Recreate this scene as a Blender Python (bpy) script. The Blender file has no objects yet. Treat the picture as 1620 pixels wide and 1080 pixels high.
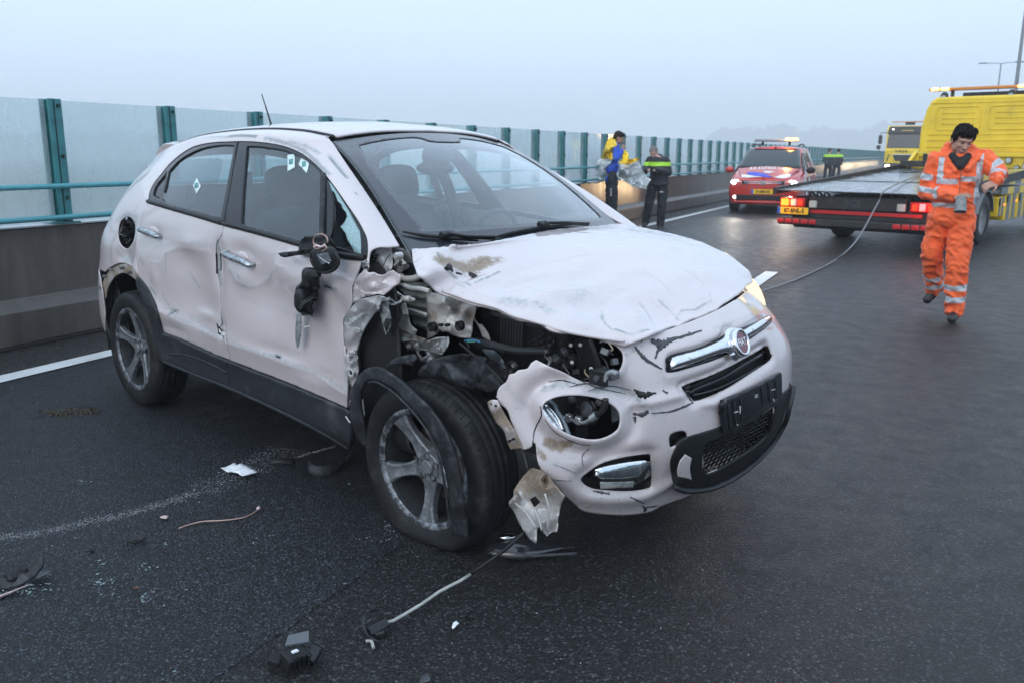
import bpy, bmesh, math, random
import numpy as np
from mathutils import Matrix, Vector
from mathutils.geometry import delaunay_2d_cdt
R = math.radians
random.seed(7); RNG = np.random.default_rng(7)
SC = bpy.context.scene
COL = SC.collection

# ---------------------------------------------------------------- camera, sky, sun, exposure
FPX, PITCH, ROLL, CAMH = 1371.5, .2136, -.0046, 1.4585        # focal length for a 1620 px wide frame
cd = bpy.data.cameras.new('camera'); cam = bpy.data.objects.new('camera', cd); COL.objects.link(cam)
cd.sensor_width = 36; cd.lens = FPX / 1620 * 36; cd.clip_end = 4000; cd.clip_start = .05
cp, sp, cr, sr = math.cos(PITCH), math.sin(PITCH), math.cos(ROLL), math.sin(ROLL)
rgt = Vector((cr, -sr * sp, -sr * cp)); upv = Vector((sr, cr * sp, cr * cp)); fwd = Vector((0, cp, -sp))
cam.matrix_world = Matrix(((rgt.x, upv.x, -fwd.x, 0), (rgt.y, upv.y, -fwd.y, 0), (rgt.z, upv.z, -fwd.z, CAMH), (0, 0, 0, 1)))
SC.camera = cam
cd.dof.use_dof = True; cd.dof.focus_distance = 3.5; cd.dof.aperture_fstop = 5.6

SUN_EL, SUN_ROT = R(30), R(212)
w = bpy.data.worlds.new('World'); SC.world = w; w.use_nodes = True
nt = w.node_tree; nt.nodes.clear()
sky = nt.nodes.new('ShaderNodeTexSky'); sky.sky_type = 'NISHITA'; sky.sun_disc = False
sky.sun_elevation = SUN_EL; sky.sun_rotation = SUN_ROT; sky.dust_density = 3; sky.air_density = 1.2
mx = nt.nodes.new('ShaderNodeMix'); mx.data_type = 'RGBA'; mx.inputs[0].default_value = .92
mx.inputs[7].default_value = (7.1, 8.7, 11.4, 1)                # thick even cloud
# overcast sky: brightest overhead, as under thick even cloud
tcw = nt.nodes.new('ShaderNodeTexCoord'); sxw = nt.nodes.new('ShaderNodeSeparateXYZ'); mlw = nt.nodes.new('ShaderNodeMath'); mlw.operation = 'MULTIPLY_ADD'; mlw.use_clamp = False
mxw = nt.nodes.new('ShaderNodeMath'); mxw.operation = 'MAXIMUM'; mxw.inputs[1].default_value = 0.; vmw = nt.nodes.new('ShaderNodeVectorMath'); vmw.operation = 'SCALE'; vmw.inputs[0].default_value = (6.95, 8.65, 10.8)
nt.links.new(tcw.outputs['Generated'], sxw.inputs[0]); nt.links.new(sxw.outputs[2], mxw.inputs[0]); nt.links.new(mxw.outputs[0], mlw.inputs[0]); mlw.inputs[1].default_value = .22; mlw.inputs[2].default_value = 1.
nt.links.new(mlw.outputs[0], vmw.inputs['Scale']); nt.links.new(vmw.outputs[0], mx.inputs[7])
bg = nt.nodes.new('ShaderNodeBackground'); bg.inputs['Strength'].default_value = .138
wo = nt.nodes.new('ShaderNodeOutputWorld')
nt.links.new(sky.outputs[0], mx.inputs[6]); nt.links.new(mx.outputs[2], bg.inputs['Color']); nt.links.new(bg.outputs[0], wo.inputs['Surface'])
sl = bpy.data.lights.new('sun', 'SUN'); sl.energy = .95; sl.angle = R(40); sl.color = (1, .97, .93)
so = bpy.data.objects.new('sun', sl); COL.objects.link(so)
# sky sun_rotation is measured clockwise from +Y; lamp shines from the same place
sd = Vector((math.sin(SUN_ROT) * math.cos(SUN_EL), math.cos(SUN_ROT) * math.cos(SUN_EL), math.sin(SUN_EL)))
so.rotation_euler = sd.to_track_quat('Z', 'Y').to_euler()
SC.view_settings.view_transform = 'Standard'; SC.view_settings.look = 'None'
SC.view_settings.exposure = 0; SC.view_settings.gamma = 1; SC.view_settings.use_curve_mapping = False
SC.render.engine = 'CYCLES'
cy = SC.cycles; cy.use_denoising = True; cy.max_bounces = 8; cy.transparent_max_bounces = 24
cy.transmission_bounces = 8; cy.sample_clamp_indirect = 6; cy.volume_bounces = 1; cy.caustics_reflective = False; cy.caustics_refractive = False

# ---------------------------------------------------------------- surveying: where a ray of the photograph meets a surface
CARX, CARY, CARYAW = .2351, 3.7433, R(-44.425)
def raydir(px, py):
    u, v = (np.asarray(px, float) - 810) / FPX, -(np.asarray(py, float) - 540) / FPX
    x, zc = u * cr + v * sr, -u * sr + v * cr
    return np.stack([x, cp + zc * sp, zc * cp - sp], -1)
CAMP = np.array([0, 0, CAMH])
def ground(px, py, z=0.):
    d = raydir(px, py); return CAMP + d * ((z - CAMH) / d[2])
def proj(P):
    P = np.asarray(P, float); x, y, z = P[..., 0], P[..., 1], P[..., 2] - CAMH
    yc = y * cp - z * sp; zc = z * cp + y * sp
    return np.stack([810 + FPX * (x * cr - zc * sr) / yc, 540 - FPX * (x * sr + zc * cr) / yc], -1)
class Frame:
    def __init__(s, x, y, yaw): s.x, s.y, s.yaw, s.c, s.s = x, y, yaw, math.cos(yaw), math.sin(yaw); s.o = s.loc(CAMP)
    def loc(s, P):
        P = np.asarray(P, float); a, b = P[..., 0] - s.x, P[..., 1] - s.y
        return np.stack([a * s.c + b * s.s, -a * s.s + b * s.c, P[..., 2]], -1)
    def wld(s, P):
        P = np.asarray(P, float)
        return np.stack([s.x + P[..., 0] * s.c - P[..., 1] * s.s, s.y + P[..., 0] * s.s + P[..., 1] * s.c, P[..., 2]], -1)
    def dir(s, px, py):
        d = raydir(px, py); return np.stack([d[..., 0] * s.c + d[..., 1] * s.s, -d[..., 0] * s.s + d[..., 1] * s.c, d[..., 2]], -1)
    def hit(s, px, py, n, d0):          # plane n . P = d0 in the frame
        n = np.asarray(n, float); d = s.dir(px, py); t = (d0 - s.o @ n) / (d @ n); return s.o + d * t[..., None] if np.ndim(t) else s.o + d * t
    def X(s, px, py, x): return s.hit(px, py, (1, 0, 0), x)
    def Y(s, px, py, y): return s.hit(px, py, (0, 1, 0), y)
    def Z(s, px, py, z): return s.hit(px, py, (0, 0, 1), z)
CAR = Frame(CARX, CARY, CARYAW)
RH = R(25.909)                                                  # heading of the road, right of straight ahead
ROAD = Frame(0, 0, math.pi / 2 - RH)                            # x along the road, y to its left

# ---------------------------------------------------------------- materials
MATS = {}
class N:
    def __init__(s, name):
        s.m = bpy.data.materials.new(name); s.m.use_nodes = True; s.t = s.m.node_tree; s.t.nodes.clear()
        s.out = s.t.nodes.new('ShaderNodeOutputMaterial'); MATS[name] = s.m
    def n(s, typ, **kw):
        o = s.t.nodes.new('ShaderNode' + typ)
        for k, v in kw.items():
            if k[0] == '_': setattr(o, k[1:], v)
            else: s.put(o.inputs[k.replace('__', ' ')] if not k.startswith('i') or not k[1:].isdigit() else o.inputs[int(k[1:])], v)
        return o
    def put(s, sock, v):
        if isinstance(v, bpy.types.NodeSocket): s.t.links.new(v, sock)
        elif isinstance(v, bpy.types.Node): s.t.links.new(v.outputs[0], sock)
        elif isinstance(v, (tuple, list)) and len(v) == 3 and sock.type == 'RGBA': sock.default_value = (*v, 1)
        else: sock.default_value = v
    def co(s, scale=(1, 1, 1), kind='Object', rot=(0, 0, 0)):
        tc = s.n('TexCoord'); mp = s.n('Mapping'); s.put(mp.inputs[0], tc.outputs[kind]); mp.inputs['Scale'].default_value = scale; mp.inputs['Rotation'].default_value = rot
        return mp.outputs[0]
    def noise(s, vec, scale, detail=4, rough=.55, dist=0.):
        o = s.n('TexNoise', Scale=scale, Detail=detail, Roughness=rough, Distortion=dist)
        if vec is not None: s.put(o.inputs['Vector'], vec)
        return o.outputs['Fac']
    def ramp(s, fac, *stops, interp='LINEAR'):
        o = s.n('ValToRGB'); s.put(o.inputs[0], fac); e = o.color_ramp.elements; o.color_ramp.interpolation = interp
        while len(e) < len(stops): e.new(.5)
        for el, (p, c) in zip(e, stops): el.position = p; el.color = (*((c,) * 3 if not isinstance(c, (tuple, list)) else c), 1)
        return o.outputs[0]
    def math(s, op, a, b=0., c=None, clamp=False):
        o = s.n('Math', _operation=op, _use_clamp=clamp, i0=a, i1=b)
        if c is not None: s.put(o.inputs[2], c)
        return o.outputs[0]
    def mix(s, f, a, b, mode='MIX'):
        o = s.n('Mix', _data_type='RGBA', _blend_type=mode); s.put(o.inputs[0], f); s.put(o.inputs[6], a); s.put(o.inputs[7], b); return o.outputs[2]
    def bump(s, h, strength=.3, dist=.01, prev=None):
        o = s.n('Bump', Strength=strength, Distance=dist, Height=h)
        if prev is not None: s.put(o.inputs['Normal'], prev)
        return o.outputs[0]
    def attr(s, name):
        o = s.n('Attribute'); o.attribute_name = name; return o
    def pr(s, **kw):
        o = s.n('BsdfPrincipled'); mp = dict(base='Base Color', rough='Roughness', metal='Metallic', nrm='Normal', spec='Specular IOR Level', coat='Coat Weight', coatr='Coat Roughness', trans='Transmission Weight', ior='IOR', alpha='Alpha', emis='Emission Color', es='Emission Strength', sheen='Sheen Weight', sub='Subsurface Weight', subr='Subsurface Radius', subs='Subsurface Scale')
        for k, v in kw.items(): s.put(o.inputs[mp[k]], v)
        return o
    def done(s, sh): s.put(s.out.inputs[0], sh); return s.m

def M(name, base, rough=.5, metal=0., var=.12, vs=9., bump=.15, bs=60., bd=.004, dirt=None, dirts=3., dirtamt=.5, coat=0., spec=.5, sheen=0.):
    """plain surface: mottled colour, uneven gloss, fine relief, optional dirt patches"""
    if name in MATS: return MATS[name]
    s = N(name); co = s.co()
    n1 = s.noise(co, vs, 5)
    lo = tuple(max(0, c * (1 - var)) for c in base); hi = tuple(min(1, c * (1 + var)) for c in base)
    c = s.ramp(n1, (.3, lo), (.7, hi))
    if dirt:
        d = s.noise(co, dirts, 8, .65, .3); f = s.ramp(d, (.62 - .3 * dirtamt, 0.), (.75, 1.)); c = s.mix(f, c, dirt)
    n2 = s.noise(co, bs, 6, .6)
    r = s.math('MULTIPLY_ADD', n1, .3 * rough, rough * .85)
    kw = dict(base=c, rough=r, metal=metal, coat=coat, spec=spec, sheen=sheen, coatr=.08)
    if bump: kw['nrm'] = s.bump(n2, bump, bd)
    return s.done(s.pr(**kw))
def EM(name, col, st):
    if name in MATS: return MATS[name]
    s = N(name); e = s.n('Emission', Color=(*col, 1), Strength=st); return s.done(e)

# ---------------------------------------------------------------- objects
def tag(o, label=None, cat=None, group=None, kind=None):
    if label: o['label'] = label
    if cat: o['category'] = cat
    if group: o['group'] = group
    if kind: o['kind'] = kind
    return o
def empty(name, loc=(0, 0, 0), yaw=0., **kw):
    o = bpy.data.objects.new(name, None); COL.objects.link(o); o.location = loc; o.rotation_euler = (0, 0, yaw); o.empty_display_size = .2
    return tag(o, **kw)
def link(name, me, parent=None):
    o = bpy.data.objects.new(name, me); COL.objects.link(o)
    if parent is not None: o.parent = parent
    return o
def mesh(name, V, F, mat, parent=None, smooth=True, attrs=None, solid=0., off=-1., bevel=0., fix=False, sub=0, mats=None, mi=None, autosm=None):
    me = bpy.data.meshes.new(name); me.from_pydata([tuple(map(float, v)) for v in V], [], [tuple(map(int, f)) for f in F]); me.update()
    if fix:
        bm = bmesh.new(); bm.from_mesh(me); bmesh.ops.recalc_face_normals(bm, faces=bm.faces); bm.to_mesh(me); bm.free()
    for m in (mats or [mat]): me.materials.append(m)
    if mi is not None: me.polygons.foreach_set('material_index', np.asarray(mi, dtype=np.int32))
    if attrs:
        for k, a in attrs.items():
            a = np.asarray(a, float)
            if a.ndim == 1: at = me.attributes.new(k, 'FLOAT', 'POINT'); at.data.foreach_set('value', a)
            else:
                at = me.attributes.new(k, 'FLOAT_COLOR', 'POINT'); at.data.foreach_set('color', np.hstack([a, np.ones((len(a), 1))]).ravel())
    if smooth and autosm is None: me.polygons.foreach_set('use_smooth', [True] * len(me.polygons))
    o = link(name, me, parent)
    if autosm is not None: me.shade_smooth() if hasattr(me, 'shade_smooth') else None; me.set_sharp_from_angle(angle=R(autosm))
    if bevel: m = o.modifiers.new('bevel', 'BEVEL'); m.width = bevel; m.segments = 2; m.limit_method = 'ANGLE'; m.angle_limit = R(40); m.use_clamp_overlap = True
    if solid: m = o.modifiers.new('solid', 'SOLIDIFY'); m.thickness = solid; m.offset = off
    if sub: m = o.modifiers.new('sub', 'SUBSURF'); m.levels = m.render_levels = sub
    return o
def copy_tree(o, parent=None):
    c = o.copy(); COL.objects.link(c); c.parent = parent
    for ch in list(o.children): copy_tree(ch, c)
    return c
class MB:
    """collects closed shapes of ONE part"""
    def __init__(s): s.V = []; s.F = []; s.mi = []; s.cur = 0
    def add(s, V, F):
        b = len(s.V); s.V += [tuple(map(float, v)) for v in V]; s.F += [tuple(b + int(i) for i in f) for f in F]; s.mi += [s.cur] * len(F); return s
    def box(s, c, d, rot=None):
        x, y, z = d[0] / 2, d[1] / 2, d[2] / 2
        V = [Vector(p) for p in ((-x, -y, -z), (x, -y, -z), (x, y, -z), (-x, y, -z), (-x, -y, z), (x, -y, z), (x, y, z), (-x, y, z))]
        if rot is not None: 
            from mathutils import Euler
            m = Euler(rot).to_matrix(); V = [m @ v for v in V]
        return s.add([v + Vector(c) for v in V], [(0, 3, 2, 1), (4, 5, 6, 7), (0, 1, 5, 4), (1, 2, 6, 5), (2, 3, 7, 6), (3, 0, 4, 7)])
    def hexa(s, P): return s.add(P, [(0, 3, 2, 1), (4, 5, 6, 7), (0, 1, 5, 4), (1, 2, 6, 5), (2, 3, 7, 6), (3, 0, 4, 7)])
    def prism(s, poly, o, u, v, w):
        """poly in the plane o+u*a+v*b, extruded along w"""
        o, u, v, w = map(np.asarray, (o, u, v, w)); n = len(poly)
        A = [o + u * a + v * b for a, b in poly]; B = [p + w for p in A]
        return s.add(A + B, [tuple(range(n))[::-1], tuple(range(n, 2 * n))] + [(i, (i + 1) % n, n + (i + 1) % n, n + i) for i in range(n)])
    def tube(s, path, r, n=8, cap=True, flat=1.):
        path = [Vector(p) for p in path]; k = len(path); rs = r if hasattr(r, '__len__') else [r] * k
        V = []; prev = None
        for i, p in enumerate(path):
            t = (path[min(i + 1, k - 1)] - path[max(i - 1, 0)]).normalized()
            a = (prev - t * prev.dot(t)) if prev is not None else t.orthogonal()
            if a.length < 1e-6: a = t.orthogonal()
            a.normalize(); prev = a; b = t.cross(a)
            for j in range(n):
                q = 2 * math.pi * j / n; V.append(p + (a * math.cos(q) + b * math.sin(q) * flat) * rs[i])
        F = [(i * n + j, i * n + (j + 1) % n, (i + 1) * n + (j + 1) % n, (i + 1) * n + j) for i in range(k - 1) for j in range(n)]
        if cap: F += [tuple(range(n))[::-1], tuple((k - 1) * n + j for j in range(n))]
        return s.add(V, F)
    def lathe(s, prof, n=32, o=(0, 0, 0), axis=(0, 1, 0), a0=0., a1=2 * math.pi):
        """prof: (radius, along axis)"""
        ax = Vector(axis).normalized(); e = Vector((0, 0, 1)) if abs(ax.z) < .9 else Vector((1, 0, 0)); e = (e - ax * e.dot(ax)).normalized(); f = ax.cross(e); o = Vector(o)
        full = abs(a1 - a0 - 2 * math.pi) < 1e-6; m = n if full else n + 1; k = len(prof); V = []
        for j in range(m):
            q = a0 + (a1 - a0) * j / n; V += [o + ax * h + (e * math.cos(q) + f * math.sin(q)) * r for r, h in prof]
        return s.add(V, [(j * k + i, j * k + i + 1, ((j + 1) % m) * k + i + 1, ((j + 1) % m) * k + i) for j in range(n) for i in range(k - 1)])
    def sphere(s, c, r, n=12, m=8):
        r = r if hasattr(r, '__len__') else (r,) * 3; V = []; F = []
        for i in range(m + 1):
            th = math.pi * i / m
            for j in range(n): ph = 2 * math.pi * j / n; V.append((c[0] + r[0] * math.sin(th) * math.cos(ph), c[1] + r[1] * math.sin(th) * math.sin(ph), c[2] + r[2] * math.cos(th)))
        for i in range(m):
            for j in range(n): F.append((i * n + j, (i + 1) * n + j, (i + 1) * n + (j + 1) % n, i * n + (j + 1) % n))
        return s.add(V, F)
    def build(s, name, mat, parent=None, bevel=0., smooth=False, autosm=None, mats=None, **kw):
        return mesh(name, s.V, s.F, mat, parent, smooth=smooth, bevel=bevel, fix=True, autosm=autosm if autosm is not None else (35 if not smooth else None), mats=mats, mi=s.mi if mats else None, **kw)

# ---------------------------------------------------------------- curved sheets
def cr1(t, n):
    """uniform Catmull-Rom: indices and weights for parameter t in [0, n-1]"""
    i = np.clip(np.floor(t).astype(int), 0, n - 2); f = t - i
    W = np.stack([-.5 * f + f**2 - .5 * f**3, 1 - 2.5 * f**2 + 1.5 * f**3, .5 * f + 2 * f**2 - 1.5 * f**3, -.5 * f**2 + .5 * f**3], -1)
    return i + 1, W
class Net:
    """smooth surface through a grid of control points (rows v inside columns u)"""
    def __init__(s, ctrl, deform=None):
        C = np.asarray(ctrl, float); s.nu, s.nv = C.shape[:2]
        C = np.concatenate([(2 * C[:1] - C[1:2]), C, (2 * C[-1:] - C[-2:-1])], 0)
        s.C = np.concatenate([(2 * C[:, :1] - C[:, 1:2]), C, (2 * C[:, -1:] - C[:, -2:-1])], 1); s.deform = deform; s.fr = CAR; s.sg = 1.
        m = np.array([[(s.nu - 1) * .5, (s.nv - 1) * .35]]); s.sg = float(np.sign((s.normal(m) @ (s(m)[0] - np.array([-1.0, 0, .6])))[0]))
    def __call__(s, uv, dm=True):
        uv = np.atleast_2d(uv); i, A = cr1(np.clip(uv[:, 0], -.6, s.nu - .4), s.nu); j, B = cr1(np.clip(uv[:, 1], -.6, s.nv - .4), s.nv); P = 0
        for a in range(4):
            for b in range(4): P = P + (A[:, a] * B[:, b])[:, None] * s.C[i - 1 + a, j - 1 + b]
        return s.deform(P) if s.deform and dm else P
    def inv(s, px, fast=True):
        px = np.atleast_2d(np.asarray(px, float))[:, :2]
        if not hasattr(s, 'g'):
            U, V = np.meshgrid(np.linspace(0, s.nu - 1, s.nu * 8), np.linspace(0, s.nv - 1, s.nv * 8), indexing='ij')
            s.g = np.stack([U.ravel(), V.ravel()], -1); s.gw = s.fr.wld(s(s.g)); s.gp = proj(s.gw); s.gd = s.gw[:, 1]
        out = []
        for p in px:
            d = np.linalg.norm(s.gp - p, axis=1); m = d < d.min() + 14
            k = np.where(m)[0][np.argmin(s.gd[m] + .004 * d[m])]; out.append(s.g[k])
        uv = np.array(out); h = 1e-3
        for it in range(12):
            f = lambda q, dm=(it > 6): proj(s.fr.wld(s(q, dm)))
            r = f(uv) - px; J = np.stack([(f(uv + [h, 0]) - r - px) / h, (f(uv + [0, h]) - r - px) / h], -1)
            JT = np.swapaxes(J, 1, 2); H = JT @ J + np.eye(2) * 40.; st = np.linalg.solve(H, (JT @ r[..., None]))[..., 0]
            uv = uv - np.clip(st, -.4, .4)
        return uv
    def at(s, px, lift=0.):
        uv = s.inv(px); return s(uv) + (s.normal(uv) * lift if lift else 0)
    def normal(s, uv, h=2e-3):
        uv = np.atleast_2d(uv); a = s(uv + [h, 0]) - s(uv - [h, 0]); b = s(uv + [0, h]) - s(uv - [0, h]); n = np.cross(a, b) * s.sg; return n / np.maximum(np.linalg.norm(n, axis=1, keepdims=True), 1e-9)
def curve(pts, step=None, closed=True, seg=6):
    """rounded line through points; a third value marks a hard corner"""
    pts = [tuple(p) for p in pts]; n = len(pts); hard = [len(p) > 2 for p in pts]; P = np.array([p[:2] for p in pts], float); out = []
    for i in range(n if closed else n - 1):
        a, b = P[i], P[(i + 1) % n]
        pa = P[i - 1] if (closed or i > 0) and not hard[i] else a - (b - a) * .0 if hard[i] else 2 * a - b
        pb = P[(i + 2) % n] if (closed or i + 2 < n) and not hard[(i + 1) % n] else b + (b - a) * .0 if hard[(i + 1) % n] else 2 * b - a
        if hard[i] and hard[(i + 1) % n]: out.append(a); continue
        for k in range(seg):
            t = k / seg; out.append(.5 * ((2 * a) + (-pa + b) * t + (2 * pa - 5 * a + 4 * b - pb) * t**2 + (-pa + 3 * a - 3 * b + pb) * t**3))
    if not closed: out.append(P[-1])
    return np.array(out)
def resample(P, step, closed=True):
    P = np.asarray(P, float); Q = np.vstack([P, P[:1]]) if closed else P; out = []
    for a, b in zip(Q[:-1], Q[1:]):
        L = np.linalg.norm(b - a); k = max(1, int(math.ceil(L / step - 1e-9))); out += [a + (b - a) * t / k for t in range(k)]
    if not closed: out.append(Q[-1])
    return np.array(out)
def inside(P, poly):
    x, y = P[:, 0], P[:, 1]; r = np.zeros(len(P), bool); a = poly; b = np.roll(poly, -1, 0)
    for (x0, y0), (x1, y1) in zip(a, b):
        if y0 == y1: continue
        c = ((y0 > y) != (y1 > y)) & (x < (x1 - x0) * (y - y0) / (y1 - y0) + x0); r ^= c
    return r
def dist_line(P, poly, closed=True):
    P = np.ascontiguousarray(P, float); Q = np.asarray(poly, float); A = Q if closed else Q[:-1]; B = np.roll(Q, -1, 0) if closed else Q[1:]
    D = B - A; dd = np.maximum((D * D).sum(1), 1e-12); out = np.empty(len(P)); ch = max(1, int(6e5 / max(1, len(A))))
    AD = (A * D).sum(1); AA = (A * A).sum(1)
    for i in range(0, len(P), ch):
        p = P[i:i + ch]; pd = p @ D.T - AD; t = pd / dd; np.minimum(t, 1, out=t); np.maximum(t, 0, out=t)
        q = (p * p).sum(1)[:, None] - 2 * (p @ A.T) + AA - 2 * t * pd + t * t * dd; out[i:i + ch] = np.sqrt(np.maximum(q.min(1), 0))
    return out
def fill(outer, holes=(), step=1.):
    """triangles filling a flat outline (with holes), inner points on a jittered grid"""
    outer = resample(outer, step); holes = [resample(h, step) for h in holes]
    lo, hi = outer.min(0), outer.max(0); gx, gy = np.meshgrid(np.arange(lo[0], hi[0], step), np.arange(lo[1], hi[1], step * .87)); gx = gx + (np.arange(gx.shape[0]) % 2)[:, None] * step * .5
    G = np.stack([gx.ravel(), gy.ravel()], -1); k = inside(G, outer) & (dist_line(G, outer) > step * .45)
    for h in holes: k &= ~inside(G, h) & (dist_line(G, h) > step * .45)
    G = G[k]; V = list(map(Vector, outer.tolist())); E = [(i, (i + 1) % len(outer)) for i in range(len(outer))]
    for h in holes: b = len(V); V += list(map(Vector, h.tolist())); E += [(b + i, b + (i + 1) % len(h)) for i in range(len(h))]
    V += list(map(Vector, G.tolist()))
    v, _, f = delaunay_2d_cdt(V, E, [], 0, 1e-7)[:3]
    v = np.array([tuple(p) for p in v]); f = np.array([t for t in f if len(t) == 3]); c = v[f].mean(1); k = inside(c, outer)
    for h in holes: k &= ~inside(c, h)
    return v, f[k]
def patch(name, net, outline, mat, parent, holes=(), step=6., solid=.006, seg=6, wear=None, extra=None, flip=False, uvspace=False, smooth=True, sc=None, lift=0., off=-1.):
    """part of a curved body: outlines surveyed in the photograph, laid on the surface"""
    if uvspace: U = np.asarray(outline, float); HU = [np.asarray(h, float) for h in holes]
    else: U = net.inv(curve(outline, seg=seg)); HU = [net.inv(curve(h, seg=seg)) for h in holes]
    lo = U.min(0); c = U.mean(0)
    e = 1e-2; sx = np.linalg.norm(net([c + [e, 0]]) - net([c - [e, 0]])) / (2 * e); sy = np.linalg.norm(net([c + [0, e]]) - net([c - [0, e]])) / (2 * e)
    k = np.array([sx, sy]); v, f = fill(U * k, [h * k for h in HU], step * .001); uv = v / k; P = net(uv)
    if lift: P = P + net.normal(uv) * lift
    if extra is not None: P = extra(P, uv)
    n = np.cross(P[f[:, 1]] - P[f[:, 0]], P[f[:, 2]] - P[f[:, 0]]).mean(0); ctr = P.mean(0)
    outw = ctr - np.array([-1.2, 0, .7]); 
    if (n @ outw < 0) != flip: f = f[:, ::-1]
    at = {'wear': wear(P)} if wear is not None else {'wear': np.zeros((len(P), 3))}
    return mesh(name, P, f, mat, parent, smooth=smooth, attrs=at, solid=solid, off=off)
from mathutils import noise as mn
def fbm(P, sc, seed=0., oct=3):
    out = np.empty(len(P))
    for i, p in enumerate(P): out[i] = mn.fractal(Vector((p[0] * sc + seed, p[1] * sc - seed, p[2] * sc + 3 * seed)), 1., 2., oct)
    return out
def grid(nu, nv, fn, wrapu=False):
    """mesh of fn(u,v), u and v in 0..1"""
    V = [fn(i / (nu if wrapu else nu - 1), j / (nv - 1)) for i in range(nu) for j in range(nv)]
    F = [(i * nv + j, ((i + 1) % nu) * nv + j, ((i + 1) % nu) * nv + j + 1, i * nv + j + 1) for i in range(nu if wrapu else nu - 1) for j in range(nv - 1)]
    return V, F
_font = {}
def text(name, s, size, mat, parent, loc, rot, depth=.0006, align='CENTER', bold=0., sx=1.):
    c = bpy.data.curves.new(name, 'FONT'); c.body = s; c.size = size; c.extrude = depth; c.offset = bold; c.align_x = align; c.align_y = 'CENTER'; c.resolution_u = 2
    t = bpy.data.objects.new(name, c); COL.objects.link(t); me = bpy.data.meshes.new_from_object(t); bpy.data.objects.remove(t); me.materials.clear(); me.materials.append(mat)
    o = link(name, me, parent); o.location = loc; o.rotation_euler = rot; o.scale = (sx, 1, 1); return o
def organic(name, prims, voxel, mat, parent=None, smooth=6, displace=None, attrs=None, mats=None, mat_fn=None):
    """ONE continuous skin around capsules ('c', p, q, r0, r1, flat) and ellipsoids ('e', centre, radii, rot)"""
    mb = MB()
    for p in prims:
        if p[0] == 'c':
            a, b = Vector(p[1]), Vector(p[2]); r0, r1 = p[3], p[4]; d = b - a; L = d.length; q = d.to_track_quat('Z', 'Y').to_matrix(); fl = p[5] if len(p) > 5 else 1.
            V = []; nn, mm = 14, 5; rows = [(-r0 * math.cos(t * math.pi / 2 / mm), r0 * math.sin(t * math.pi / 2 / mm)) for t in range(mm + 1)] + [(L + r1 * math.sin(t * math.pi / 2 / mm), r1 * math.cos(t * math.pi / 2 / mm)) for t in range(mm + 1)]
            for h, r in rows:
                for j in range(nn): an = 2 * math.pi * j / nn; V.append(a + q @ Vector((max(r, 1e-4) * math.cos(an), max(r, 1e-4) * math.sin(an) * fl, h)))
            k = len(rows); mb.add(V, [(i * nn + j, i * nn + (j + 1) % nn, (i + 1) * nn + (j + 1) % nn, (i + 1) * nn + j) for i in range(k - 1) for j in range(nn)] + [tuple(range(nn))[::-1], tuple((k - 1) * nn + j for j in range(nn))])
        else:
            from mathutils import Euler
            b = len(mb.V); mb.sphere((0, 0, 0), p[2], 18, 12); m = Euler(p[3] if len(p) > 3 else (0, 0, 0)).to_matrix()
            for i in range(b, len(mb.V)): mb.V[i] = tuple(m @ Vector(mb.V[i]) + Vector(p[1]))
    me = bpy.data.meshes.new(name); me.from_pydata(mb.V, [], mb.F); bm = bmesh.new(); bm.from_mesh(me); bmesh.ops.recalc_face_normals(bm, faces=bm.faces); bm.to_mesh(me); bm.free()
    t = bpy.data.objects.new(name, me); COL.objects.link(t); m = t.modifiers.new('r', 'REMESH'); m.mode = 'VOXEL'; m.voxel_size = voxel; m.use_smooth_shade = True
    if smooth: m2 = t.modifiers.new('s', 'SMOOTH'); m2.iterations = smooth; m2.factor = .5
    dg = bpy.context.evaluated_depsgraph_get(); dg.update(); me2 = bpy.data.meshes.new_from_object(t.evaluated_get(dg)); bpy.data.objects.remove(t); bpy.data.meshes.remove(me)
    me2.name = name; me2.materials.clear(); n = len(me2.vertices); P = np.empty(n * 3); me2.vertices.foreach_get('co', P); P = P.reshape(-1, 3)
    Nn = np.empty(n * 3); me2.vertices.foreach_get('normal', Nn); Nn = Nn.reshape(-1, 3)
    if attrs:
        for k, fn in attrs.items(): a = me2.attributes.new(k, 'FLOAT', 'POINT'); a.data.foreach_set('value', fn(P).astype(float))
    if displace is not None: P = P + Nn * displace(P)[:, None]; me2.vertices.foreach_set('co', P.ravel())
    for m in (mats or [mat]): me2.materials.append(m)
    if mat_fn is not None:
        c = np.array([P[list(f.vertices)].mean(0) for f in me2.polygons]); me2.polygons.foreach_set('material_index', mat_fn(c).astype(np.int32))
    me2.polygons.foreach_set('use_smooth', [True] * len(me2.polygons)); me2.update()
    return link(name, me2, parent)
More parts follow.
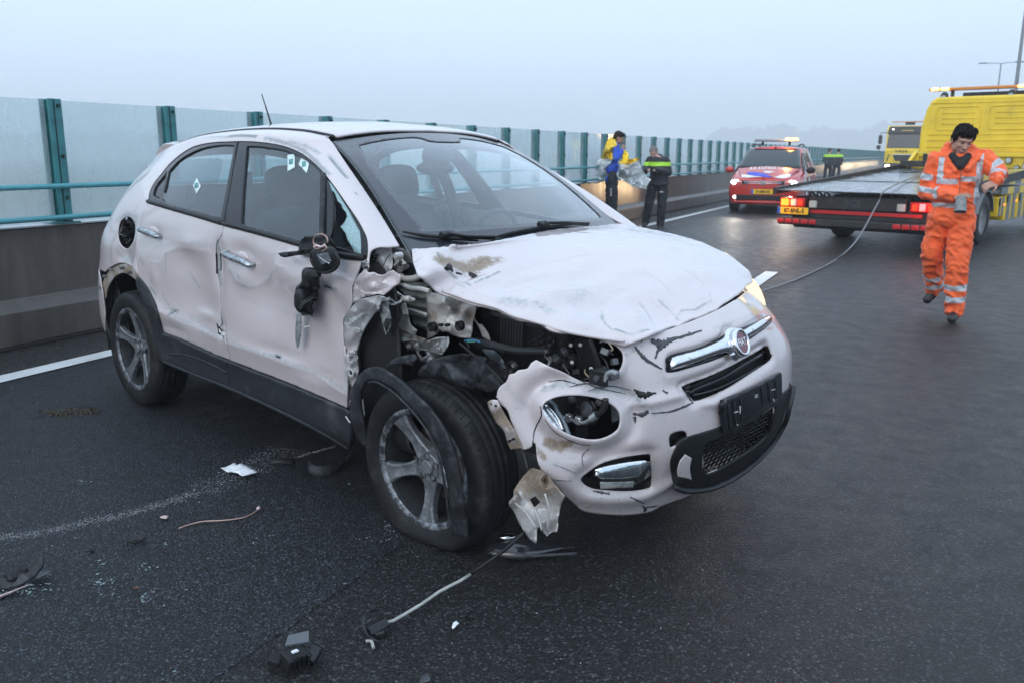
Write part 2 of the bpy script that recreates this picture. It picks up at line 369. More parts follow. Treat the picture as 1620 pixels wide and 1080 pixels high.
# ================================================================ ROAD
def asphalt(name, tint, agg, wet, lo):
    s = N(name); co = s.co()
    dist = s.n('CameraData')  # unused placeholder removed below
    s.t.nodes.remove(dist)
    vor = s.n('TexVoronoi', Scale=agg, Randomness=1.); s.put(vor.inputs['Vector'], co)
    vor2 = s.n('TexVoronoi', Scale=agg * 2.3, Randomness=1.); s.put(vor2.inputs['Vector'], co)
    fine = s.noise(co, agg * 1.6, 6, .7); big = s.noise(s.co((.35, 1.6, 1)), .55, 6, .6, .2); mid = s.noise(co, 6, 5, .6)
    stone = s.math('MULTIPLY_ADD', vor.outputs['Distance'], -1., 1.)
    h = s.math('ADD', s.math('MULTIPLY', stone, .8), s.math('ADD', s.math('MULTIPLY', fine, .9), s.math('MULTIPLY', vor2.outputs['Distance'], -.35)))
    cell = s.n('SeparateColor'); s.put(cell.inputs[0], vor.outputs['Color'])
    b = s.ramp(cell.outputs[0], (0., tuple(c * .3 for c in tint)), (.6, tint), (.88, tuple(c * 3.2 for c in tint)), (1., tuple(min(1, c * 8.) for c in tint)))
    b = s.mix(s.ramp(s.math('MULTIPLY', vor.outputs['Distance'], 1.), (.25, 0.), (.75, .85)), b, tuple(c * .25 for c in tint))
    b = s.mix(s.ramp(big, (.35, 0.), (.7, .35)), b, tuple(c * .45 for c in tint))
    r = s.math('ADD', s.ramp(mid, (.3, lo), (.75, lo + .22)), s.math('MULTIPLY', s.ramp(big, (.35, 0.), (.65, 1.)), wet))
    nrm = s.bump(h, 1., .0045)
    return s.done(s.pr(base=b, rough=r, nrm=nrm, spec=.38))
ASPH_A = asphalt('asphalt_lane', (.018, .021, .025), 140., .10, .27)
ASPH_B = asphalt('asphalt_outer_lane', (.016, .0165, .0175), 120., .08, .30)
ASPH_C = asphalt('asphalt_shoulder', (.032, .033, .033), 110., -.1, .3)
def road_strip(name, y0, y1, x0, x1, z, mat, kind='structure', step=None, wob=0.):
    n = 2 if not step else int((x1 - x0) / step) + 1
    xs = np.linspace(x0, x1, n); V = []
    for i, x in enumerate(xs):
        for k, y in enumerate((y0, y1)): V.append((x, y + (wob * (mn.noise(Vector((x * 1.3, k * 7., 0))) + .5 * mn.noise(Vector((x * 6, k * 7., 3)))) if wob else 0), z))
    o = mesh(name, V, [(2 * i, 2 * i + 2, 2 * i + 3, 2 * i + 1) for i in range(n - 1)], mat, smooth=False); o.rotation_euler = (0, 0, ROAD.yaw)
    if kind: tag(o, kind=kind)
    return o
M('terrain', (.07, .085, .055), .95, var=.4, vs=.02)
g = mesh('ground', [(-1240, -55, -7.), (1740, -55, -7.), (1740, 1655, -7.), (-1240, 1655, -7.)], [(0, 1, 2, 3)], MATS['terrain'], smooth=False); tag(g, kind='structure')
# bridge deck body: solid slab carrying the carriageway
SEAM, EDGE, WALL = 1.722, 5.40, 6.12
dk = MB(); dk.box((100, -6., -.55), (400, 26, 1.1 - .016)); o = dk.build('bridge_deck', M('deck_concrete', (.2, .2, .19), .9)); o.rotation_euler = (0, 0, ROAD.yaw); tag(o, kind='structure')
road_strip('road', -18.9, SEAM, -60, 300, 0., ASPH_B, step=.25, wob=0.)
o = road_strip('road', SEAM - .012, EDGE + .05, -60, 300, .002, ASPH_A, step=.06, wob=.03)
o = road_strip('road', EDGE + .04, WALL + .1, -60, 300, .0, ASPH_C)
def paint(name, lo):
    s = N(name); co = s.co(); n = s.noise(co, 60, 6, .7); b = s.noise(co, 3, 5, .6)
    wearf = s.ramp(s.math('ADD', s.math('MULTIPLY', n, .7), s.math('MULTIPLY', b, .3)), (.36, 1.), (.44, 0.))
    c = s.mix(wearf, s.ramp(b, (.3, (.62, .64, .64)), (.7, (.74, .75, .74))), (.05, .05, .052)); v = s.n('TexVoronoi', Scale=110.); s.put(v.inputs['Vector'], co)
    return s.done(s.pr(base=c, rough=.38, nrm=s.bump(v.outputs['Distance'], .35, .002)))
PAINT = paint('road_paint', 0)
o = road_strip('edge_line', EDGE - .095, EDGE + .075, -30, 300, .009, PAINT, kind=None)
o.name = 'edge_line'; tag(o, kind='structure')
for k in range(-1, 12):            # broken line between the two lanes
    x = 7.63 + 12 * k
    o = road_strip('lane_dash', 1.72 + .01, 1.72 + .17, x, x + 3.6, .009, PAINT, kind='structure')
for x0, y0 in ((19.4, -1.9), (31.4, -1.9), (43.4, -1.9)):
    o = road_strip('lane_dash', y0, y0 + .15, x0, x0 + 3.2, .009, PAINT, kind='structure')

# ================================================================ STEP BARRIER WITH GLASS NOISE SCREEN
def concrete_wet():
    s = N('barrier_concrete'); co = s.co(); cs = s.co((1., 1., .25)); a = s.noise(cs, 5, 8, .65, .4); b = s.noise(co, 45, 6, .7); g = s.noise(s.co((.12, 1, 1)), 3, 5)
    c = s.ramp(a, (.3, (.042, .034, .029)), (.5, (.072, .060, .052)), (.72, (.115, .10, .088))); c = s.mix(s.ramp(b, (.35, .5), (.6, 0.)), c, (.04, .035, .03)); c = s.mix(s.ramp(g, (.5, 0.), (.8, .4)), c, (.045, .04, .036))
    return s.done(s.pr(base=c, rough=s.ramp(a, (.3, .28), (.7, .5)), nrm=s.bump(b, .22, .004), coat=.2, coatr=.25))
CONC = concrete_wet()
TEAL = M('teal_paint', (.035, .19, .20), .38, var=.25, vs=6, bump=.08, dirt=(.02, .09, .09), dirts=9, dirtamt=.35)
TEALRAIL = M('teal_rail_paint', (.07, .30, .34), .3, var=.12, vs=12, bump=.05)
CAPM = M('sky_toned_cap', (.45, .47, .48), .3, var=.15, vs=4, metal=.3)  # pale tone: sky reflection on the flat wall top put into the colour
def screen_glass():
    s = N('screen_glass'); co = s.co(); drops = s.n('TexVoronoi', Scale=70.); s.put(drops.inputs['Vector'], co)
    d = s.ramp(drops.outputs['Distance'], (.1, 1.), (.3, 0.)); film = s.noise(s.co((1, 1, .35)), 2.2, 6, .6, .6); fine = s.noise(s.co((6, 6, 1)), 18, 4, .6)
    tr = s.n('BsdfTransparent', Color=(.86, .93, .94, 1)); tl = s.n('BsdfTranslucent', Color=(.88, .92, .94, 1)); df = s.n('BsdfDiffuse', Color=(.62, .68, .70, 1)); gl = s.n('BsdfGlossy', Roughness=.04, Color=(.9, .95, .97, 1))
    s.put(gl.inputs['Normal'], s.bump(drops.outputs['Distance'], .15, .002))
    foggy = s.n('MixShader', i0=.42, i1=tl, i2=df); f = s.math('ADD', s.ramp(film, (.3, .16), (.75, .42)), s.math('MULTIPLY', s.math('ADD', d, fine), .10), clamp=True)
    a = s.n('MixShader', i0=f, i1=tr, i2=foggy); fr = s.math('MULTIPLY_ADD', s.math('POWER', s.n('LayerWeight').outputs['Facing'], 4.), .35, .04); b = s.n('MixShader', i0=fr, i1=a, i2=gl); return s.done(b)
SGLASS = screen_glass()
nb = empty('noise_barrier', label='long wet concrete step barrier carrying a frosted glass noise screen on teal posts', cat='barrier'.replace('barrier', 'noise barrier'))
nb.rotation_euler = (0, 0, ROAD.yaw)
X0, X1 = -6., 250.
prof = [(0, .03), (0, .275), (.085, .36), (.115, .86), (.115, .885), (.34, .885), (.38, .40), (.42, .0), (.03, .0), (.03, .03)]
b = MB(); n = len(prof)
V = [(x, WALL + p[0] if False else WALL + p[0], p[1]) for x in (X0, X1) for p in prof]
b.add(V, [(i, (i + 1) % n, n + (i + 1) % n, n + i) for i in range(n)] + [tuple(range(n))[::-1], tuple(range(n, 2 * n))]); b.build('wall', CONC, nb, bevel=.008)
b = MB(); b.box(((X0 + X1) / 2, WALL + .2, .894), (X1 - X0, .27, .014)); b.build('cap', CAPM, nb, bevel=.004)
for k in range(0, 42):       # joints between the concrete elements
    b = MB(); b.box((7.4 + 6 * k, WALL - .0015, .165), (.018, .006, .24)); b.build('joint_seal', M('joint_rubber', (.015, .015, .015), .7), nb)
PY = WALL + .10
def post_mesh():
    b = MB(); b.box((0, PY, 1.375), (.012, .10, .95)); b.box((0, PY - .05, 1.375), (.115, .012, .95)); b.box((0, PY + .05, 1.375), (.115, .012, .95)); b.box((0, PY, .908), (.19, .2, .014)); return b.build('post', TEAL, nb, bevel=.003)
def bolt_mesh(z, x):
    b = MB(); b.lathe([(0, -.02), (.011, -.02), (.011, -.006), (.018, -.006), (.018, 0)], 8, (x, PY - .056, z), (0, 1, 0)); return b
p0 = post_mesh(); p0.location.x = 4.65
strip = MB(); strip.box((-.012, PY - .0595, 1.375), (.006, .006, .94)); st0 = strip.build('cover_strip', M('post_gap', (.008, .03, .03), .6), p0)
bt = MB()
for z in (1.80, 1.42, 1.10): 
    q = bolt_mesh(z, .026); bt.add(q.V, q.F)
bt0 = bt.build('bolt', M('bolt_steel', (.05, .1, .1), .4, metal=.6), p0)
g = MB(); g.box((.565, PY + .004, 1.375), (1.02, .012, .935)); g0 = g.build('glass_pane', SGLASS, nb); g0.location.x = 4.65
for k in range(-8, 150):
    if k == 0: continue
    c = p0.copy(); COL.objects.link(c); c.parent = nb; c.location.x = 4.65 + 1.128 * k
    if -4 < k < 22:
        for ch in (st0, bt0): d = ch.copy(); COL.objects.link(d); d.parent = c
    c = g0.copy(); COL.objects.link(c); c.parent = nb; c.location.x = 4.65 + 1.128 * k
for z, r in ((1.193, .021), (.955, .021)):
    b = MB(); b.tube([(X0, PY - .105, z), (X1, PY - .105, z)], r, 12); b.build('rail', TEALRAIL, nb, smooth=False)
# thin brackets that carry the rails
b0 = None
for k in range(-8, 120):
    if b0 is None:
        b = MB(); b.box((0, PY - .082, 1.193), (.02, .045, .03)); b.box((0, PY - .082, .955), (.02, .045, .03)); b0 = b.build('rail_bracket', TEAL, nb); b0.location.x = 4.65 + 1.128 * k
    else: c = b0.copy(); COL.objects.link(c); c.parent = nb; c.location.x = 4.65 + 1.128 * k

# ================================================================ FAR LAND, TREES, LAMPS, HAZE
def far_wood(name, x0, x1, y, h, seed, label):
    s = M('far_foliage', (.05, .07, .045), .95, var=.4, vs=.15)
    n = 380; V = []; F = []; rg = np.random.default_rng(seed)
    mb = MB()
    for i in range(n):
        t = i / (n - 1); x = x0 + (x1 - x0) * t; hh = h * (.62 + .4 * mn.noise(Vector((x * .005, seed, 0))) + .15 * mn.noise(Vector((x * .03, seed, 5))) + .10 * rg.random()) + 2
        mb.sphere((x, y + rg.uniform(-20, 20), -7 + hh * .45), ((x1 - x0) / n * rg.uniform(1.6, 4.), 12, hh * .55 + 2), 8, 6)
    o = mb.build(name, s, smooth=True); tag(o, label=label, cat='wood', kind='stuff'); return o
far_wood('distant_wood', 330, 1700, 1500, 74, 3, 'faint line of distant trees behind the haze at the end of the road')
far_wood('distant_wood', -1000, 60, 1300, 50, 5, 'hazy row of distant trees seen through the frosted noise screen')
for (x, y, hw) in ((-26, 55, 9.5), (-60, 60, 8), (-5, 90, 8)):
    pass
def street_lamp(px, py, dist, h, double, label):
    d = raydir(px, py); t = dist / d[1]; x, y = d[0] * t, dist
    e = empty('street_lamp', (x, y, 0), RH * -1, label=label, cat='street lamp', group='lamps along the motorway')
    gm = M('galvanised_pole', (.22, .24, .26), .5, metal=.5)
    b = MB(); b.tube([(0, 0, 0), (0, 0, h * .5), (0, 0, h)], [.11, .085, .05], 10); b.build('pole', gm, e)
    b = MB()
    for sgn in ((-1, 1) if double else (-1,)): b.tube([(0, 0, h - .05), (sgn * .5, 0, h + .02), (sgn * 1.2, 0, h + .05)], .03, 6)
    b.build('arm', gm, e)
    for sgn in ((-1, 1) if double else (-1,)):
        b = MB(); b.box((sgn * 1.45, 0, h + .05), (.75, .26, .1)); b.build('lamp_head', gm, e, bevel=.03)
street_lamp(1572, 200, 82, 9.6, True, 'thin double armed street lamp far behind the yellow recovery truck')
street_lamp(1606, 150, 40, 8.5, True, 'tall dark street lamp at the right edge beyond the yellow cab')
def haze():
    b = MB(); b.box((250, 800, 41.), (3000, 1720, 98.)); s = N('haze_air'); v = s.n('VolumePrincipled', Density=HAZE); v.inputs['Color'].default_value = (.95, .97, 1, 1); v.inputs['Anisotropy'].default_value = .0
    s.put(s.out.inputs['Volume'], v); o = b.build('haze', s.m); tag(o, kind='stuff', label='pale haze over the road and the land beyond', cat='haze'); return o
HAZE = .0016
haze()
# ================================================================ THE WHITE CRASHED CAR: surfaces
def stn(xs, ys, zs): return list(zip(xs, [-y for y in ys], zs))
ZB = [.24, .33, .46, .62, .80, .95]
YB = [.83, .885, .885, .897, .897, .888]
def lower(x, ys=YB): return [(x, -y, z) for y, z in zip(ys, ZB)]
SIDE_C = [
 lower(.30) + [(-.20, -.70, 1.09), (-.53, -.645, 1.275), (-.86, -.575, 1.475), (-.93, -.54, 1.515), (-.91, -.30, 1.55), (-.90, 0, 1.56)],
 lower(-.10) + [(-.25, -.845, 1.085), (-.54, -.765, 1.265), (-.93, -.655, 1.465), (-1.0, -.58, 1.53), (-1.02, -.32, 1.572), (-1.02, 0, 1.583)],
 lower(-.55) + [(-.58, -.864, 1.09), (-.80, -.785, 1.27), (-1.12, -.672, 1.485), (-1.15, -.59, 1.548), (-1.18, -.33, 1.588), (-1.18, 0, 1.603)],
 lower(-1.0) + [(-1.02, -.868, 1.10), (-1.17, -.79, 1.28), (-1.4, -.674, 1.497), (-1.42, -.595, 1.560), (-1.42, -.33, 1.600), (-1.42, 0, 1.614)],
 lower(-1.5) + [(-1.5, -.868, 1.11), (-1.58, -.79, 1.29), (-1.75, -.668, 1.495), (-1.76, -.59, 1.558), (-1.76, -.33, 1.598), (-1.76, 0, 1.612)],
 lower(-2.0) + [(-2.0, -.860, 1.12), (-2.03, -.775, 1.29), (-2.13, -.645, 1.475), (-2.15, -.572, 1.54), (-2.15, -.32, 1.585), (-2.15, 0, 1.600)],
 lower(-2.45, [.84, .885, .887, .90, .90, .885]) + [(-2.45, -.845, 1.12), (-2.47, -.745, 1.28), (-2.5, -.605, 1.445), (-2.5, -.53, 1.508), (-2.5, -.30, 1.555), (-2.5, 0, 1.570)],
 lower(-2.85, [.80, .86, .875, .885, .88, .86]) + [(-2.82, -.80, 1.12), (-2.80, -.695, 1.27), (-2.78, -.55, 1.415), (-2.79, -.485, 1.47), (-2.8, -.28, 1.520), (-2.8, 0, 1.535)],
 [(-3.10, -.74, .24), (-3.13, -.80, .33), (-3.15, -.82, .46), (-3.14, -.82, .62), (-3.12, -.80, .80), (-3.10, -.775, .95), (-3.03, -.70, 1.12), (-2.98, -.60, 1.26), (-2.95, -.49, 1.395), (-2.97, -.44, 1.45), (-3.02, -.26, 1.495), (-3.04, 0, 1.51)],
 [(-3.24, -.56, .24), (-3.29, -.62, .33), (-3.31, -.63, .46), (-3.30, -.62, .62), (-3.27, -.61, .80), (-3.23, -.6, .95), (-3.15, -.56, 1.10), (-3.06, -.48, 1.25), (-2.99, -.38, 1.38), (-3.01, -.36, 1.435), (-3.06, -.2, 1.475), (-3.08, 0, 1.49)],
 [(-3.30, 0, .24), (-3.34, 0, .33), (-3.36, 0, .46), (-3.35, 0, .62), (-3.31, 0, .80), (-3.28, 0, .95), (-3.22, 0, 1.10), (-3.12, 0, 1.25), (-3.04, 0, 1.38), (-3.05, 0, 1.42), (-3.08, 0, 1.45), (-3.10, 0, 1.465)],
]
def xz(pts, y=-.885):
    return [tuple(CAR.Y(a, b, y)[[0, 2]]) for a, b in pts]
def seg_d(P2, line):
    """distance to a polyline in the x-z plane, and height over its nearest point"""
    A = np.array(line[:-1]); D = np.array(line[1:]) - A; V = P2[:, None] - A; t = np.clip((V * D).sum(2) / (D * D).sum(1), 0, 1); V = V - t[..., None] * D
    L = np.sqrt((V * V).sum(2)); k = L.argmin(1); r = np.arange(len(P2)); return L[r, k], V[r, k, 1]
DENTS = []   # (x, z, rx, rz, depth) : inward positive
for px, py, rx, rz, dep in [(315, 470, .22, .15, .026), (300, 420, .16, .07, .010), (420, 470, .20, .13, .022), (500, 540, .17, .12, .020), (388, 440, .07, .05, -.010), (382, 402, .10, .045, .012), (243, 372, .09, .05, .009), (345, 415, .05, .12, .016), (200, 405, .10, .05, .016), (470, 440, .14, .06, -.012), (330, 500, .12, .03, -.008),
                           (540, 500, .07, .10, .018), (280, 520, .12, .03, .006), (355, 520, .03, .05, .012), (192, 350, .14, .05, .012), (215, 380, .04, .05, -.008), (445, 555, .25, .03, .006), (535, 455, .05, .04, -.010), (250, 440, .05, .05, -.006), (300, 385, .12, .04, -.007), (505, 590, .12, .03, .007)]:
    x, z = CAR.Y(px, py, -.885)[[0, 2]]; DENTS.append((x, z, rx, rz, dep))
RIDGE = [(xz([(240, 478), (275, 500), (310, 517), (350, 535), (395, 551), (440, 567), (500, 590), (552, 622)]), .020, .055),
         (xz([(365, 425), (378, 445), (400, 455), (425, 440), (440, 418)]), .007, .022),
         (xz([(258, 415), (262, 400), (285, 392), (330, 398)]), .006, .03),
         (xz([(217, 420), (230, 455), (262, 490)]), .008, .03),
         (xz([(455, 400), (500, 425), (548, 440)]), .007, .03)]
def side_deform(P):
    P = P.copy(); m = (P[:, 1] < -.5) & (P[:, 2] < 1.2); q = P[m]; P2 = q[:, [0, 2]]; d = np.zeros(len(q))
    for x, z, rx, rz, dep in DENTS: d += 1.25 * dep * np.exp(-((P2[:, 0] - x) / rx)**2 - ((P2[:, 1] - z) / rz)**2)
    for line, amp, wd in RIDGE:
        L, s = seg_d(P2, line); k = np.where(s > 0, 1., .55); d -= amp * np.exp(-(L * k / wd)**1.0) 
    d += .0035 * np.sin(P2[:, 0] * 7 + P2[:, 1] * 9) * np.sin(P2[:, 1] * 13 - P2[:, 0] * 4)
    f = np.clip((1.2 - q[:, 2]) / .15, 0, 1) * np.clip((q[:, 2] - .34) / .12, 0, 1); q[:, 1] += d * f; P[m] = q
    return P
SIDE = Net(SIDE_C, side_deform)
SIDE_L = Net([[(x, -y, z) for x, y, z in c] for c in SIDE_C])
def pz(px, py, z): return tuple(CAR.Z(px, py, z))
# hood: u rear -> front, v right -> left
HOOD_C = [
 [pz(651, 394, 1.105), pz(705, 391, 1.115), pz(770, 383, 1.115), pz(870, 364, 1.125), (-.33, .705, 1.118)],
 [pz(662, 425, 1.065), (.02, -.42, 1.090), (.00, -.05, 1.112), (-.05, .35, 1.115), (-.02, .71, 1.09)],
 [pz(700, 447, 1.005), (.20, -.40, 1.035), (.22, -.05, 1.082), (.20, .33, 1.092), (.20, .69, 1.062)],
 [pz(775, 477, .963), (.40, -.40, .985), (.42, -.05, 1.030), (.40, .30, 1.045), (.40, .64, 1.018)],
 [pz(870, 511, .912), (.58, -.38, .930), (.60, -.05, .972), (.58, .28, .985), (.55, .57, .965)],
 [pz(1000, 532, .868), (.735, -.34, .880), (.765, -.04, .893), (.735, .27, .902), (.63, .49, .915)],
]
HB = []
for px, py, z, rx, ry, a in [(735, 425, 1.04, .06, .07, -.030), (700, 415, 1.06, .05, .06, .020), (880, 470, .96, .05, .20, .022), (820, 455, .98, .04, .13, -.014), (760, 445, 1.0, .035, .09, .014), (1000, 480, .95, .06, .16, .014), (960, 500, .92, .05, .1, -.012), (1040, 470, .96, .10, .10, -.014), (1090, 440, .98, .05, .2, .010), (930, 430, 1.02, .05, .22, -.010), (1040, 500, .93, .04, .12, .010)]:
    x, y = CAR.Z(px, py, z)[:2]; HB.append((x, y, rx, ry, a))
def hood_deform(P):
    P = P.copy(); z = np.zeros(len(P))
    for x, y, rx, ry, a in HB: z += a * np.exp(-((P[:, 0] - x) / rx)**2 - ((P[:, 1] - y) / ry)**2)
    t = P[:, 0] * .9 - P[:, 1] * .5; z += .0022 * np.sin(t * 32) * np.exp(-((P[:, 0] - .55) / .3)**2) + .004 * np.sin(P[:, 0] * 9 + P[:, 1] * 14) * np.clip((-P[:, 1] + .1), 0, 1)
    P[:, 2] += z; return P
HOOD = Net(HOOD_C, hood_deform)
# front bumper skin: columns from the torn right edge round the nose to the left wheel arch, rows top -> bottom
BROWS = [.90, .835, .76, .66, .56, .45, .35, .235]
BX0 = [(.22, -.93), (.42, -.895), (.60, -.80), (.745, -.62), (.835, -.40), (.875, -.14), (.88, .14), (.845, .40), (.745, .62), (.58, .79), (.40, .855), (.2, .87)]
BDX = [-.145, -.07, -.025, .0, .018, .016, -.02, -.085]
BUMP_C = []
for k, (x, y) in enumerate(BX0):
    col = []; fr = max(0, 1 - abs(k - 5.5) / 4.6)
    nx, ny = (1, y * .55) if abs(y) < .5 else (.75, y * .9)
    for z, dx in zip(BROWS, BDX): 
        s_ = .45 + .55 * fr; e_ = max(0, z - .68) if k >= 7 else 0; col.append((x + dx * s_ * (1 if k > 0 else .2) - e_ * .42, y * (1 + (dx * .35 * (1 - fr))) * (1 - e_ * .45), z))
    BUMP_C.append(col)
def bump_deform(P):
    return P
BUMP = Net(BUMP_C, bump_deform)
# windscreen: v bottom -> top, u right -> left
WS_C = []
for k, t in enumerate(np.linspace(-1, 1, 5)):
    cv = 1 - t * t
    b = np.array([-.215 + .12 * cv, t * .70, 1.075]); tp = np.array([-.945 + .055 * cv, t * .548, 1.507 + .045 * cv]); m = (b + tp) / 2 + np.array([.012, 0, .03 + .012 * cv])
    q1 = b + (tp - b) * .25 + np.array([.008, 0, .018 + .01 * cv]); q3 = b + (tp - b) * .75 + np.array([.008, 0, .026 + .01 * cv])
    WS_C.append([tuple(b), tuple(q1), tuple(m), tuple(q3), tuple(tp)])
WS = Net(WS_C)
# ---------------------------------------------------------------- materials of the car
def carpaint(name, base):
    s = N(name); co = s.co(); a = s.attr('wear'); sep = s.n('SeparateColor'); s.put(sep.inputs[0], a.outputs['Color'])
    st = s.noise(s.co((3, 3, 40), rot=(0, .5, 0)), 12, 6, .7); st2 = s.noise(s.co((30, 4, 4), rot=(0, 0, .6)), 9, 5, .7); nz = s.noise(co, 55, 6, .65); big = s.noise(co, 2.5, 4); fine = s.noise(co, 330, 3, .6); spk = s.noise(co, 150, 2, .5)
    c = s.ramp(big, (.3, tuple(x * .94 for x in base)), (.7, base))
    # film of road dirt, mud specks
    geo = s.n('NewGeometry'); zz = s.n('SeparateXYZ'); s.put(zz.inputs[0], s.n('TexCoord').outputs['Object']); low = s.ramp(zz.outputs[2], (.2, 1.), (.62, .12), (1.0, .0))
    film = s.math('MULTIPLY', s.math('MULTIPLY', low, s.noise(co, 7, 7, .7)), .65); c = s.mix(film, c, (.20, .175, .155))
    sm = s.ramp(s.math('ADD', spk, s.math('MULTIPLY', low, .045)), (.715, 0.), (.745, 1.)); c = s.mix(s.math('MULTIPLY', sm, .8), c, (.07, .055, .045))
    # scraped areas: pale scuffs, then primer and bare metal
    r = sep.outputs[0]
    m1 = s.ramp(s.math('ADD', s.math('MULTIPLY', r, .75), s.math('MULTIPLY', s.math('ADD', st, nz), .5)), (.74, 0.), (.92, 1.)); c = s.mix(s.math('MULTIPLY', m1, .75), c, s.ramp(st2, (.35, (.29, .285, .285)), (.6, (.51, .50, .505))))
    m2 = s.ramp(s.math('ADD', s.math('MULTIPLY', r, .50), s.math('MULTIPLY', s.math('ADD', st2, s.math('MULTIPLY', nz, 1.4)), .50)), (.925, 0.), (.985, 1.)); c = s.mix(s.math('MULTIPLY', m2, .75), c, s.ramp(nz, (.4, (.11, .125, .13)), (.6, (.29, .32, .32))))
    g = s.ramp(s.math('ADD', s.math('MULTIPLY', sep.outputs[1], .7), s.math('ADD', s.math('MULTIPLY', nz, .75), s.math('MULTIPLY', st2, .35))), (.80, 0.), (1.12, .9)); c = s.mix(g, c, s.ramp(nz, (.3, (.10, .065, .035)), (.7, (.34, .26, .18))))
    k = s.ramp(s.math('ADD', sep.outputs[2], s.math('MULTIPLY', nz, .35)), (.62, 0.), (.68, 1.)); c = s.mix(k, c, (.012, .012, .014))
    allm = s.math('MAXIMUM', m2, s.math('MAXIMUM', g, k)); rough = s.math('MULTIPLY_ADD', allm, .35, s.ramp(fine, (.3, .30), (.8, .42)))
    ct = s.math('SUBTRACT', 1., allm)
    dv = s.n('TexVoronoi', Scale=85.); s.put(dv.inputs['Vector'], co); wet = s.math('MULTIPLY', s.ramp(dv.outputs['Distance'], (.10, 1.), (.30, 0.)), s.ramp(zz.outputs[2], (.55, .15), (.95, 1.)))
    n1 = s.bump(s.math('ADD', s.math('MULTIPLY', fine, .10), s.math('MULTIPLY', s.math('MULTIPLY', r, st2), .9)), .22, .004)
    n1 = s.bump(wet, .35, .0015, n1); return s.done(s.pr(base=c, rough=rough, coat=ct, coatr=.05, nrm=n1, spec=.5))
PAINTW = carpaint('pearl_white_paint', (.60, .535, .535))
PRIMER = carpaint('inner_panel_paint', (.43, .42, .40))
BAREG = M('galvanised_bracket', (.28, .29, .29), .45, metal=.6, var=.3, vs=25, dirt=(.12, .1, .08), dirts=14)
BLK = M('black_plastic', (.012, .013, .014), .5, var=.3, vs=20, dirt=(.05, .05, .05), dirts=9, dirtamt=.1, bs=180, spec=.3)
CLAD = M('grey_cladding', (.022, .025, .029), .5, var=.3, vs=10, dirt=(.07, .07, .07), dirts=6, dirtamt=.2, bs=260, bump=.3, spec=.35)
SCUFFBLK = M('scuffed_black_plastic', (.020, .022, .025), .55, var=.4, vs=14, dirt=(.085, .092, .10), dirts=24, dirtamt=.35, bs=200, spec=.35)
GLOSSBLK = M('gloss_black_trim', (.010, .011, .014), .16, var=.2, bump=.0, spec=.35)
RUBBER = M('tyre_rubber', (.011, .012, .013), .62, var=.35, vs=16, dirt=(.05, .05, .05), dirts=14, dirtamt=.3, bs=140, spec=.3)
CHROME = M('chrome', (.72, .74, .77), .12, metal=1., var=.06, vs=30, bump=.02, dirt=(.3, .29, .27), dirts=30, dirtamt=.1)
DARKIN = M('interior_dark', (.022, .023, .026), .8, sheen=.2)
FABRIC = M('seat_fabric', (.045, .048, .055), .9, bs=300, bump=.3)
DEEP = M('engine_dark', (.007, .007, .008), .6, var=.4)
HOSE = M('rubber_hose', (.015, .015, .017), .4)
def rimm():
    s = N('scratched_alloy'); co = s.co(); n = s.noise(co, 26, 7, .7, .6); f = s.noise(s.co((1, 1, 1)), 70, 5, .7)
    m = s.ramp(s.math('ADD', n, s.math('MULTIPLY', f, .25)), (.56, 0.), (.72, 1.)); c = s.mix(m, (.045, .048, .053), (.30, .32, .35))
    return s.done(s.pr(base=c, rough=s.ramp(f, (.3, .38), (.7, .6)), metal=.45, nrm=s.bump(f, .2, .003)))
RIM = rimm()
SPK = M('spoke_alloy', (.15, .16, .172), .45, metal=.4, var=.25, vs=30, dirt=(.36, .38, .40), dirts=34, dirtamt=.38, bs=90)
def glass(name, tint, haze, dscale=140., mist=.5, gl=1.):
    s = N(name); co = s.co(); v = s.n('TexVoronoi', Scale=dscale); s.put(v.inputs['Vector'], co); v2 = s.n('TexVoronoi', Scale=dscale * .37); s.put(v2.inputs['Vector'], co)
    d = s.ramp(v.outputs['Distance'], (.12, 1.), (.32, 0.)); d2 = s.ramp(v2.outputs['Distance'], (.08, 1.), (.16, 0.)); n = s.noise(co, 5, 6, .6, .5)
    tr = s.n('BsdfTransparent', Color=(*tint, 1)); df = s.n('BsdfDiffuse', Color=(.62, .72, .76, 1)); gs = s.n('BsdfGlossy', Roughness=.035, Color=(.93, .97, 1, 1)); s.put(gs.inputs['Normal'], s.bump(s.math('ADD', s.math('MULTIPLY', d, .3), d2), .25, .0015))
    f = s.math('MULTIPLY', s.math('ADD', s.ramp(n, (.3, .3), (.7, 1.)), s.math('MULTIPLY', s.math('ADD', d, d2), mist)), haze, clamp=True)
    a = s.n('MixShader', i0=f, i1=tr, i2=df); fr = s.math('MULTIPLY_ADD', s.math('POWER', s.n('LayerWeight').outputs['Facing'], 3.6), .62 * gl, .045 * gl, clamp=True); b = s.n('MixShader', i0=fr, i1=a, i2=gs); return s.done(b)
GL_SIDE = glass('tinted_window_glass', (.60, .74, .76), .05, 120., .4, 1.3)
GL_FAR = glass('clear_window_glass', (.86, .95, .95), .03, 120., .4, 1.)
GL_WS = glass('wet_windscreen_glass', (.90, .97, .97), .085, 105., .7, 1.9)
def crazed():
    s = N('crazed_glass'); v = s.n('TexVoronoi', Scale=120., _feature='DISTANCE_TO_EDGE'); s.put(v.inputs['Vector'], s.co()); e = s.ramp(v.outputs['Distance'], (.02, 1.), (.09, 0.))
    tr = s.n('BsdfTransparent', Color=(.35, .5, .5, 1)); df = s.n('BsdfDiffuse', Color=(.42, .62, .62, 1)); g = s.n('BsdfGlossy', Roughness=.2, Color=(.8, .95, .95, 1))
    a = s.n('MixShader', i0=s.math('MULTIPLY_ADD', e, .5, .35), i1=tr, i2=df); return s.done(s.n('MixShader', i0=.2, i1=a, i2=g))
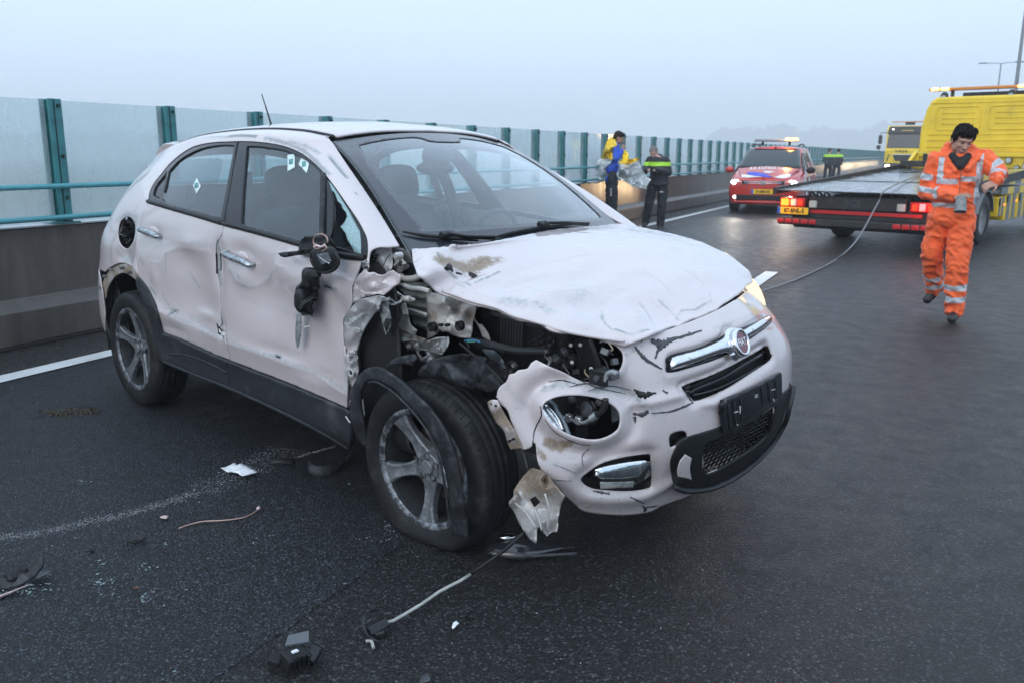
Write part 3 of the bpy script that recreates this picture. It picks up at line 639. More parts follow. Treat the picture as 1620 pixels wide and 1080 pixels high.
GL_CRAZ = crazed()
GL_LAMP = glass('lamp_glass', (.9, .95, .97), .06, 90., .3, 1.2)
M('sticker_white', (.62, .74, .72), .6, bump=0)

car = empty('crashed_car', (CARX, CARY, 0), CARYAW, label='badly crashed white compact crossover with torn off front wing, dented doors and bent bonnet', cat='car')
# ---------------------------------------------------------------- tools that work on the body surface
def at3(net, pts): return net.at(pts)
def strokes(net, items):
    out = []
    for ch, rad, st, pts in items: out.append((ch, rad, st, net.at(pts)))
    def f(P):
        W = np.zeros((len(P), 3))
        for ch, rad, st, L in out:
            if len(L) == 1: d = np.linalg.norm(P - L[0], axis=1)
            else: d = dist_line(P, L, closed=False)
            W[:, ch] = np.maximum(W[:, ch], st * np.exp(-(d / rad)**2))
        return W
    return f
def ribbon(name, net, pts, width, mat, parent, lift=.0018, jag=.5, seed=1, thick=.0016, seg=5):
    """thin irregular mark, seam or chip lying on the surface"""
    P = curve([p[:2] for p in pts], closed=False, seg=seg); wpx = np.interp(np.linspace(0, 1, len(P)), np.linspace(0, 1, len(pts)), [p[2] if len(p) > 2 else 1. for p in pts])
    uv = net.inv(P); Q = net(uv) + net.normal(uv) * 0; Nn = net.normal(uv); c = Q.mean(0) - np.array([-1.2, 0, .7]); s = np.sign((Nn @ c).mean()); Nn = Nn * s
    T = np.gradient(Q, axis=0); S = np.cross(T, Nn); S /= np.maximum(np.linalg.norm(S, axis=1, keepdims=True), 1e-9); rg = np.random.default_rng(seed)
    a = width * wpx * (1 + jag * rg.uniform(-1, 1, len(Q))); b = width * wpx * (1 + jag * rg.uniform(-1, 1, len(Q)))
    V = np.vstack([Q + S * a[:, None] + Nn * lift, Q - S * b[:, None] + Nn * lift]); n = len(Q)
    return mesh(name, V, [(i, i + 1, n + i + 1, n + i) for i in range(n - 1)], mat, parent, attrs={'wear': np.zeros((2 * n, 3))}, solid=thick, off=0.)
def rail_on(name, net, pts, r, mat, parent, lift=0., seg=4, n=6):
    P = curve([p[:2] for p in pts], closed=False, seg=seg); uv = net.inv(P); Nn = net.normal(uv); Q = net(uv); c = Q.mean(0) - np.array([-1.2, 0, .7]); s = np.sign((Nn @ c).mean())
    b = MB(); b.tube([tuple(q) for q in Q + Nn * s * lift], r, n); return b.build(name, mat, parent, smooth=True)
def facets(v, size, seed):
    """piecewise flat random heights: the look of buckled sheet metal"""
    rg = np.random.default_rng(int(seed * 13) + 5); lo, hi = v.min(0) - size * 2, v.max(0) + size * 2; n = int(np.prod(hi - lo) / size**2) + 6
    S = np.vstack([rg.uniform(lo, hi, (n, 2)), [lo, hi, (lo[0], hi[1]), (hi[0], lo[1])]]); H = rg.uniform(-1, 1, len(S))
    q, _, t, ov = delaunay_2d_cdt([Vector(p) for p in S.tolist()], [], [], 0, 1e-6)[:4]; q = np.array([tuple(p) for p in q]); H = np.array([H[o[0]] if len(o) else 0. for o in ov]) if len(ov) == len(q) else H[:len(q)]; out = np.zeros(len(v))
    for a, b, c in t:
        A, B, C = q[a], q[b], q[c]; d = (B[1] - C[1]) * (A[0] - C[0]) + (C[0] - B[0]) * (A[1] - C[1])
        if abs(d) < 1e-9: continue
        u = ((B[1] - C[1]) * (v[:, 0] - C[0]) + (C[0] - B[0]) * (v[:, 1] - C[1])) / d; w2 = ((C[1] - A[1]) * (v[:, 0] - C[0]) + (A[0] - C[0]) * (v[:, 1] - C[1])) / d; m = (u >= 0) & (w2 >= 0) & (u + w2 <= 1)
        out[m] = u[m] * H[a] + w2[m] * H[b] + (1 - u[m] - w2[m]) * H[c]
    return out
def sheet(name, poly, depth, mat, parent, holes=(), fold=.008, fs=14., step=3.2, thick=.0018, wear=None, seed=1., seg=3, axis='Y', rough=0., ribs=None, fr=CAR, mats=None):
    """crumpled sheet metal or plastic: outline surveyed in the photograph, depth from control points"""
    out = curve(poly, seg=seg); v, f = fill(out, [curve(h, seg=seg) for h in holes], step); D = np.array([d[:2] for d in depth], float); dv = np.array([d[2] for d in depth])
    r = np.linalg.norm(v[:, None] - D[None], axis=2) + 2; w_ = r**-2.2; y = (w_ * dv).sum(1) / w_.sum(1)
    d = fr.dir(v[:, 0], v[:, 1]); ai = 'XYZ'.index(axis)
    q = np.stack([v[:, 0] * .0024, v[:, 1] * .0024, np.full(len(v), seed)], 1)
    nz = fbm(q, fs, seed, 4); nz = np.abs(nz) * 2 - .5      # sharp creases
    y = y + fold * (.22 * nz + 1.5 * facets(v, max(8., 150. / fs), seed))
    if ribs is not None: y = y + ribs(v)
    t = (y - fr.o[ai]) / d[:, ai]; P = fr.o + d * t[:, None]
    n = np.cross(P[f[:, 1]] - P[f[:, 0]], P[f[:, 2]] - P[f[:, 0]]).mean(0)
    if n @ (fr.o - P.mean(0)) < 0: f = f[:, ::-1]
    W = np.zeros((len(P), 3)) if wear is None else wear(v, P)
    return mesh(name, P, f, mat, parent, attrs={'wear': W}, solid=thick, off=-1., autosm=24)
def noisy_wear(rs=.6, g=.3, b=.0, sc=9., edge=.0, poly=None):
    def f(v, P):
        a = fbm(P, sc, 2.) * .5 + .5; c = fbm(P, sc * 1.7, 9.) * .5 + .5; W = np.stack([a * rs * 1.3, c * g * 1.4, np.zeros(len(P)) + b], 1)
        if edge: d = dist_line(v, poly); W[:, 0] = np.maximum(W[:, 0], edge * np.exp(-(d / 4)**2))
        return np.clip(W, 0, 1)
    return f

# ---------------------------------------------------------------- outlines surveyed on the side of the car
DLO_TOP_R = [(233.5, 317), (236, 304), (242, 291), (252.6, 277.4), (266, 261), (280.7, 247.8), (295.5, 237.4), (310, 230.7), (332.6, 226), (355, 224.4), (376, 223.6)]
DLO_TOP_F = [(376.6, 223.4), (404, 224.4), (433, 227.8), (455.5, 233.3), (475.5, 242), (493, 254.5), (511, 272), (529, 294.5), (549, 323), (564.5, 345.5), (574.5, 363), (581, 379), (582, 400), (580, 411)]
BELT_R = [(233, 321), (266, 330.5), (303, 341), (332, 350), (352, 356.5)]
BELT_F = [(352, 356.5), (404, 370.5), (469, 388.5), (538, 408), (570, 412.5), (580, 411)]
SEAM = [(352.5, 357.5), (351, 372), (343, 388), (343, 415), (347, 455), (349.5, 496), (357, 534), (363.6, 568)]
BOT_R = [(259, 526), (297.5, 541), (335, 558), (363.6, 569.5)]
BOT_F = [(364, 569.5), (409, 587), (451, 603), (500, 623.5), (549, 645)]
REAR_E = [(233, 322), (230.4, 332), (224.4, 340), (219, 358), (214.5, 385), (213.8, 402), (215.6, 414.5), (218.7, 436.5)]
ARCH_D = [(218.7, 437), (224, 444), (234.5, 457), (241, 470), (247, 484), (255, 511), (259, 526)]
FRONT_E = [(549, 645), (550, 620), (549, 586), (545.5, 547), (543, 510), (551.6, 494), (557, 480), (557, 457), (560.7, 446), (568.5, 425.5), (571, 414)]
def inset(poly, d): 
    """shrink an outline (in metres on the surface) for the shut lines"""
    P = np.asarray(poly, float); n = len(P); a = np.sign(sum(P[i][0] * P[(i + 1) % n][1] - P[(i + 1) % n][0] * P[i][1] for i in range(n))); T = np.roll(P, -1, 0) - np.roll(P, 1, 0); L = np.linalg.norm(T, axis=1, keepdims=True); return P + np.stack([-T[:, 1], T[:, 0]], 1) / np.maximum(L, 1e-9) * d * a
WEAR_DOORS = strokes(SIDE, [
 (0, .020, .55, [(258, 468), (275, 500), (310, 517), (350, 537)]), (0, .018, .6, [(350, 535), (395, 553), (440, 567), (500, 590), (548, 618)]),
 (0, .020, .85, [(345, 383), (346, 400), (346, 425), (350, 450)]), (0, .035, .45, [(300, 385), (335, 390), (345, 398)]), (0, .03, .5, [(300, 500), (345, 530), (375, 545)]),
 (0, .018, .78, [(266, 500), (272, 490), (282, 493)]), (0, .02, .62, [(222, 410), (228, 418)]), (0, .012, .95, [(238, 455), (246, 465)]),
 (0, .030, .55, [(365, 425), (378, 446), (400, 452)]), (0, .02, .5, [(430, 430), (424, 448)]), (0, .020, .75, [(500, 440), (518, 452), (530, 458)]), (0, .014, 1., [(513, 452), (526, 458)]),
 (0, .012, .85, [(350, 490), (352, 525)]), (0, .015, .65, [(425, 560), (450, 570)]), (0, .013, 1., [(436, 562), (444, 565)]), (0, .06, .38, [(480, 500), (520, 470)]), (0, .05, .4, [(220, 385), (300, 395)]),
 (0, .03, .55, [(552, 500), (546, 560), (550, 630)]), (0, .03, .42, [(380, 470), (470, 500)]), (0, .012, .7, [(500, 425), (502, 440)]), (0, .04, .35, [(300, 540), (350, 560)]), (0, .03, .4, [(470, 600), (540, 630)]),
 (2, .0075, .9, [(342.5, 402), (343, 432)]), (2, .007, .9, [(349, 402), (349.5, 428)]), (2, .006, .9, [(343, 512), (346, 527), (354, 534)]), (2, .006, .8, [(343, 512), (351, 524)]), (2, .008, .6, [(270, 497), (279, 491)]), (2, .006, .75, [(514, 452), (524, 456)]), (2, .009, .6, [(437, 563), (443, 565)]),
 (0, .03, .5, [(530, 410), (548, 420)]), (1, .05, .3, [(540, 600), (500, 600)]), (0, .015, .6, [(300, 430), (316, 455)]), (0, .012, .6, [(262, 400), (262, 430)]),
])
WEAR_RING = strokes(SIDE, [
 (0, .018, .62, [(300, 222), (330, 217), (360, 217)]), (0, .016, .9, [(362, 216), (380, 214.5), (405, 216)]), (0, .018, .8, [(420, 219), (450, 226), (480, 238), (500, 256), (520, 276)]), (0, .02, .7, [(455, 225), (485, 232), (505, 243)]),
 (0, .012, 1., [(522, 250), (534, 265), (548, 281)]), (0, .02, .55, [(520, 245), (535, 262), (549, 280)]), (0, .010, .9, [(562, 305), (565, 308)]), (0, .02, .4, [(249, 250), (290, 235)]), (0, .03, .45, [(200, 345), (215, 350)]),
 (0, .035, .62, [(186, 400), (200, 412), (213, 405)]), (0, .03, .6, [(176, 392), (176, 412)]), (0, .03, .6, [(183, 350), (200, 338), (217, 345)]), (0, .02, .75, [(212, 350), (216, 375), (214, 400)]), (0, .03, .5, [(220, 320), (212, 345)]),
 (1, .02, .65, [(160, 460), (167, 440), (180, 424), (196, 420), (210, 428)]), (0, .012, .5, [(255, 240), (262, 262)]), (0, .05, .35, [(230, 300), (245, 270)]),
])
uvR = lambda pts, seg=5: SIDE.inv(curve(pts, closed=False, seg=seg))
dlo = np.vstack([uvR(DLO_TOP_R), uvR(DLO_TOP_F)[1:], uvR(BELT_F[::-1])[1:], uvR(BELT_R[::-1])[1:]])
# body side with rear wing, C pillar, roof rail and A pillar in one pressing
top = [(u, 9.12) for u in np.linspace(.35, 7.7, 40)]
apil = uvR([(632, 389), (616, 362), (600, 336), (570, 291), (545, 255), (527, 228), (519, 218.5), (508, 211.5)])
rear_low = [(8.3, 8.3), (8.45, 7.5), (8.42, 7.), (8.3, 6.4), (8.0, 5.9), (7.85, 5.2), (7.8, 4.6), (7.75, 4.2), (7.6, 3.75)]
arch_out = uvR([(166, 430), (172, 424.5), (184, 418), (195, 416.2), (207.7, 422), (217, 436)])
rd = uvR(REAR_E[::-1]); top2 = uvR(DLO_TOP_R)
ring = np.vstack([apil, [(u, 9.12) for u in np.linspace(.5, 7.9, 40)], rear_low, arch_out, rd[1:], top2[1:], uvR(DLO_TOP_F)[1:], uvR([(580, 411), (582, 420), (584, 405), (588, 396), (600, 391), (616, 391)])[1:]])
body = patch('body_side', SIDE, ring, PAINTW, car, holes=[SIDE.inv(curve([(201, 343.5), (208, 346), (213, 355), (213.5, 368), (210.5, 382), (204, 392), (197, 393), (190, 386), (186.5, 374), (187.5, 358), (192.5, 348)]))], step=8, wear=WEAR_RING, uvspace=True)
# fuel filler: dark round recess with the flap torn away
fc = SIDE.at([(200, 367)])[0]; b = MB(); b.lathe([(.062, 0), (.058, .05), (.02, .055), (.02, .03), (.0001, .03)], 28, (fc[0], fc[1] + .004, fc[2]), (0, 1, 0)); rc = b.build('fuel_recess', BLK, body); rc.scale = (1., 1, 1.)
b = MB(); b.lathe([(.03, -.008), (.033, 0), (.033, .03), (.0001, .03)], 20, (fc[0] + .005, fc[1] + .03, fc[2] - .004), (0, 1, 0)); b.box((fc[0] + .005, fc[1] + .022, fc[2]), (.05, .012, .014)); b.build('fuel_cap', GLOSSBLK, body)
for a0 in range(7):
    b = MB(); q = a0 * .9; b.tube([(fc[0] + .064 * math.cos(q), fc[1] - .003, fc[2] + .07 * math.sin(q)), (fc[0] + .045 * math.cos(q + .1), fc[1] + .02, fc[2] + .05 * math.sin(q + .1))], .006, 6); b.build('clip', BLK, rc)
# exposed wheel arch flange with clips
fl_o = [(217.5, 437), (207.7, 422.5), (195, 416.8), (184, 418.5), (172.6, 425), (164, 437), (158.5, 450), (154.5, 471), (158, 474), (163.6, 473), (166.5, 458.6), (172, 446), (181, 436), (193.5, 432), (207.7, 440.5), (218, 449)]
fl = patch('arch_flange', SIDE, fl_o, PRIMER, car, step=7, lift=-.012, wear=lambda P: np.stack([fbm(P, 12, 1.) * .4 + .45, fbm(P, 9, 4.) * .6 + .55, P[:, 0] * 0], 1), seg=4)
for px, py in [(160, 455), (166, 437), (176, 427), (193, 424), (205, 431)]:
    q = SIDE.at([(px, py)])[0]; b = MB(); b.tube([(q[0], q[1] - .012, q[2]), (q[0], q[1] + .02, q[2])], .009, 10); b.build('clip', BAREG, fl)
rb = patch('rear_bumper', SIDE, [(u, v) for u, v in [(7.6, 3.75), (7.75, 4.2), (7.8, 4.6), (7.85, 4.95), (8.5, 4.95), (9.5, 4.9), (10, 4.9), (10, 1.2), (9.2, 1.1), (8.2, 1.1), (7.45, 1.4), (7.25, 2.2), (7.2, 3.0), (7.3, 3.5)]], PAINTW, car, step=14, uvspace=True)
patch('rear_skirt', SIDE, [(7.25, 2.0), (7.45, 1.35), (8.2, 1.05), (9.2, 1.0), (10, 1.0), (10, .05), (8.6, .05), (7.3, .1), (7.1, 1.0)], CLAD, rb, step=16, uvspace=True, lift=.002)
# tail lamp
patch('tail_lamp', SIDE, [(7.98, 5.95), (8.3, 6.35), (8.75, 6.2), (8.95, 5.6), (8.9, 5.0), (8.5, 4.98), (7.9, 4.98), (7.9, 5.4)], M('red_lamp_glass', (.42, .012, .02), .15, var=.3, vs=20, bump=0, coat=.5), car, step=8, uvspace=True, lift=.006)
patch('lamp_frame', SIDE, [(7.86, 5.9), (8.0, 6.02), (7.93, 5.4), (7.93, 4.9), (7.84, 4.9), (7.86, 5.4)], GLOSSBLK, car, step=8, uvspace=True, lift=.003)
# tailgate, rear window, spoiler
tg = patch('tailgate', SIDE, [(8.45, 7.3), (8.45, 6.9), (8.75, 6.25), (8.98, 5.6), (8.92, 4.96), (9.5, 4.92), (10, 4.92), (10, 7.0), (9.4, 7.0), (8.9, 7.05)], PAINTW, car, step=14, uvspace=True)
patch('rear_window', SIDE, [(8.45, 7.3), (8.9, 7.07), (9.4, 7.02), (10, 7.02), (10, 8.55), (9.3, 8.5), (8.6, 8.4), (8.35, 8.3)], GL_SIDE, tg, step=14, uvspace=True, lift=-.004)
V = []; ys_ = np.linspace(-1, 1, 17)
for y in ys_:
    a, t = abs(y), y * .50; zt = 1.532 - .052 * a**2.5; V += [(-2.54, t * 1.02, 1.556 - .055 * a**2.2), (-2.72, t * 1.05, zt + .022), (-2.91 + .05 * a**3, t, zt - .012), (-2.94 + .05 * a**3, t, zt - .034), (-2.93 + .05 * a**3, t, zt - .058), (-2.92, t * .98, zt - .085), (-2.78, t * .94, zt - .09)]
mesh('spoiler', V, [(i * 7 + j, i * 7 + (j + 1) % 7, (i + 1) * 7 + (j + 1) % 7, (i + 1) * 7 + j) for i in range(16) for j in range(7)] + [tuple(range(7))[::-1], tuple(16 * 7 + j for j in range(7))], PAINTW, car, fix=True, autosm=50, bevel=.004)
# roof
nu_, nv_ = 60, 15
U, V_ = np.meshgrid(np.linspace(.12, 7.96, nu_), np.linspace(9.2, 11, nv_), indexing='ij'); P = SIDE(np.stack([U.ravel(), V_.ravel()], 1)).reshape(nu_, nv_, 3)
full = np.concatenate([P, (P * [1, -1, 1])[:, ::-1][:, 1:]], 1); nr = full.shape[1]; full = full.reshape(-1, 3)
roof = mesh('roof', full, [(i * nr + j, i * nr + j + 1, (i + 1) * nr + j + 1, (i + 1) * nr + j) for i in range(nu_ - 1) for j in range(nr - 1)], PAINTW, car, attrs={'wear': np.zeros((len(full), 3))}, solid=.01, off=0.)
b = MB(); uvs = np.stack([np.linspace(.3, 7.0, 40), np.full(40, 9.165)], 1); b.tube([tuple(p) for p in SIDE(uvs) + [0, 0, .0]], [.0095 * (1 - .75 * t) for t in np.linspace(0, 1, 40)], 6); b.build('roof_moulding', GLOSSBLK, roof, smooth=True)
b = MB(); b.tube([tuple(p * np.array([1, -1, 1])) for p in SIDE(uvs) + [0, 0, -.004]], .006, 6); b.build('roof_moulding', GLOSSBLK, roof, smooth=True)
b = MB(); b.lathe([(.0001, .03), (.018, .028), (.028, 0)], 14, (-2.37, 0, 1.583), (0, 0, 1)); base = b.build('aerial_base', BLK, roof)
q = CAR.X(414, 149, -2.60); b = MB(); b.tube([(-2.37, 0, 1.59), (-2.38, 0, 1.62), (-2.60, q[1], q[2])], [.007, .006, .0028], 8); b.build('aerial', BLK, roof)
# inner shell seen through the shut lines
patch('inner_shell', SIDE, [(.9, .4), (.95, 2.5), (1.1, 5.9), (3, 5.85), (5.4, 5.8), (5.2, 3), (5.0, .6), (3, .3)], DEEP, car, step=30, uvspace=True, lift=-.055)
# doors
dr = np.vstack([uvR(BELT_R), uvR(SEAM)[1:], uvR(BOT_R[::-1]), uvR(ARCH_D[::-1])[1:], uvR(REAR_E[::-1])[1:]])
df = np.vstack([uvR(BELT_F), uvR(FRONT_E[::-1]), uvR(BOT_F[::-1])[1:], uvR(SEAM[::-1])[1:]])
rear_door = patch('rear_door', SIDE, inset(dr, .006), PAINTW, car, step=7, wear=WEAR_DOORS, uvspace=True)
front_door = patch('front_door', SIDE, inset(df, .006), PAINTW, car, step=7, wear=WEAR_DOORS, uvspace=True)
G_RQ = [(255.5, 314), (242.5, 310), (242.2, 302.6), (246.7, 292), (258.5, 277.4), (262.6, 271.5), (259, 290)]
G_R = [(257.5, 318.5), (261, 295), (266, 271, 1), (274, 262), (281, 255), (295.5, 245), (318, 234.8), (347, 229.4), (369.5, 230, 1), (362, 270), (348, 344, 1), (300, 331.5)]
G_F = [(389.7, 231, 1), (415.5, 232.3), (449, 238), (475.5, 248.5), (493, 259.5), (505.5, 271.5, 1), (505.5, 320), (504.5, 387), (471, 380), (420, 366), (381, 354.5, 1), (384, 300)]
G_FQ = [(515.5, 279, 1), (525.5, 291), (549, 328), (562, 352), (569, 368), (570, 402, 1), (540, 392.5), (515.5, 386, 1)]
trim_r = np.vstack([uvR(DLO_TOP_R), uvR([(376, 223.6), (365, 285), (352, 356.5)])[1:], uvR(BELT_R[::-1])[1:]])
trim_f = np.vstack([uvR(DLO_TOP_F), uvR(BELT_F[::-1])[1:], uvR([(352, 356.5), (365, 285), (377, 223.4)])[1:]])
hz = lambda g: SIDE.inv(curve(g, seg=4))
tr = patch('window_frame', SIDE, inset(trim_r, .004), GLOSSBLK, rear_door, holes=[hz(G_RQ), hz(G_R)], step=9, uvspace=True, lift=-.004, solid=.012)
tf = patch('window_frame', SIDE, inset(trim_f, .004), GLOSSBLK, front_door, holes=[hz(G_F), hz(G_FQ)], step=9, uvspace=True, lift=-.004, solid=.012)
patch('window_glass', SIDE, inset(hz(G_RQ), -.01), GLOSSBLK, rear_door, step=14, uvspace=True, lift=-.012, solid=.003)
patch('window_glass', SIDE, inset(hz(G_R), -.012), GL_SIDE, rear_door, step=16, uvspace=True, lift=-.012, solid=0)
patch('window_glass', SIDE, inset(hz(G_F), -.012), GL_SIDE, front_door, step=16, uvspace=True, lift=-.012, solid=0)
HOLE = [(515.4, 291, 1), (519, 293.5, 1), (521, 299, 1), (526.5, 301.5, 1), (529, 310, 1), (531.5, 316, 1), (537, 320, 1), (539, 327, 1), (544.5, 333, 1), (546, 339, 1), (543, 347, 1), (539.5, 352, 1), (534.5, 357, 1), (538.5, 362, 1), (543, 368, 1), (545.5, 378, 1), (552, 388, 1), (555, 396.5, 1), (535, 390.5, 1), (517.5, 385.5, 1), (519, 372, 1), (517, 360, 1), (514.8, 345, 1)]
patch('broken_glass', SIDE, [(515.2, 279, 1), (525.5, 291), (549, 328), (562, 352), (569, 368), (570, 402, 1)] + HOLE[12:][:6] + HOLE[:12][::-1][:0], GL_CRAZ, front_door, step=8, lift=-.012, solid=.003, seg=3) if False else None
patch('broken_glass', SIDE, [(556, 397, 1), (552, 388, 1), (545.5, 378, 1), (543, 368, 1), (538.5, 362, 1), (534.5, 357, 1), (539.5, 352, 1), (543, 347, 1), (546, 339, 1), (544.5, 333, 1), (539, 327, 1), (537, 320, 1), (531.5, 316, 1), (529, 310, 1), (526.5, 301.5, 1), (521, 299, 1), (519, 293.5, 1), (515.4, 291, 1), (515.6, 280, 1), (526.5, 292), (550, 329), (563, 353), (570, 368), (571, 402, 1)], GL_CRAZ, front_door, step=8, lift=-.012, solid=.003, seg=3)
patch('broken_glass', SIDE, [(514.5, 350, 1), (518, 352, 1), (519, 366, 1), (517, 372, 1), (519, 382, 1), (514.5, 385, 1)], GL_CRAZ, front_door, step=8, lift=-.012, solid=.003, seg=2)
rail_on('belt_moulding', SIDE, [(234, 319), (266, 328.5), (303, 339), (332, 347.5), (351, 353.5)], .011, BLK, rear_door, lift=.002)
rail_on('belt_moulding', SIDE, [(353, 354), (404, 367), (440, 377), (469, 385.5), (500, 394)], .011, BLK, front_door, lift=.002)
rail_on('belt_moulding', SIDE, [(520, 399), (545, 404.5), (577, 408.5)], .014, BLK, front_door, lift=.004)
rail_on('window_bar', SIDE, [(511, 276), (510.5, 310), (509.5, 350), (509, 389)], .0145, SCUFFBLK, front_door, lift=-.002)
ribbon('pillar_seam', SIDE, [(374, 226), (365, 285), (353, 352)], .0018, DEEP, front_door, jag=0, lift=-.0022)
# stickers inside the glass
STK = MATS['sticker_white']
for pts, nm in [([(308.5, 280, 1), (315, 293, 1), (308, 306, 1), (302, 292, 1)], rear_door), ([(452, 244, 1), (464.5, 240.5, 1), (463.5, 264, 1), (452, 270, 1)], front_door), ([(475, 245.5, 1), (487, 256, 1), (482.5, 272.5, 1), (469.5, 259, 1)], front_door)]:
    s_ = patch('sticker', SIDE, pts, STK, nm, step=12, lift=-.010, solid=.0006, seg=1)
    c = np.mean([p[:2] for p in pts], 0); patch('printed_code', SIDE, [(c[0] - 3, c[1] - 4, 1), (c[0] + 3, c[1] - 5, 1), (c[0] + 3, c[1] + 3, 1), (c[0] - 3, c[1] + 4, 1)], M('sticker_print', (.12, .3, .3), .6), s_, step=12, lift=-.0085, solid=.0004, seg=1)
# door handles: worn silver grips
def handle(pts, parent):
    uv = SIDE.inv(pts); q = SIDE(uv); b = MB(); a, e = q[0], q[-1]; m = (a + e) / 2 + [0, -.035, .0]
    pth = [a + [0, .0, 0], a + [.012, -.024, 0], m + (a - m) * .4, m + (e - m) * .4, e + [-.012, -.026, 0], e + [0, .0, 0]]
    b.tube([tuple(p) for p in pth], [.010, .015, .017, .0165, .013, .006], 10, flat=.75); h = b.build('door_handle', M('worn_silver_handle', (.42, .45, .47), .3, metal=.75, var=.5, vs=60, dirt=(.05, .06, .06), dirts=45, dirtamt=.45), parent, smooth=True)
    b = MB(); b.sphere(tuple((a + e) / 2 + [0, .006, .004]), (.062, .008, .030), 16, 8); b.build('handle_cup', PAINTW, h, smooth=True); return h
handle([(226, 362.5), (257, 374)], rear_door); handle([(360, 401), (404, 419)], front_door)
b = MB(); q = SIDE.at([(362, 403)])[0]; b.box((q[0], q[1] - .012, q[2] + .002), (.03, .02, .036), (0, 0, .1)); b.build('lock_cover', MATS['worn_silver_handle'], front_door, bevel=.004)
# sill cladding and the front part of the rear wheel arch trim
sill = patch('sill_cladding', SIDE, [(260, 526, 1), (297.5, 541.5), (335, 558.5), (363, 570), (409, 588), (451, 604), (500, 624.5), (549, 646), (556, 652, 1), (558, 690), (556, 705, 1), (520, 684), (470, 658), (420, 634), (379, 616), (316, 591), (262, 570, 1), (252, 548)], CLAD, car, step=9, lift=.014, solid=.03, seg=4)
b = MB(); uvs = SIDE.inv(curve([(262, 570), (316, 592), (379, 617), (460, 654), (520, 685), (555, 706)], closed=False)); b.tube([tuple(p + [0, -.010, -.004]) for p in SIDE(uvs)], .010, 8); b.build('sill_lip', CLAD, sill, smooth=True)
rail_on('sill_rib', SIDE, [(274, 560), (300, 561), (340, 576), (362, 588)], .006, CLAD, sill, lift=.013)
ribbon('sill_joint', SIDE, [(363, 571), (362, 584), (366, 592), (366, 605)], .0035, DEEP, sill, lift=.0155, jag=.2)
b = MB(); b.box((-1.3, -.60, .27), (1.75, .20, .05)); b.build('underbody_rail', DEEP, car)
patch('arch_trim', SIDE, [(219, 438, 1), (226, 444), (236, 458), (242, 471), (248, 485), (256, 512), (260, 526, 1), (262, 548), (262, 572, 1), (255, 566), (250, 545), (244, 515), (236, 490), (226, 468), (219, 452)], CLAD, car, step=8, lift=.012, solid=.03, seg=4)
# underside of car, wheel houses, bulkhead
b = MB(); b.box((-1.75, 0, .26), (2.8, 1.35, .06)); b.build('floor_pan', DEEP, car)
b = MB(); b.lathe([(.0001, .0), (.41, .0), (.41, -.26)], 30, (-2.57, -.60, .40), (0, 1, 0), -1.9, 1.9); b.build('wheel_house', DEEP, car, smooth=True)
b = MB(); b.lathe([(.0001, .0), (.41, .0), (.41, .26)], 30, (-2.57, .60, .40), (0, 1, 0), -1.9, 1.9); b.build('wheel_house', DEEP, car, smooth=True)
b = MB(); b.box((-.42, 0, .72), (.06, 1.50, .80)); b.build('bulkhead', M('bulkhead_grey', (.05, .05, .05), .8), car)
patch('wheel_liner', SIDE, [(7.2, 3.9), (7.35, 3.0), (7.1, 2.0), (7.0, .8), (6.6, .8), (6.7, 2.0), (6.8, 3.0)], BLK, car, step=14, uvspace=True, lift=-.06)
# left side of the car, mirrored and undamaged
mir = lambda o, nm, mat=None: None
full_side = np.vstack([[(u, 9.12) for u in np.linspace(.5, 7.9, 30)], rear_low, arch_out, uvR(ARCH_D)[1:], uvR(BOT_R)[1:], uvR(BOT_F)[1:], [(1.0, 2.4), (.85, 3.9), (.8, 5.2), (.6, 5.75)], apil])
ls = patch('body_side', SIDE_L, full_side, PAINTW, car, holes=[inset(dlo, .0)], step=22, uvspace=True)
patch('window_frame', SIDE_L, inset(dlo, .003), GLOSSBLK, ls, holes=[hz(G_RQ), hz(G_R), hz(G_F), hz(G_FQ)], step=18, uvspace=True, lift=-.004, solid=.012)
for g in (G_RQ, G_R, G_F, G_FQ): patch('window_glass', SIDE_L, inset(hz(g), -.012), GL_FAR, ls, step=24, uvspace=True, lift=-.012, solid=0)
for nm_, ol_, mt_ in (('rear_bumper', [(7.6, 3.75), (7.75, 4.2), (7.8, 4.6), (7.85, 4.95), (8.5, 4.95), (9.5, 4.9), (10, 4.9), (10, 1.2), (9.2, 1.1), (8.2, 1.1), (7.45, 1.4), (7.25, 2.2), (7.2, 3.0), (7.3, 3.5)], PAINTW), ('rear_skirt', [(7.25, 2.0), (7.45, 1.35), (8.2, 1.05), (9.2, 1.0), (10, 1.0), (10, .05), (8.6, .05), (7.3, .1), (7.1, 1.0)], CLAD), ('tailgate', [(8.45, 7.3), (8.45, 6.9), (8.75, 6.25), (8.98, 5.6), (8.92, 4.96), (9.5, 4.92), (10, 4.92), (10, 7.0), (9.4, 7.0), (8.9, 7.05)], PAINTW), ('rear_window', [(8.45, 7.3), (8.9, 7.07), (9.4, 7.02), (10, 7.02), (10, 8.55), (9.3, 8.5), (8.6, 8.4), (8.35, 8.3)], GL_FAR), ('tail_lamp', [(7.98, 5.95), (8.3, 6.35), (8.75, 6.2), (8.95, 5.6), (8.9, 5.0), (8.5, 4.98), (7.9, 4.98), (7.9, 5.4)], MATS['red_lamp_glass'])): patch(nm_, SIDE_L, ol_, mt_, ls, step=22, uvspace=True, lift=.002)
patch('sill_cladding', SIDE_L, [(.9, 1.8), (2.8, 1.9), (5.2, 1.9), (5.2, .3), (.9, .3)], CLAD, car, step=22, uvspace=True, lift=.012)

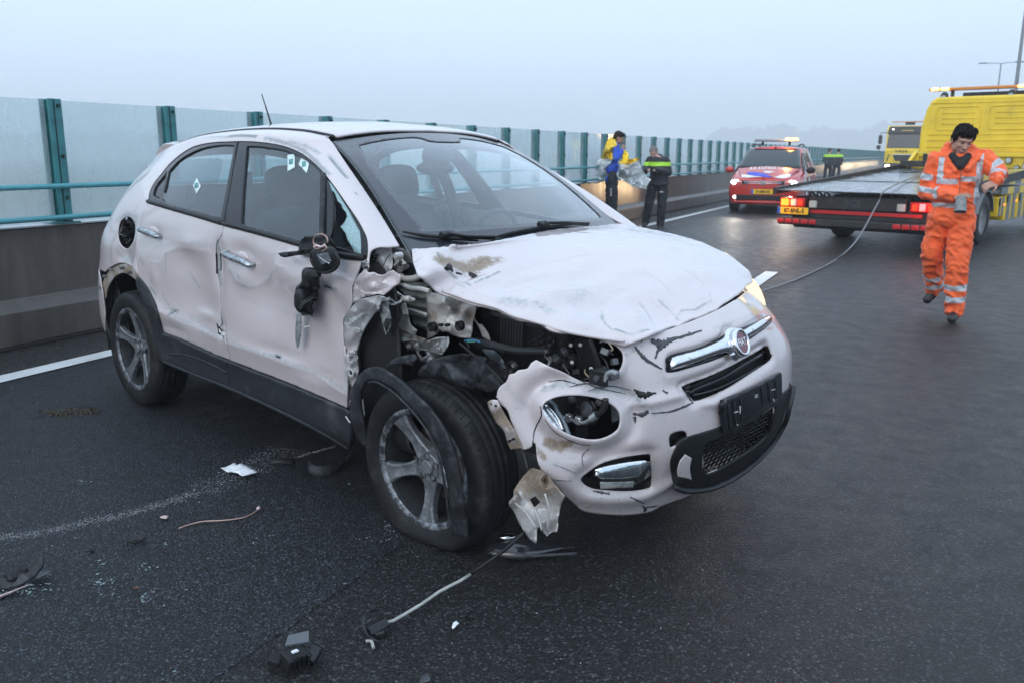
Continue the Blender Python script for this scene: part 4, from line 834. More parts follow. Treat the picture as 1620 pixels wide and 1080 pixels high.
# ---------------------------------------------------------------- windscreen, wipers
ws = patch('windscreen', WS, [(0, 0), (1, 0), (2, 0), (3, 0), (4, 0), (4, 2), (4, 4), (3, 4), (2, 4), (1, 4), (0, 4), (0, 2)], GL_WS, car, step=22, uvspace=True, solid=0)
patch('black_border', WS, [(0.02, 0.02), (1, 0.02), (2, 0.02), (3, 0.02), (3.98, 0.02), (3.98, 2), (3.98, 3.98), (3, 3.98), (2, 3.98), (1, 3.98), (0.02, 3.98), (0.02, 2)], M('screen_frit', (.02, .024, .032), .25, bump=0, coat=.6), ws, holes=[curve([(.34, .75), (.42, .55), (1.5, .52), (2.6, .52), (3.5, .52), (3.72, .7), (3.78, 2.2), (3.66, 3.4), (3.5, 3.62), (2.55, 3.72), (2.3, 3.45), (1.7, 3.45), (1.45, 3.72), (.5, 3.62), (.33, 3.4), (.22, 2.2)], seg=4)], step=16, uvspace=True, solid=.0015, lift=.003)
def wiper(blade, arm, pivot):
    q = WS.at(blade, .0); n = WS.normal(WS.inv(blade)); n = n * np.sign(n[:, 2:3]); w_ = q + n * .014; b = MB(); b.tube([tuple(p) for p in w_], [.004, .008, .008, .004][:len(w_)] if len(w_) == 4 else .007, 6); o = b.build('wiper', BLK, car, smooth=True)
    b = MB(); q2 = WS.at(arm); n2 = WS.normal(WS.inv(arm)); n2 *= np.sign(n2[:, 2:3]); b.tube([tuple(p) for p in (q2 + n2 * .03)], [.012, .010, .007][:len(arm)], 8, flat=.6); b.build('wiper_arm', BLK, o, smooth=True)
    b = MB(); b.box(tuple(q2[-1] + n2[-1] * .022), (.03, .06, .022), (0, .4, .1)); b.build('wiper_joint', BLK, o, bevel=.004)
wiper([(636, 371), (668, 377), (720, 382), (755, 385)], [(778, 385), (735, 384), (704, 378)], 0)
wiper([(772, 382), (810, 372), (858, 363), (916, 358)], [(925, 363), (890, 361), (856, 361)], 0)
b = MB(); q = WS.at([(690, 268)])[0]; b.sphere((-.62 - .25, .02, 1.44), (.05, .09, .075), 12, 8); b.build('sensor_pod', BLK, ws, smooth=True)
b = MB(); b.sphere((-.86, .0, 1.385), (.03, .125, .036), 16, 8); mr = b.build('rear_view_mirror', BLK, ws, smooth=True); b = MB(); b.tube([(-.86, 0, 1.40), (-.84, .01, 1.46)], .012, 6); b.build('mirror_stem', BLK, mr)
b = MB(); b.box((-.18, 0, 1.0), (.26, 1.36, .07)); b.build('cowl', BLK, car, bevel=.02)

# ---------------------------------------------------------------- interior
def cushion(name, c, r, mat, parent, e=.45, rot=0.):
    V = []; F = []; n, m = 24, 14; sg = lambda t, k: math.copysign(abs(t)**k, t)
    for i in range(m + 1):
        th = -math.pi / 2 + math.pi * i / m
        for j in range(n):
            ph = 2 * math.pi * j / n; x, y, z = sg(math.cos(th), e) * sg(math.cos(ph), e) * r[0], sg(math.cos(th), e) * sg(math.sin(ph), e) * r[1], sg(math.sin(th), e) * r[2]
            V.append((c[0] + x * math.cos(rot) + z * math.sin(rot), c[1] + y, c[2] - x * math.sin(rot) + z * math.cos(rot)))
    for i in range(m): F += [(i * n + j, i * n + (j + 1) % n, (i + 1) * n + (j + 1) % n, (i + 1) * n + j) for j in range(n)]
    return mesh(name, V, F, mat, parent, fix=True)
for sy in (-1, 1):
    st = cushion('seat', (-1.22, sy * .36, .52), (.26, .25, .10), FABRIC, car)
    cushion('seat_back', (-1.50, sy * .36, .86), (.085, .245, .33), FABRIC, st, rot=-.28)
    cushion('headrest', (-1.615, sy * .36, 1.285), (.05, .135, .105), FABRIC, st, e=.6, rot=-.2)
    b = MB(); b.tube([(-1.58, sy * .36 - .05, 1.1), (-1.61, sy * .36 - .05, 1.26)], .007, 6); b.build('headrest_post', CHROME, st)
    b = MB(); b.tube([(-1.58, sy * .36 + .05, 1.1), (-1.61, sy * .36 + .05, 1.26)], .007, 6); b.build('headrest_post', CHROME, st)
rs = cushion('rear_bench', (-2.2, 0, .55), (.26, .62, .10), FABRIC, car); cushion('seat_back', (-2.48, 0, .88), (.08, .60, .30), FABRIC, rs, rot=-.3)
for y in (-.36, .36): cushion('headrest', (-2.56, y, 1.20), (.04, .12, .07), FABRIC, rs, e=.6)
V, F = grid(12, 24, lambda u, v: ((-.30 - .42 * u), (v - .5) * 1.42, 1.03 + .025 * math.sin(u * 3.1) - .14 * max(0, u - .8) * 5 * .5 + .02 * math.exp(-((v - .74) / .12)**2)))
mesh('dashboard', V, F, DARKIN, car, solid=.02, off=-1)
b = MB(); b.box((-.62, 0, .80), (.22, 1.4, .34)); b.build('dashboard_front', DARKIN, car, bevel=.05)
b = MB(); pts = [(-.84 + .05 * math.sin(a) * 1.2, .36 + .175 * math.cos(a), 1.0 + .165 * math.sin(a)) for a in np.linspace(0, 2 * math.pi, 30)]; b.tube(pts, .014, 8, cap=False); sw = b.build('steering_wheel', DARKIN, car, smooth=True)
b = MB(); b.sphere((-.83, .36, .99), (.03, .07, .055), 12, 8); b.box((-.835, .27, .995), (.015, .12, .025)); b.box((-.835, .45, .995), (.015, .12, .025)); b.build('steering_hub', DARKIN, sw)
V, F = grid(20, 14, lambda u, v: (-1.0 - 1.62 * u, (v - .5) * (1.06 - .1 * u), 1.515 - .05 * u + .03 * math.sin(u * 3.1)));  mesh('roof_lining', V, F, M('roof_lining', (.16, .16, .16), .95), car, solid=.004)
for sy in (-1, 1):
    cushion('door_lining', (-1.2, sy * .80, .80), (.68, .05, .24), DARKIN, car, e=.25)
    b = MB(); b.tube([(-1.52, sy * .76, 1.0), (-1.56, sy * .70, 1.25), (-1.6, sy * .62, 1.45)], .035, 8); b.build('pillar_lining', M('lining_grey', (.10, .10, .10), .9), car, smooth=True)
    b = MB(); b.tube([(-1.60, sy * .60, 1.36), (-1.545, sy * .66, 1.1), (-1.52, sy * .70, .8)], .022, 4, flat=.12); b.build('seat_belt', M('belt_webbing', (.09, .09, .09), .85), car)

# ---------------------------------------------------------------- bonnet
HOOD_MARKS = [(c_, r_ * (.42 if c_ == 0 and r_ < .04 else 1), s_, p_) for c_, r_, s_, p_ in [
 (1, .05, .75, [(700, 412), (722, 420), (745, 425), (770, 412)]), (1, .035, .6, [(745, 432), (760, 420), (790, 410)]), (2, .010, 1., [(746, 434), (751, 437)]), (2, .012, .8, [(706, 425), (712, 424)]), (2, .008, .7, [(722, 432), (731, 434)]),
 (0, .022, .95, [(692, 400), (705, 425), (722, 440), (745, 450)]), (0, .02, .9, [(752, 447), (775, 437), (790, 430)]), (0, .03, .75, [(720, 445), (750, 460), (800, 475), (830, 478)]), (0, .05, .62, [(800, 472), (828, 476)]), (0, .05, .55, [(850, 480), (870, 490)]), (0, .045, .5, [(905, 478), (925, 462)]),
 (0, .022, .85, [(952, 488), (953, 505), (965, 518), (990, 526), (1015, 522)]), (0, .028, .9, [(975, 520), (1000, 527), (1025, 520)]), (0, .02, .85, [(1013, 480), (1025, 495), (1035, 512)]), (0, .02, .85, [(1042, 475), (1060, 490), (1075, 505)]), (0, .018, .85, [(1068, 503), (1080, 490), (1100, 490), (1125, 475)]), (0, .014, .65, [(1080, 425), (1110, 445), (1122, 462), (1125, 475)]), (0, .014, .6, [(1022, 430), (1045, 445), (1060, 460)]), (0, .014, .5, [(950, 475), (960, 460), (985, 455)]),
 (0, .03, .55, [(655, 395), (660, 415), (680, 440), (700, 452)]), (0, .05, .34, [(800, 450), (900, 430)]), (0, .06, .33, [(900, 500), (1050, 480)]),
]]
hood_wear = strokes(HOOD, HOOD_MARKS)
hood_wear0 = hood_wear
hood_wear = lambda P: hood_wear0(P)
hood_o = [(651, 394, 1), (680, 393), (705, 391), (770, 383), (830, 371), (870, 364), (920, 356), (962, 349.5, 1)]
hu = HOOD.inv(curve([(651, 394), (705, 391), (770, 383.5), (870, 364.5), (960, 351)], closed=False))
hl = [(u, 4.0) for u in np.linspace(.05, 4.8, 20)]; 
hf = HOOD.inv(curve([(1183, 450), (1173, 461.5), (1145.7, 480), (1120, 493.5), (1094, 503.5), (1060, 516.5), (1035, 524), (1010, 530.5), (998, 532)], closed=False))
hr = HOOD.inv(curve([(985, 530), (960, 526.5), (930, 521), (900, 516), (872, 510.5), (855, 501.5), (835, 497), (810, 490), (790, 480), (770, 474), (745, 468), (722, 459), (706, 455), (698, 452.5), (688, 447), (672, 437), (660, 421), (653, 405)], closed=False))
HOOD_RID = [HOOD.at(p_) for c_, r_, s_, p_ in HOOD_MARKS if c_ == 0 and r_ < .02] + [HOOD.at(p_) for p_ in ([(735, 455), (790, 440), (850, 415), (930, 400)], [(880, 500), (960, 470), (1010, 430)], [(1020, 505), (1075, 470), (1100, 420), (1080, 395)])]
def hood_extra(P, uv):
    d = dist_line(uv, hr, closed=False); P = P.copy(); k = np.exp(-(d / .12)**2); P[:, 2] -= .02 * k; P[:, 2] += .006 * fbm(P, 9, 5., 3) * np.exp(-(d / .9)**2); P[:, 2] += .0015 * fbm(P, 22, 3., 2)
    for L_h in HOOD_RID: P[:, 2] += .0022 * np.exp(-(dist_line(P[:, :2], L_h[:, :2], False) / .013)**2) - .0045 * np.exp(-(dist_line(P[:, :2], L_h[:, :2] + [.012, -.02], False) / .03)**2)
    return P
hood = patch('bonnet', HOOD, np.vstack([hu, hl, hf, hr]), PAINTW, car, step=8.5, uvspace=True, wear=hood_wear, solid=.010, extra=hood_extra)
# inner frame of the bonnet along its torn edge
rail_on('bonnet_flange', HOOD, [(700, 453), (722, 460), (745, 468.5), (770, 475), (790, 481), (810, 491), (835, 498), (860, 505), (900, 517.5), (960, 528), (990, 532)], .006, PAINTW, hood, lift=-.018)
ribbon('crease', HOOD, [(706, 424, 2), (712, 423, 3), (716, 430, 1)], .004, DEEP, hood, seed=2)
ribbon('crease', HOOD, [(742, 431, 1), (749, 437, 4), (755, 436, 1)], .004, DEEP, hood, seed=3)

# ---------------------------------------------------------------- wheels
def make_wheel(flat=0., rot=.18):
    w_ = empty('wheel'); w_.parent = car
    prof = [(.232, -.088), (.245, -.100), (.262, -.104), (.285, -.108), (.305, -.104), (.322, -.094), (.331, -.080), (.334, -.062), (.3345, -.0605), (.329, -.056), (.329, -.052), (.3345, -.048), (.336, -.024), (.336, -.022), (.328, -.019), (.328, -.013), (.336, -.010), (.336, .010), (.328, .013), (.328, .019), (.336, .022), (.336, .024), (.3345, .048), (.329, .052), (.329, .056), (.334, .062), (.331, .080), (.322, .094), (.305, .104), (.26, .104), (.232, .09), (.215, .07), (.215, -.07)]
    b = MB(); b.lathe(prof, 90, (0, 0, 0), (0, 1, 0)); V = []
    for x, y, z in b.V:
        r = math.hypot(x, z)
        if flat and z < -(.336 - flat): 
            ex = -(.336 - flat) - z; z = -(.336 - flat) + .0; y *= 1 + ex * 4.5
        elif flat and z < -.12 and r > .22:
            y *= 1 + .35 * max(0, (-z - .12) / .2)**2 * (r - .22) / .1
        V.append((x, y, z))
    b.V = V; ty = b.build('tyre', RUBBER, w_, smooth=True)
    if True:   # shoulder grooves
        g = MB()
        for k in range(64):
            q = 2 * math.pi * k / 64
            for sy in (-1,):
                a = Vector((math.sin(q) * .334, sy * .060, math.cos(q) * .334)); c = Vector((math.sin(q + .03) * .3235, sy * .0935, math.cos(q + .03) * .3235))
                if flat and min(a.z, c.z) < -(.33 - flat): continue
                g.tube([a, (a + c) / 2 * 1.004, c], .0028, 4)
        o = g.build('tread_cut', DEEP, ty); tag(o, kind='stuff')
    b = MB(); b.lathe([(.205, -.086), (.212, -.094), (.222, -.097), (.232, -.094), (.233, -.085), (.222, -.078), (.205, -.076)], 64, (0, 0, 0), (0, 1, 0)); rim = b.build('rim', RIM, w_, smooth=False, autosm=40); rim.scale = (1.05, 1, 1.05)
    b = MB(); b.lathe([(.207, -.08), (.204, -.070), (.196, -.02), (.192, .05), (.192, .085), (.225, .09), (.22, .07), (.205, .05), (.211, -.02), (.213, -.078), (.207, -.08)], 64, (0, 0, 0), (0, 1, 0)); b.build('barrel', M('dark_barrel', (.03, .032, .035), .5, metal=.3, var=.3, vs=20), rim, smooth=False)
    for k in range(5):
        q = 2 * math.pi * k / 5 + rot; c_, s_ = math.cos(q), math.sin(q)
        V = []; rows = []
        for r, hw, yf, th, rg in [(.045, .040, -.058, .05, .0), (.075, .031, -.060, .045, .003), (.105, .0245, -.064, .036, .005), (.140, .024, -.072, .032, .006), (.175, .030, -.080, .03, .004), (.206, .044, -.086, .03, .0)]:
            sec = [(-hw, yf + th), (-hw, yf + .006), (-hw * .78, yf), (-hw * .25, yf + rg), (hw * .25, yf + rg), (hw * .78, yf), (hw, yf + .006), (hw, yf + th)]
            rows.append([(c_ * r - s_ * a, y, s_ * r + c_ * a) for a, y in sec])
        n = 8; V = sum(rows, []); F = [(i * n + j, i * n + (j + 1) % n, (i + 1) * n + (j + 1) % n, (i + 1) * n + j) for i in range(5) for j in range(n)] + [tuple(range(n))[::-1], tuple(5 * n + j for j in range(n))]
        o = mesh('spoke', V, F, SPK, rim, fix=True, bevel=.002, autosm=35)
    b = MB(); b.lathe([(.0001, -.062), (.05, -.062), (.056, -.056), (.056, -.01), (.0001, -.01)], 28, (0, 0, 0), (0, 1, 0)); b.build('hub', SPK, rim)
    b = MB(); b.lathe([(.0001, -.074), (.024, -.073), (.028, -.068), (.028, -.055), (.0001, -.055)], 24, (0, 0, 0), (0, 1, 0)); b.build('hub_cap', M('hub_cap_grey', (.2, .21, .22), .5, metal=.4, var=.3, vs=60), rim)
    for k in range(5):
        q = 2 * math.pi * (k + .5) / 5 + rot; b = MB(); b.lathe([(.0001, -.048), (.009, -.048), (.009, -.055), (.0135, -.0625), (.0135, -.03), (.0001, -.03)], 10, (math.cos(q) * .043, -.002, math.sin(q) * .043), (0, 1, 0)); b.build('wheel_nut', DEEP, rim)
    b = MB(); b.lathe([(.0001, -.005), (.14, -.005), (.14, .012), (.0001, .012)], 36, (0, 0, 0), (0, 1, 0)); b.build('brake_disc', M('brake_disc', (.12, .10, .09), .5, metal=.6, var=.3, vs=30), w_)
    b = MB(); b.lathe([(.19, .085), (.0001, .085), (.0001, .10), (.19, .10)], 24, (0, 0, 0), (0, 1, 0)); b.build('inner_well', DEEP, w_)
    return w_
wr = make_wheel(0., R(18)); wr.location = (-2.57, -.775, .336)
c = copy_tree(wr, car); c.location = (-2.57, .775, .336); c.rotation_euler = (0, 0, math.pi)
wf = make_wheel(.046, R(-18)); wf.location = (.03, -.765, .291); wf.rotation_euler = (R(2), 0, R(4))
c = copy_tree(wr, car); c.location = (0, .775, .336); c.rotation_euler = (0, 0, math.pi)
for ch in c.children: pass
# ================================================================ TORN FRONT OF THE CAR
HL = [(949, 540.5, 1), (962, 541), (975, 546.5), (984.5, 556.7), (986, 569.6), (981, 584.4), (971.5, 595.6), (954.8, 603.5), (934.4, 604.5), (916, 600.5), (897.4, 592.5), (869.6, 579.5), (848.3, 568.7, 1)]
LOW = [(858.8, 647), (862.5, 636), (880, 627.5), (905, 624.5), (930, 626), (955, 632.5), (975, 645), (981, 660), (977.5, 677.5), (962.5, 688.8), (942.5, 694.5), (920, 692.5), (900, 686), (880, 675), (865, 660)]
FOG = [(919, 757.5), (935, 743), (955, 731), (987.5, 722.5), (1025, 718), (1029, 728), (1030, 765), (1020, 772.5), (992.5, 776), (965, 775), (935, 771)]
GRL = [(1079.7, 615), (1084, 608), (1131, 590.5), (1186.7, 561.5), (1211, 547.5), (1217, 552), (1219.5, 560), (1218, 569), (1186.7, 590), (1145, 616), (1103, 633), (1094, 630)]
BAR = [(1056.5, 575), (1058.5, 568), (1065, 563.5), (1103, 553.2), (1139, 537.5), (1143, 525.8), (1150, 520.5), (1159, 520.5), (1167, 526), (1186.7, 516), (1208, 504.8), (1214, 506), (1214.6, 512.5), (1192, 528.6), (1174, 539.7), (1171, 556), (1166, 566), (1159, 570.5), (1151, 566), (1143, 558), (1097.8, 573), (1064, 583.5), (1058, 583)]
HOOK = [(1059, 690), (1066, 684), (1079.7, 681), (1086.7, 685.6), (1085, 694), (1065.8, 706), (1060, 705)]
INS = [(1078, 694), (1110, 683), (1136.7, 674.4), (1180, 655), (1220, 635), (1236, 622), (1250.6, 609, 1), (1247, 622), (1242, 641), (1231, 680), (1212, 706), (1186.7, 730), (1160, 748), (1131, 763), (1105, 769), (1086.7, 770), (1067, 766), (1061.7, 748), (1060, 730), (1065.8, 712)]
_l = BUMP.at(curve(LOW, seg=3)); _h = BUMP.at(curve(HL[2:12], closed=False, seg=3)); _g = BUMP.at(curve(GRL, seg=3)); _f = BUMP.at(curve(FOG, seg=3)); _b = BUMP.at(curve(BAR, seg=2))
_cr = BUMP.at(curve([(1000, 640), (1040, 633), (1090, 622), (1110, 634), (1134, 636)], closed=False)); _cr2 = BUMP.at(curve([(850, 735), (900, 762), (930, 785), (1000, 788), (1040, 775), (1062, 762)], closed=False)); _cr3 = BUMP.at(curve([(1060, 588), (1052, 572), (1056, 556), (1100, 540), (1140, 522)], closed=False))
_lc = _l.mean(0)
def bump_deform2(P):
    out = np.zeros(len(P))
    d = dist_line(P, _l); ins_ = np.linalg.norm(P - _lc, axis=1); out += .016 * np.exp(-(d / .022)**2) - .020 * np.exp(-(np.abs(d - .055) / .03)**2)
    out += .010 * np.exp(-(dist_line(P, _h, False) / .02)**2)
    out -= .018 * np.exp(-(dist_line(P, _g) / .018)**2) + .022 * np.exp(-(dist_line(P, _f) / .028)**2) + .010 * np.exp(-(dist_line(P, _b) / .016)**2)
    out += .012 * np.exp(-(dist_line(P, _cr, False) / .02)**2) + .014 * np.exp(-(dist_line(P, _cr2, False) / .035)**2) + .008 * np.exp(-(dist_line(P, _cr3, False) / .03)**2)
    n = P - np.array([.1, 0, 0]); n[:, 2] = 0; n /= np.linalg.norm(n, axis=1, keepdims=True); return P + n * out[:, None]
BUMP2 = Net(BUMP_C, bump_deform2)
BW = strokes(BUMP2, [
 (0, .02, .68, [(860, 615), (900, 606), (950, 612), (1000, 625)]), (0, .022, .72, [(935, 618), (965, 612), (1000, 622), (1020, 640)]), (0, .03, .5, [(880, 600), (940, 622)]),
 (1, .028, .8, [(868, 700), (885, 705), (900, 700)]), (1, .02, .6, [(852, 712), (860, 722)]), (1, .03, .45, [(975, 545), (990, 560)]), (1, .04, .4, [(850, 735), (900, 790), (960, 805)]), (1, .03, .35, [(1000, 560), (1015, 550)]),
 (0, .012, 1., [(1002, 530), (1015, 532)]), (0, .018, .8, [(1030, 540), (1045, 545)]), (0, .03, .45, [(905, 720), (925, 705), (930, 690)]), (0, .02, .5, [(870, 730), (910, 748)]), (0, .03, .5, [(1020, 640), (1050, 660)]), (0, .02, .55, [(920, 800), (990, 805), (1040, 795)]),
 (0, .02, .5, [(1130, 520), (1190, 500)]), (1, .05, .25, [(1230, 560), (1240, 590)]), (0, .03, .45, [(800, 610), (830, 640)])])
bo = [(949, 540.5, 1), (965, 537.5), (980.7, 535.4), (999, 533.7), (1020, 531), (1035, 526.8), (1060, 520.5), (1094, 508), (1120, 497), (1145.7, 484.5), (1173, 467), (1183, 457), (1188, 450, 1)]
br = [(-1, 0)]
Ubo = BUMP2.inv(curve(bo, closed=False, seg=4)); 
left_edge = [(7.6, .1), (8.1, .75), (8.6, .9), (9.4, .7), (10.6, .5), (11.0, 1.6), (11.1, 3.0), (10.9, 4.6), (10.7, 5.4), (9.6, 5.7), (8.6, 5.5), (7.9, 4.9)]
ub = BUMP2.inv(curve([(1249, 604), (1242, 641), (1231, 680), (1186.7, 730), (1131, 763.5), (1110, 772), (1085, 786), (1045, 800, 1), (1036, 806), (1020, 811), (1000, 813.5), (980, 814.5), (942, 812), (920, 806.5), (910, 798), (890, 780), (875, 762), (862.5, 750), (852.5, 735), (848.8, 720), (847.5, 702.5), (842.5, 699, 1), (840, 707), (826, 710), (821, 695), (810, 670), (802.5, 648), (791, 638), (786, 625), (790, 612), (801, 603), (805.7, 592), (814, 590), (820, 585), (834, 582.6), (840, 574), (848.3, 568.7, 1)], closed=False, seg=3))
uh = BUMP2.inv(curve(HL[::-1], closed=False, seg=4))
bumper = patch('front_bumper', BUMP2, np.vstack([Ubo, left_edge, ub, uh[1:-1]]), PAINTW, car, holes=[BUMP2.inv(curve(g, seg=4)) for g in (LOW, FOG, GRL, HOOK)] + [BUMP2.inv([(1108, 704), (1160, 680), (1195, 661), (1224, 643), (1222, 668), (1212, 695), (1168, 727), (1110, 752)])], step=6.5, uvspace=True, wear=BW, solid=.006)
# backing plates that close the openings, and what fills them
patch('grille_back', BUMP2, [(1074, 620), (1080, 600), (1186, 556), (1222, 538), (1226, 572), (1145, 625), (1100, 642)], DEEP, bumper, step=12, lift=-.05)
for dy in (0, 1):
    rail_on('grille_slat', BUMP2, [(1086, 620 - dy * 0), (1131, 604), (1186, 578), (1214, 562)] if dy == 0 else [(1096, 630), (1140, 614), (1186, 588), (1214, 571)], .0075, GLOSSBLK, bumper, lift=-.018)
patch('hook_back', BUMP2, [(1054, 684), (1090, 676), (1092, 698), (1056, 712)], DEEP, bumper, step=10, lift=-.03)
patch('bar_recess', BUMP2, [(1053, 577), (1058, 562), (1105, 549), (1139, 533), (1190, 511), (1215, 500), (1219, 512), (1192, 533), (1172, 545), (1143, 564), (1100, 579), (1058, 589)], GLOSSBLK, bumper, step=8, lift=.002, solid=.002)
_bb = BUMP.inv(curve(BAR, seg=4)); _b3 = BUMP(_bb)
bar = patch('chrome_bar', BUMP, _bb, CHROME, bumper, step=3.2, lift=.020, solid=.024, uvspace=True, extra=lambda P, uv: P + BUMP.normal(uv) * (np.sin(np.clip(dist_line(BUMP(uv), _b3) / .018, 0, 1) * 1.57) * .014 - .008)[:, None])
bc = BUMP2.at([(1160, 545)])[0]; bn = BUMP2.normal(BUMP2.inv([(1160, 545)]))[0]; bn[1] = .06; bn[2] = max(bn[2], .25); bn /= np.linalg.norm(bn)
badge = empty('badge'); badge.parent = bar; badge.location = bc + bn * .034; badge.rotation_euler = Vector(bn).to_track_quat('Z', 'Y').to_euler()
b = MB(); b.lathe([(.0001, -.02), (.053, -.02), (.053, 0), (.050, .007), (.044, .009), (.0405, .004), (.0405, -.002), (.0001, -.002)], 40, (0, 0, 0), (0, 0, 1)); b.build('badge_ring', CHROME, badge, smooth=True)
b = MB(); b.lathe([(.0001, 0), (.0405, 0), (.0405, .003), (.0001, .0035)], 40, (0, 0, 0), (0, 0, 1)); b.build('badge_disc', M('badge_red', (.13, .006, .018), .25, coat=.6, bump=0), badge)
# upright of the badge: text reads along +y of the car when seen from the front
up = Vector((0, 0, 1)); zz = Vector(bn); xx = up.cross(zz).normalized(); yy = zz.cross(xx); Mx = Matrix((xx, yy, zz)).transposed().to_4x4()
t_ = text('badge_lettering', 'FIAT', .038, CHROME, bar, tuple(bc + bn * .0375), Mx.to_euler(), .0012, sx=.8, bold=.0004)
# number plate holder (plate torn off)
PLH = [(1134.5, 640, 1), (1137, 635, 1), (1180, 613, 1), (1226, 588, 1), (1228, 590, 1), (1228.5, 624, 1), (1190, 647, 1), (1140, 683.5, 1), (1137, 682, 1)]
ph = patch('plate_holder', BUMP2, PLH, GLOSSBLK, bumper, step=8, lift=.022, solid=.012, seg=1)
for i, (a, b_) in enumerate([((1143, 637), (1147, 676)), ((1152, 633), (1155, 670)), ((1163, 628), (1165, 663)), ((1196, 611), (1198, 640)), ((1207, 605), (1209, 633)), ((1217, 599), (1219, 627))]):
    ribbon('holder_rib', BUMP2, [a, ((a[0] + b_[0]) / 2, (a[1] + b_[1]) / 2), b_], .003, BLK, ph, lift=.026, jag=.6, seed=i)
for i, pts in enumerate([[(1152, 650), (1158, 648)], [(1161, 640), (1161, 652)], [(1210, 616), (1216, 614)], [(1213, 629), (1215, 633)], [(1156, 668), (1158, 669)]]):
    ribbon('torn_mount', BUMP2, pts + [pts[-1]] if False else [pts[0], pts[1]], .0016, M('pale_chip', (.6, .62, .6), .6), ph, lift=.0265, seed=i + 9)
text('holder_stamp', '1G', .02, MATS['pale_chip'], bumper, tuple(BUMP2.at([(1186, 624)])[0] + np.array([.0275, 0, 0])), (R(90), 0, R(90)), .0006)
# lower insert with mesh grille and lip
ins = patch('lower_insert', BUMP2, INS, BLK, bumper, holes=[[(1113, 704), (1139, 692), (1180, 671), (1222, 642), (1221, 664), (1209, 692), (1165, 724), (1115, 748)]], step=7, lift=.006, solid=.02)
patch('insert_back', BUMP2, [(1115, 695), (1225, 640), (1222, 700), (1118, 750)], DEEP, ins, step=12, lift=-.03)
cells = MB(); CG = []
for j in range(11):
    for i in range(15):
        x = 1108 + i * 8 + (j % 2) * 4; yy_ = 706 + j * 5.6 - (x - 1118) * .50 - 2; CG += [(x, yy_), (x + 4, yy_ - 4.4), (x + 8, yy_ - 4)]
CG = np.array(CG); ok = inside(CG, np.array([(1110, 701), (1222, 638), (1222, 668), (1212, 694), (1168, 726), (1112, 752)], float)).reshape(-1, 3).all(1); CQ = BUMP2.at(CG, -.004).reshape(-1, 3, 3)
for q, k in zip(CQ, ok):
    if k: cells.tube([tuple(p) for p in q], .0032, 5)
tag(cells.build('mesh_grille', GLOSSBLK, ins), kind='stuff')
ribbon('lip_edge', BUMP2, [(1063, 765), (1086, 771), (1131, 764), (1186, 731), (1230, 682), (1243, 640), (1249, 610)], .007, CLAD, ins, lift=.016, jag=.05, thick=.02, seg=6)
patch('paint_fragment', BUMP2, [(1061, 733), (1065, 720, 1), (1072.8, 711, 1), (1082.5, 716, 1), (1080, 730), (1082, 749, 1), (1073, 748), (1062, 742.5, 1)], PAINTW, ins, step=5, lift=.038, solid=.003, seg=3)
# fog lamp, half out of its recess
patch('recess_lining', BUMP2, [(915, 762), (935, 738), (985, 716), (1034, 712), (1036, 772), (990, 784), (930, 776)], DEEP, bumper, step=10, lift=-.06)
fq = BUMP2.at([(948, 742), (1026, 731), (1024, 760), (945, 765)], .0)
fl_ = patch('fog_lamp', BUMP2, [(941, 745), (958, 738), (990, 733), (1024, 729, 1), (1030, 738), (1022, 752), (1005, 761), (965, 764), (948, 763), (952, 755)], GL_LAMP, bumper, step=5, lift=.012, solid=.0, extra=lambda P, uv: P + np.array([.7, -.5, 0]) * .012 * np.sin((uv[:, 1:2] - 5) * 4))
patch('lamp_reflector', BUMP2, [(941, 748), (958, 741), (990, 736), (1024, 732, 1), (1028, 738), (1020, 752), (1005, 759), (965, 763), (948, 762)], M('lamp_reflector', (.75, .78, .8), .1, metal=1., bump=.5, bs=40, var=.5, vs=30), fl_, step=5, lift=-.014, solid=.002)
patch('lamp_bezel', BUMP2, [(944, 741), (990, 731), (1026, 727, 1), (1026, 731, 1), (990, 738), (952, 747)], CHROME, fl_, step=5, lift=.014, solid=.006)
patch('lamp_bracket', BUMP2, [(950, 766, 1), (1004, 765, 1), (1003, 772, 1), (952, 773, 1)], M('dirty_white_plastic', (.42, .42, .40), .6, var=.4, vs=40), fl_, step=8, lift=-.006)
# torn round lamp in the lower opening
patch('lamp_shard', BUMP2, [(859, 643), (865, 639), (876, 648), (888, 664), (894, 680), (897, 687), (888, 683), (872, 668), (861, 655)], MATS['lamp_reflector'], bumper, step=4, lift=-.018, solid=.004, seg=3)
rail_on('lamp_rim', BUMP2, [(866, 634), (880, 645), (893, 662), (901, 682), (903, 690)], .008, M('smoky_rim', (.12, .15, .17), .15, coat=.5), bumper, lift=-.014)
rail_on('lamp_lens', BUMP2, [(863, 641), (874, 649), (885, 664), (891, 680)], .005, CHROME, bumper, lift=-.004)
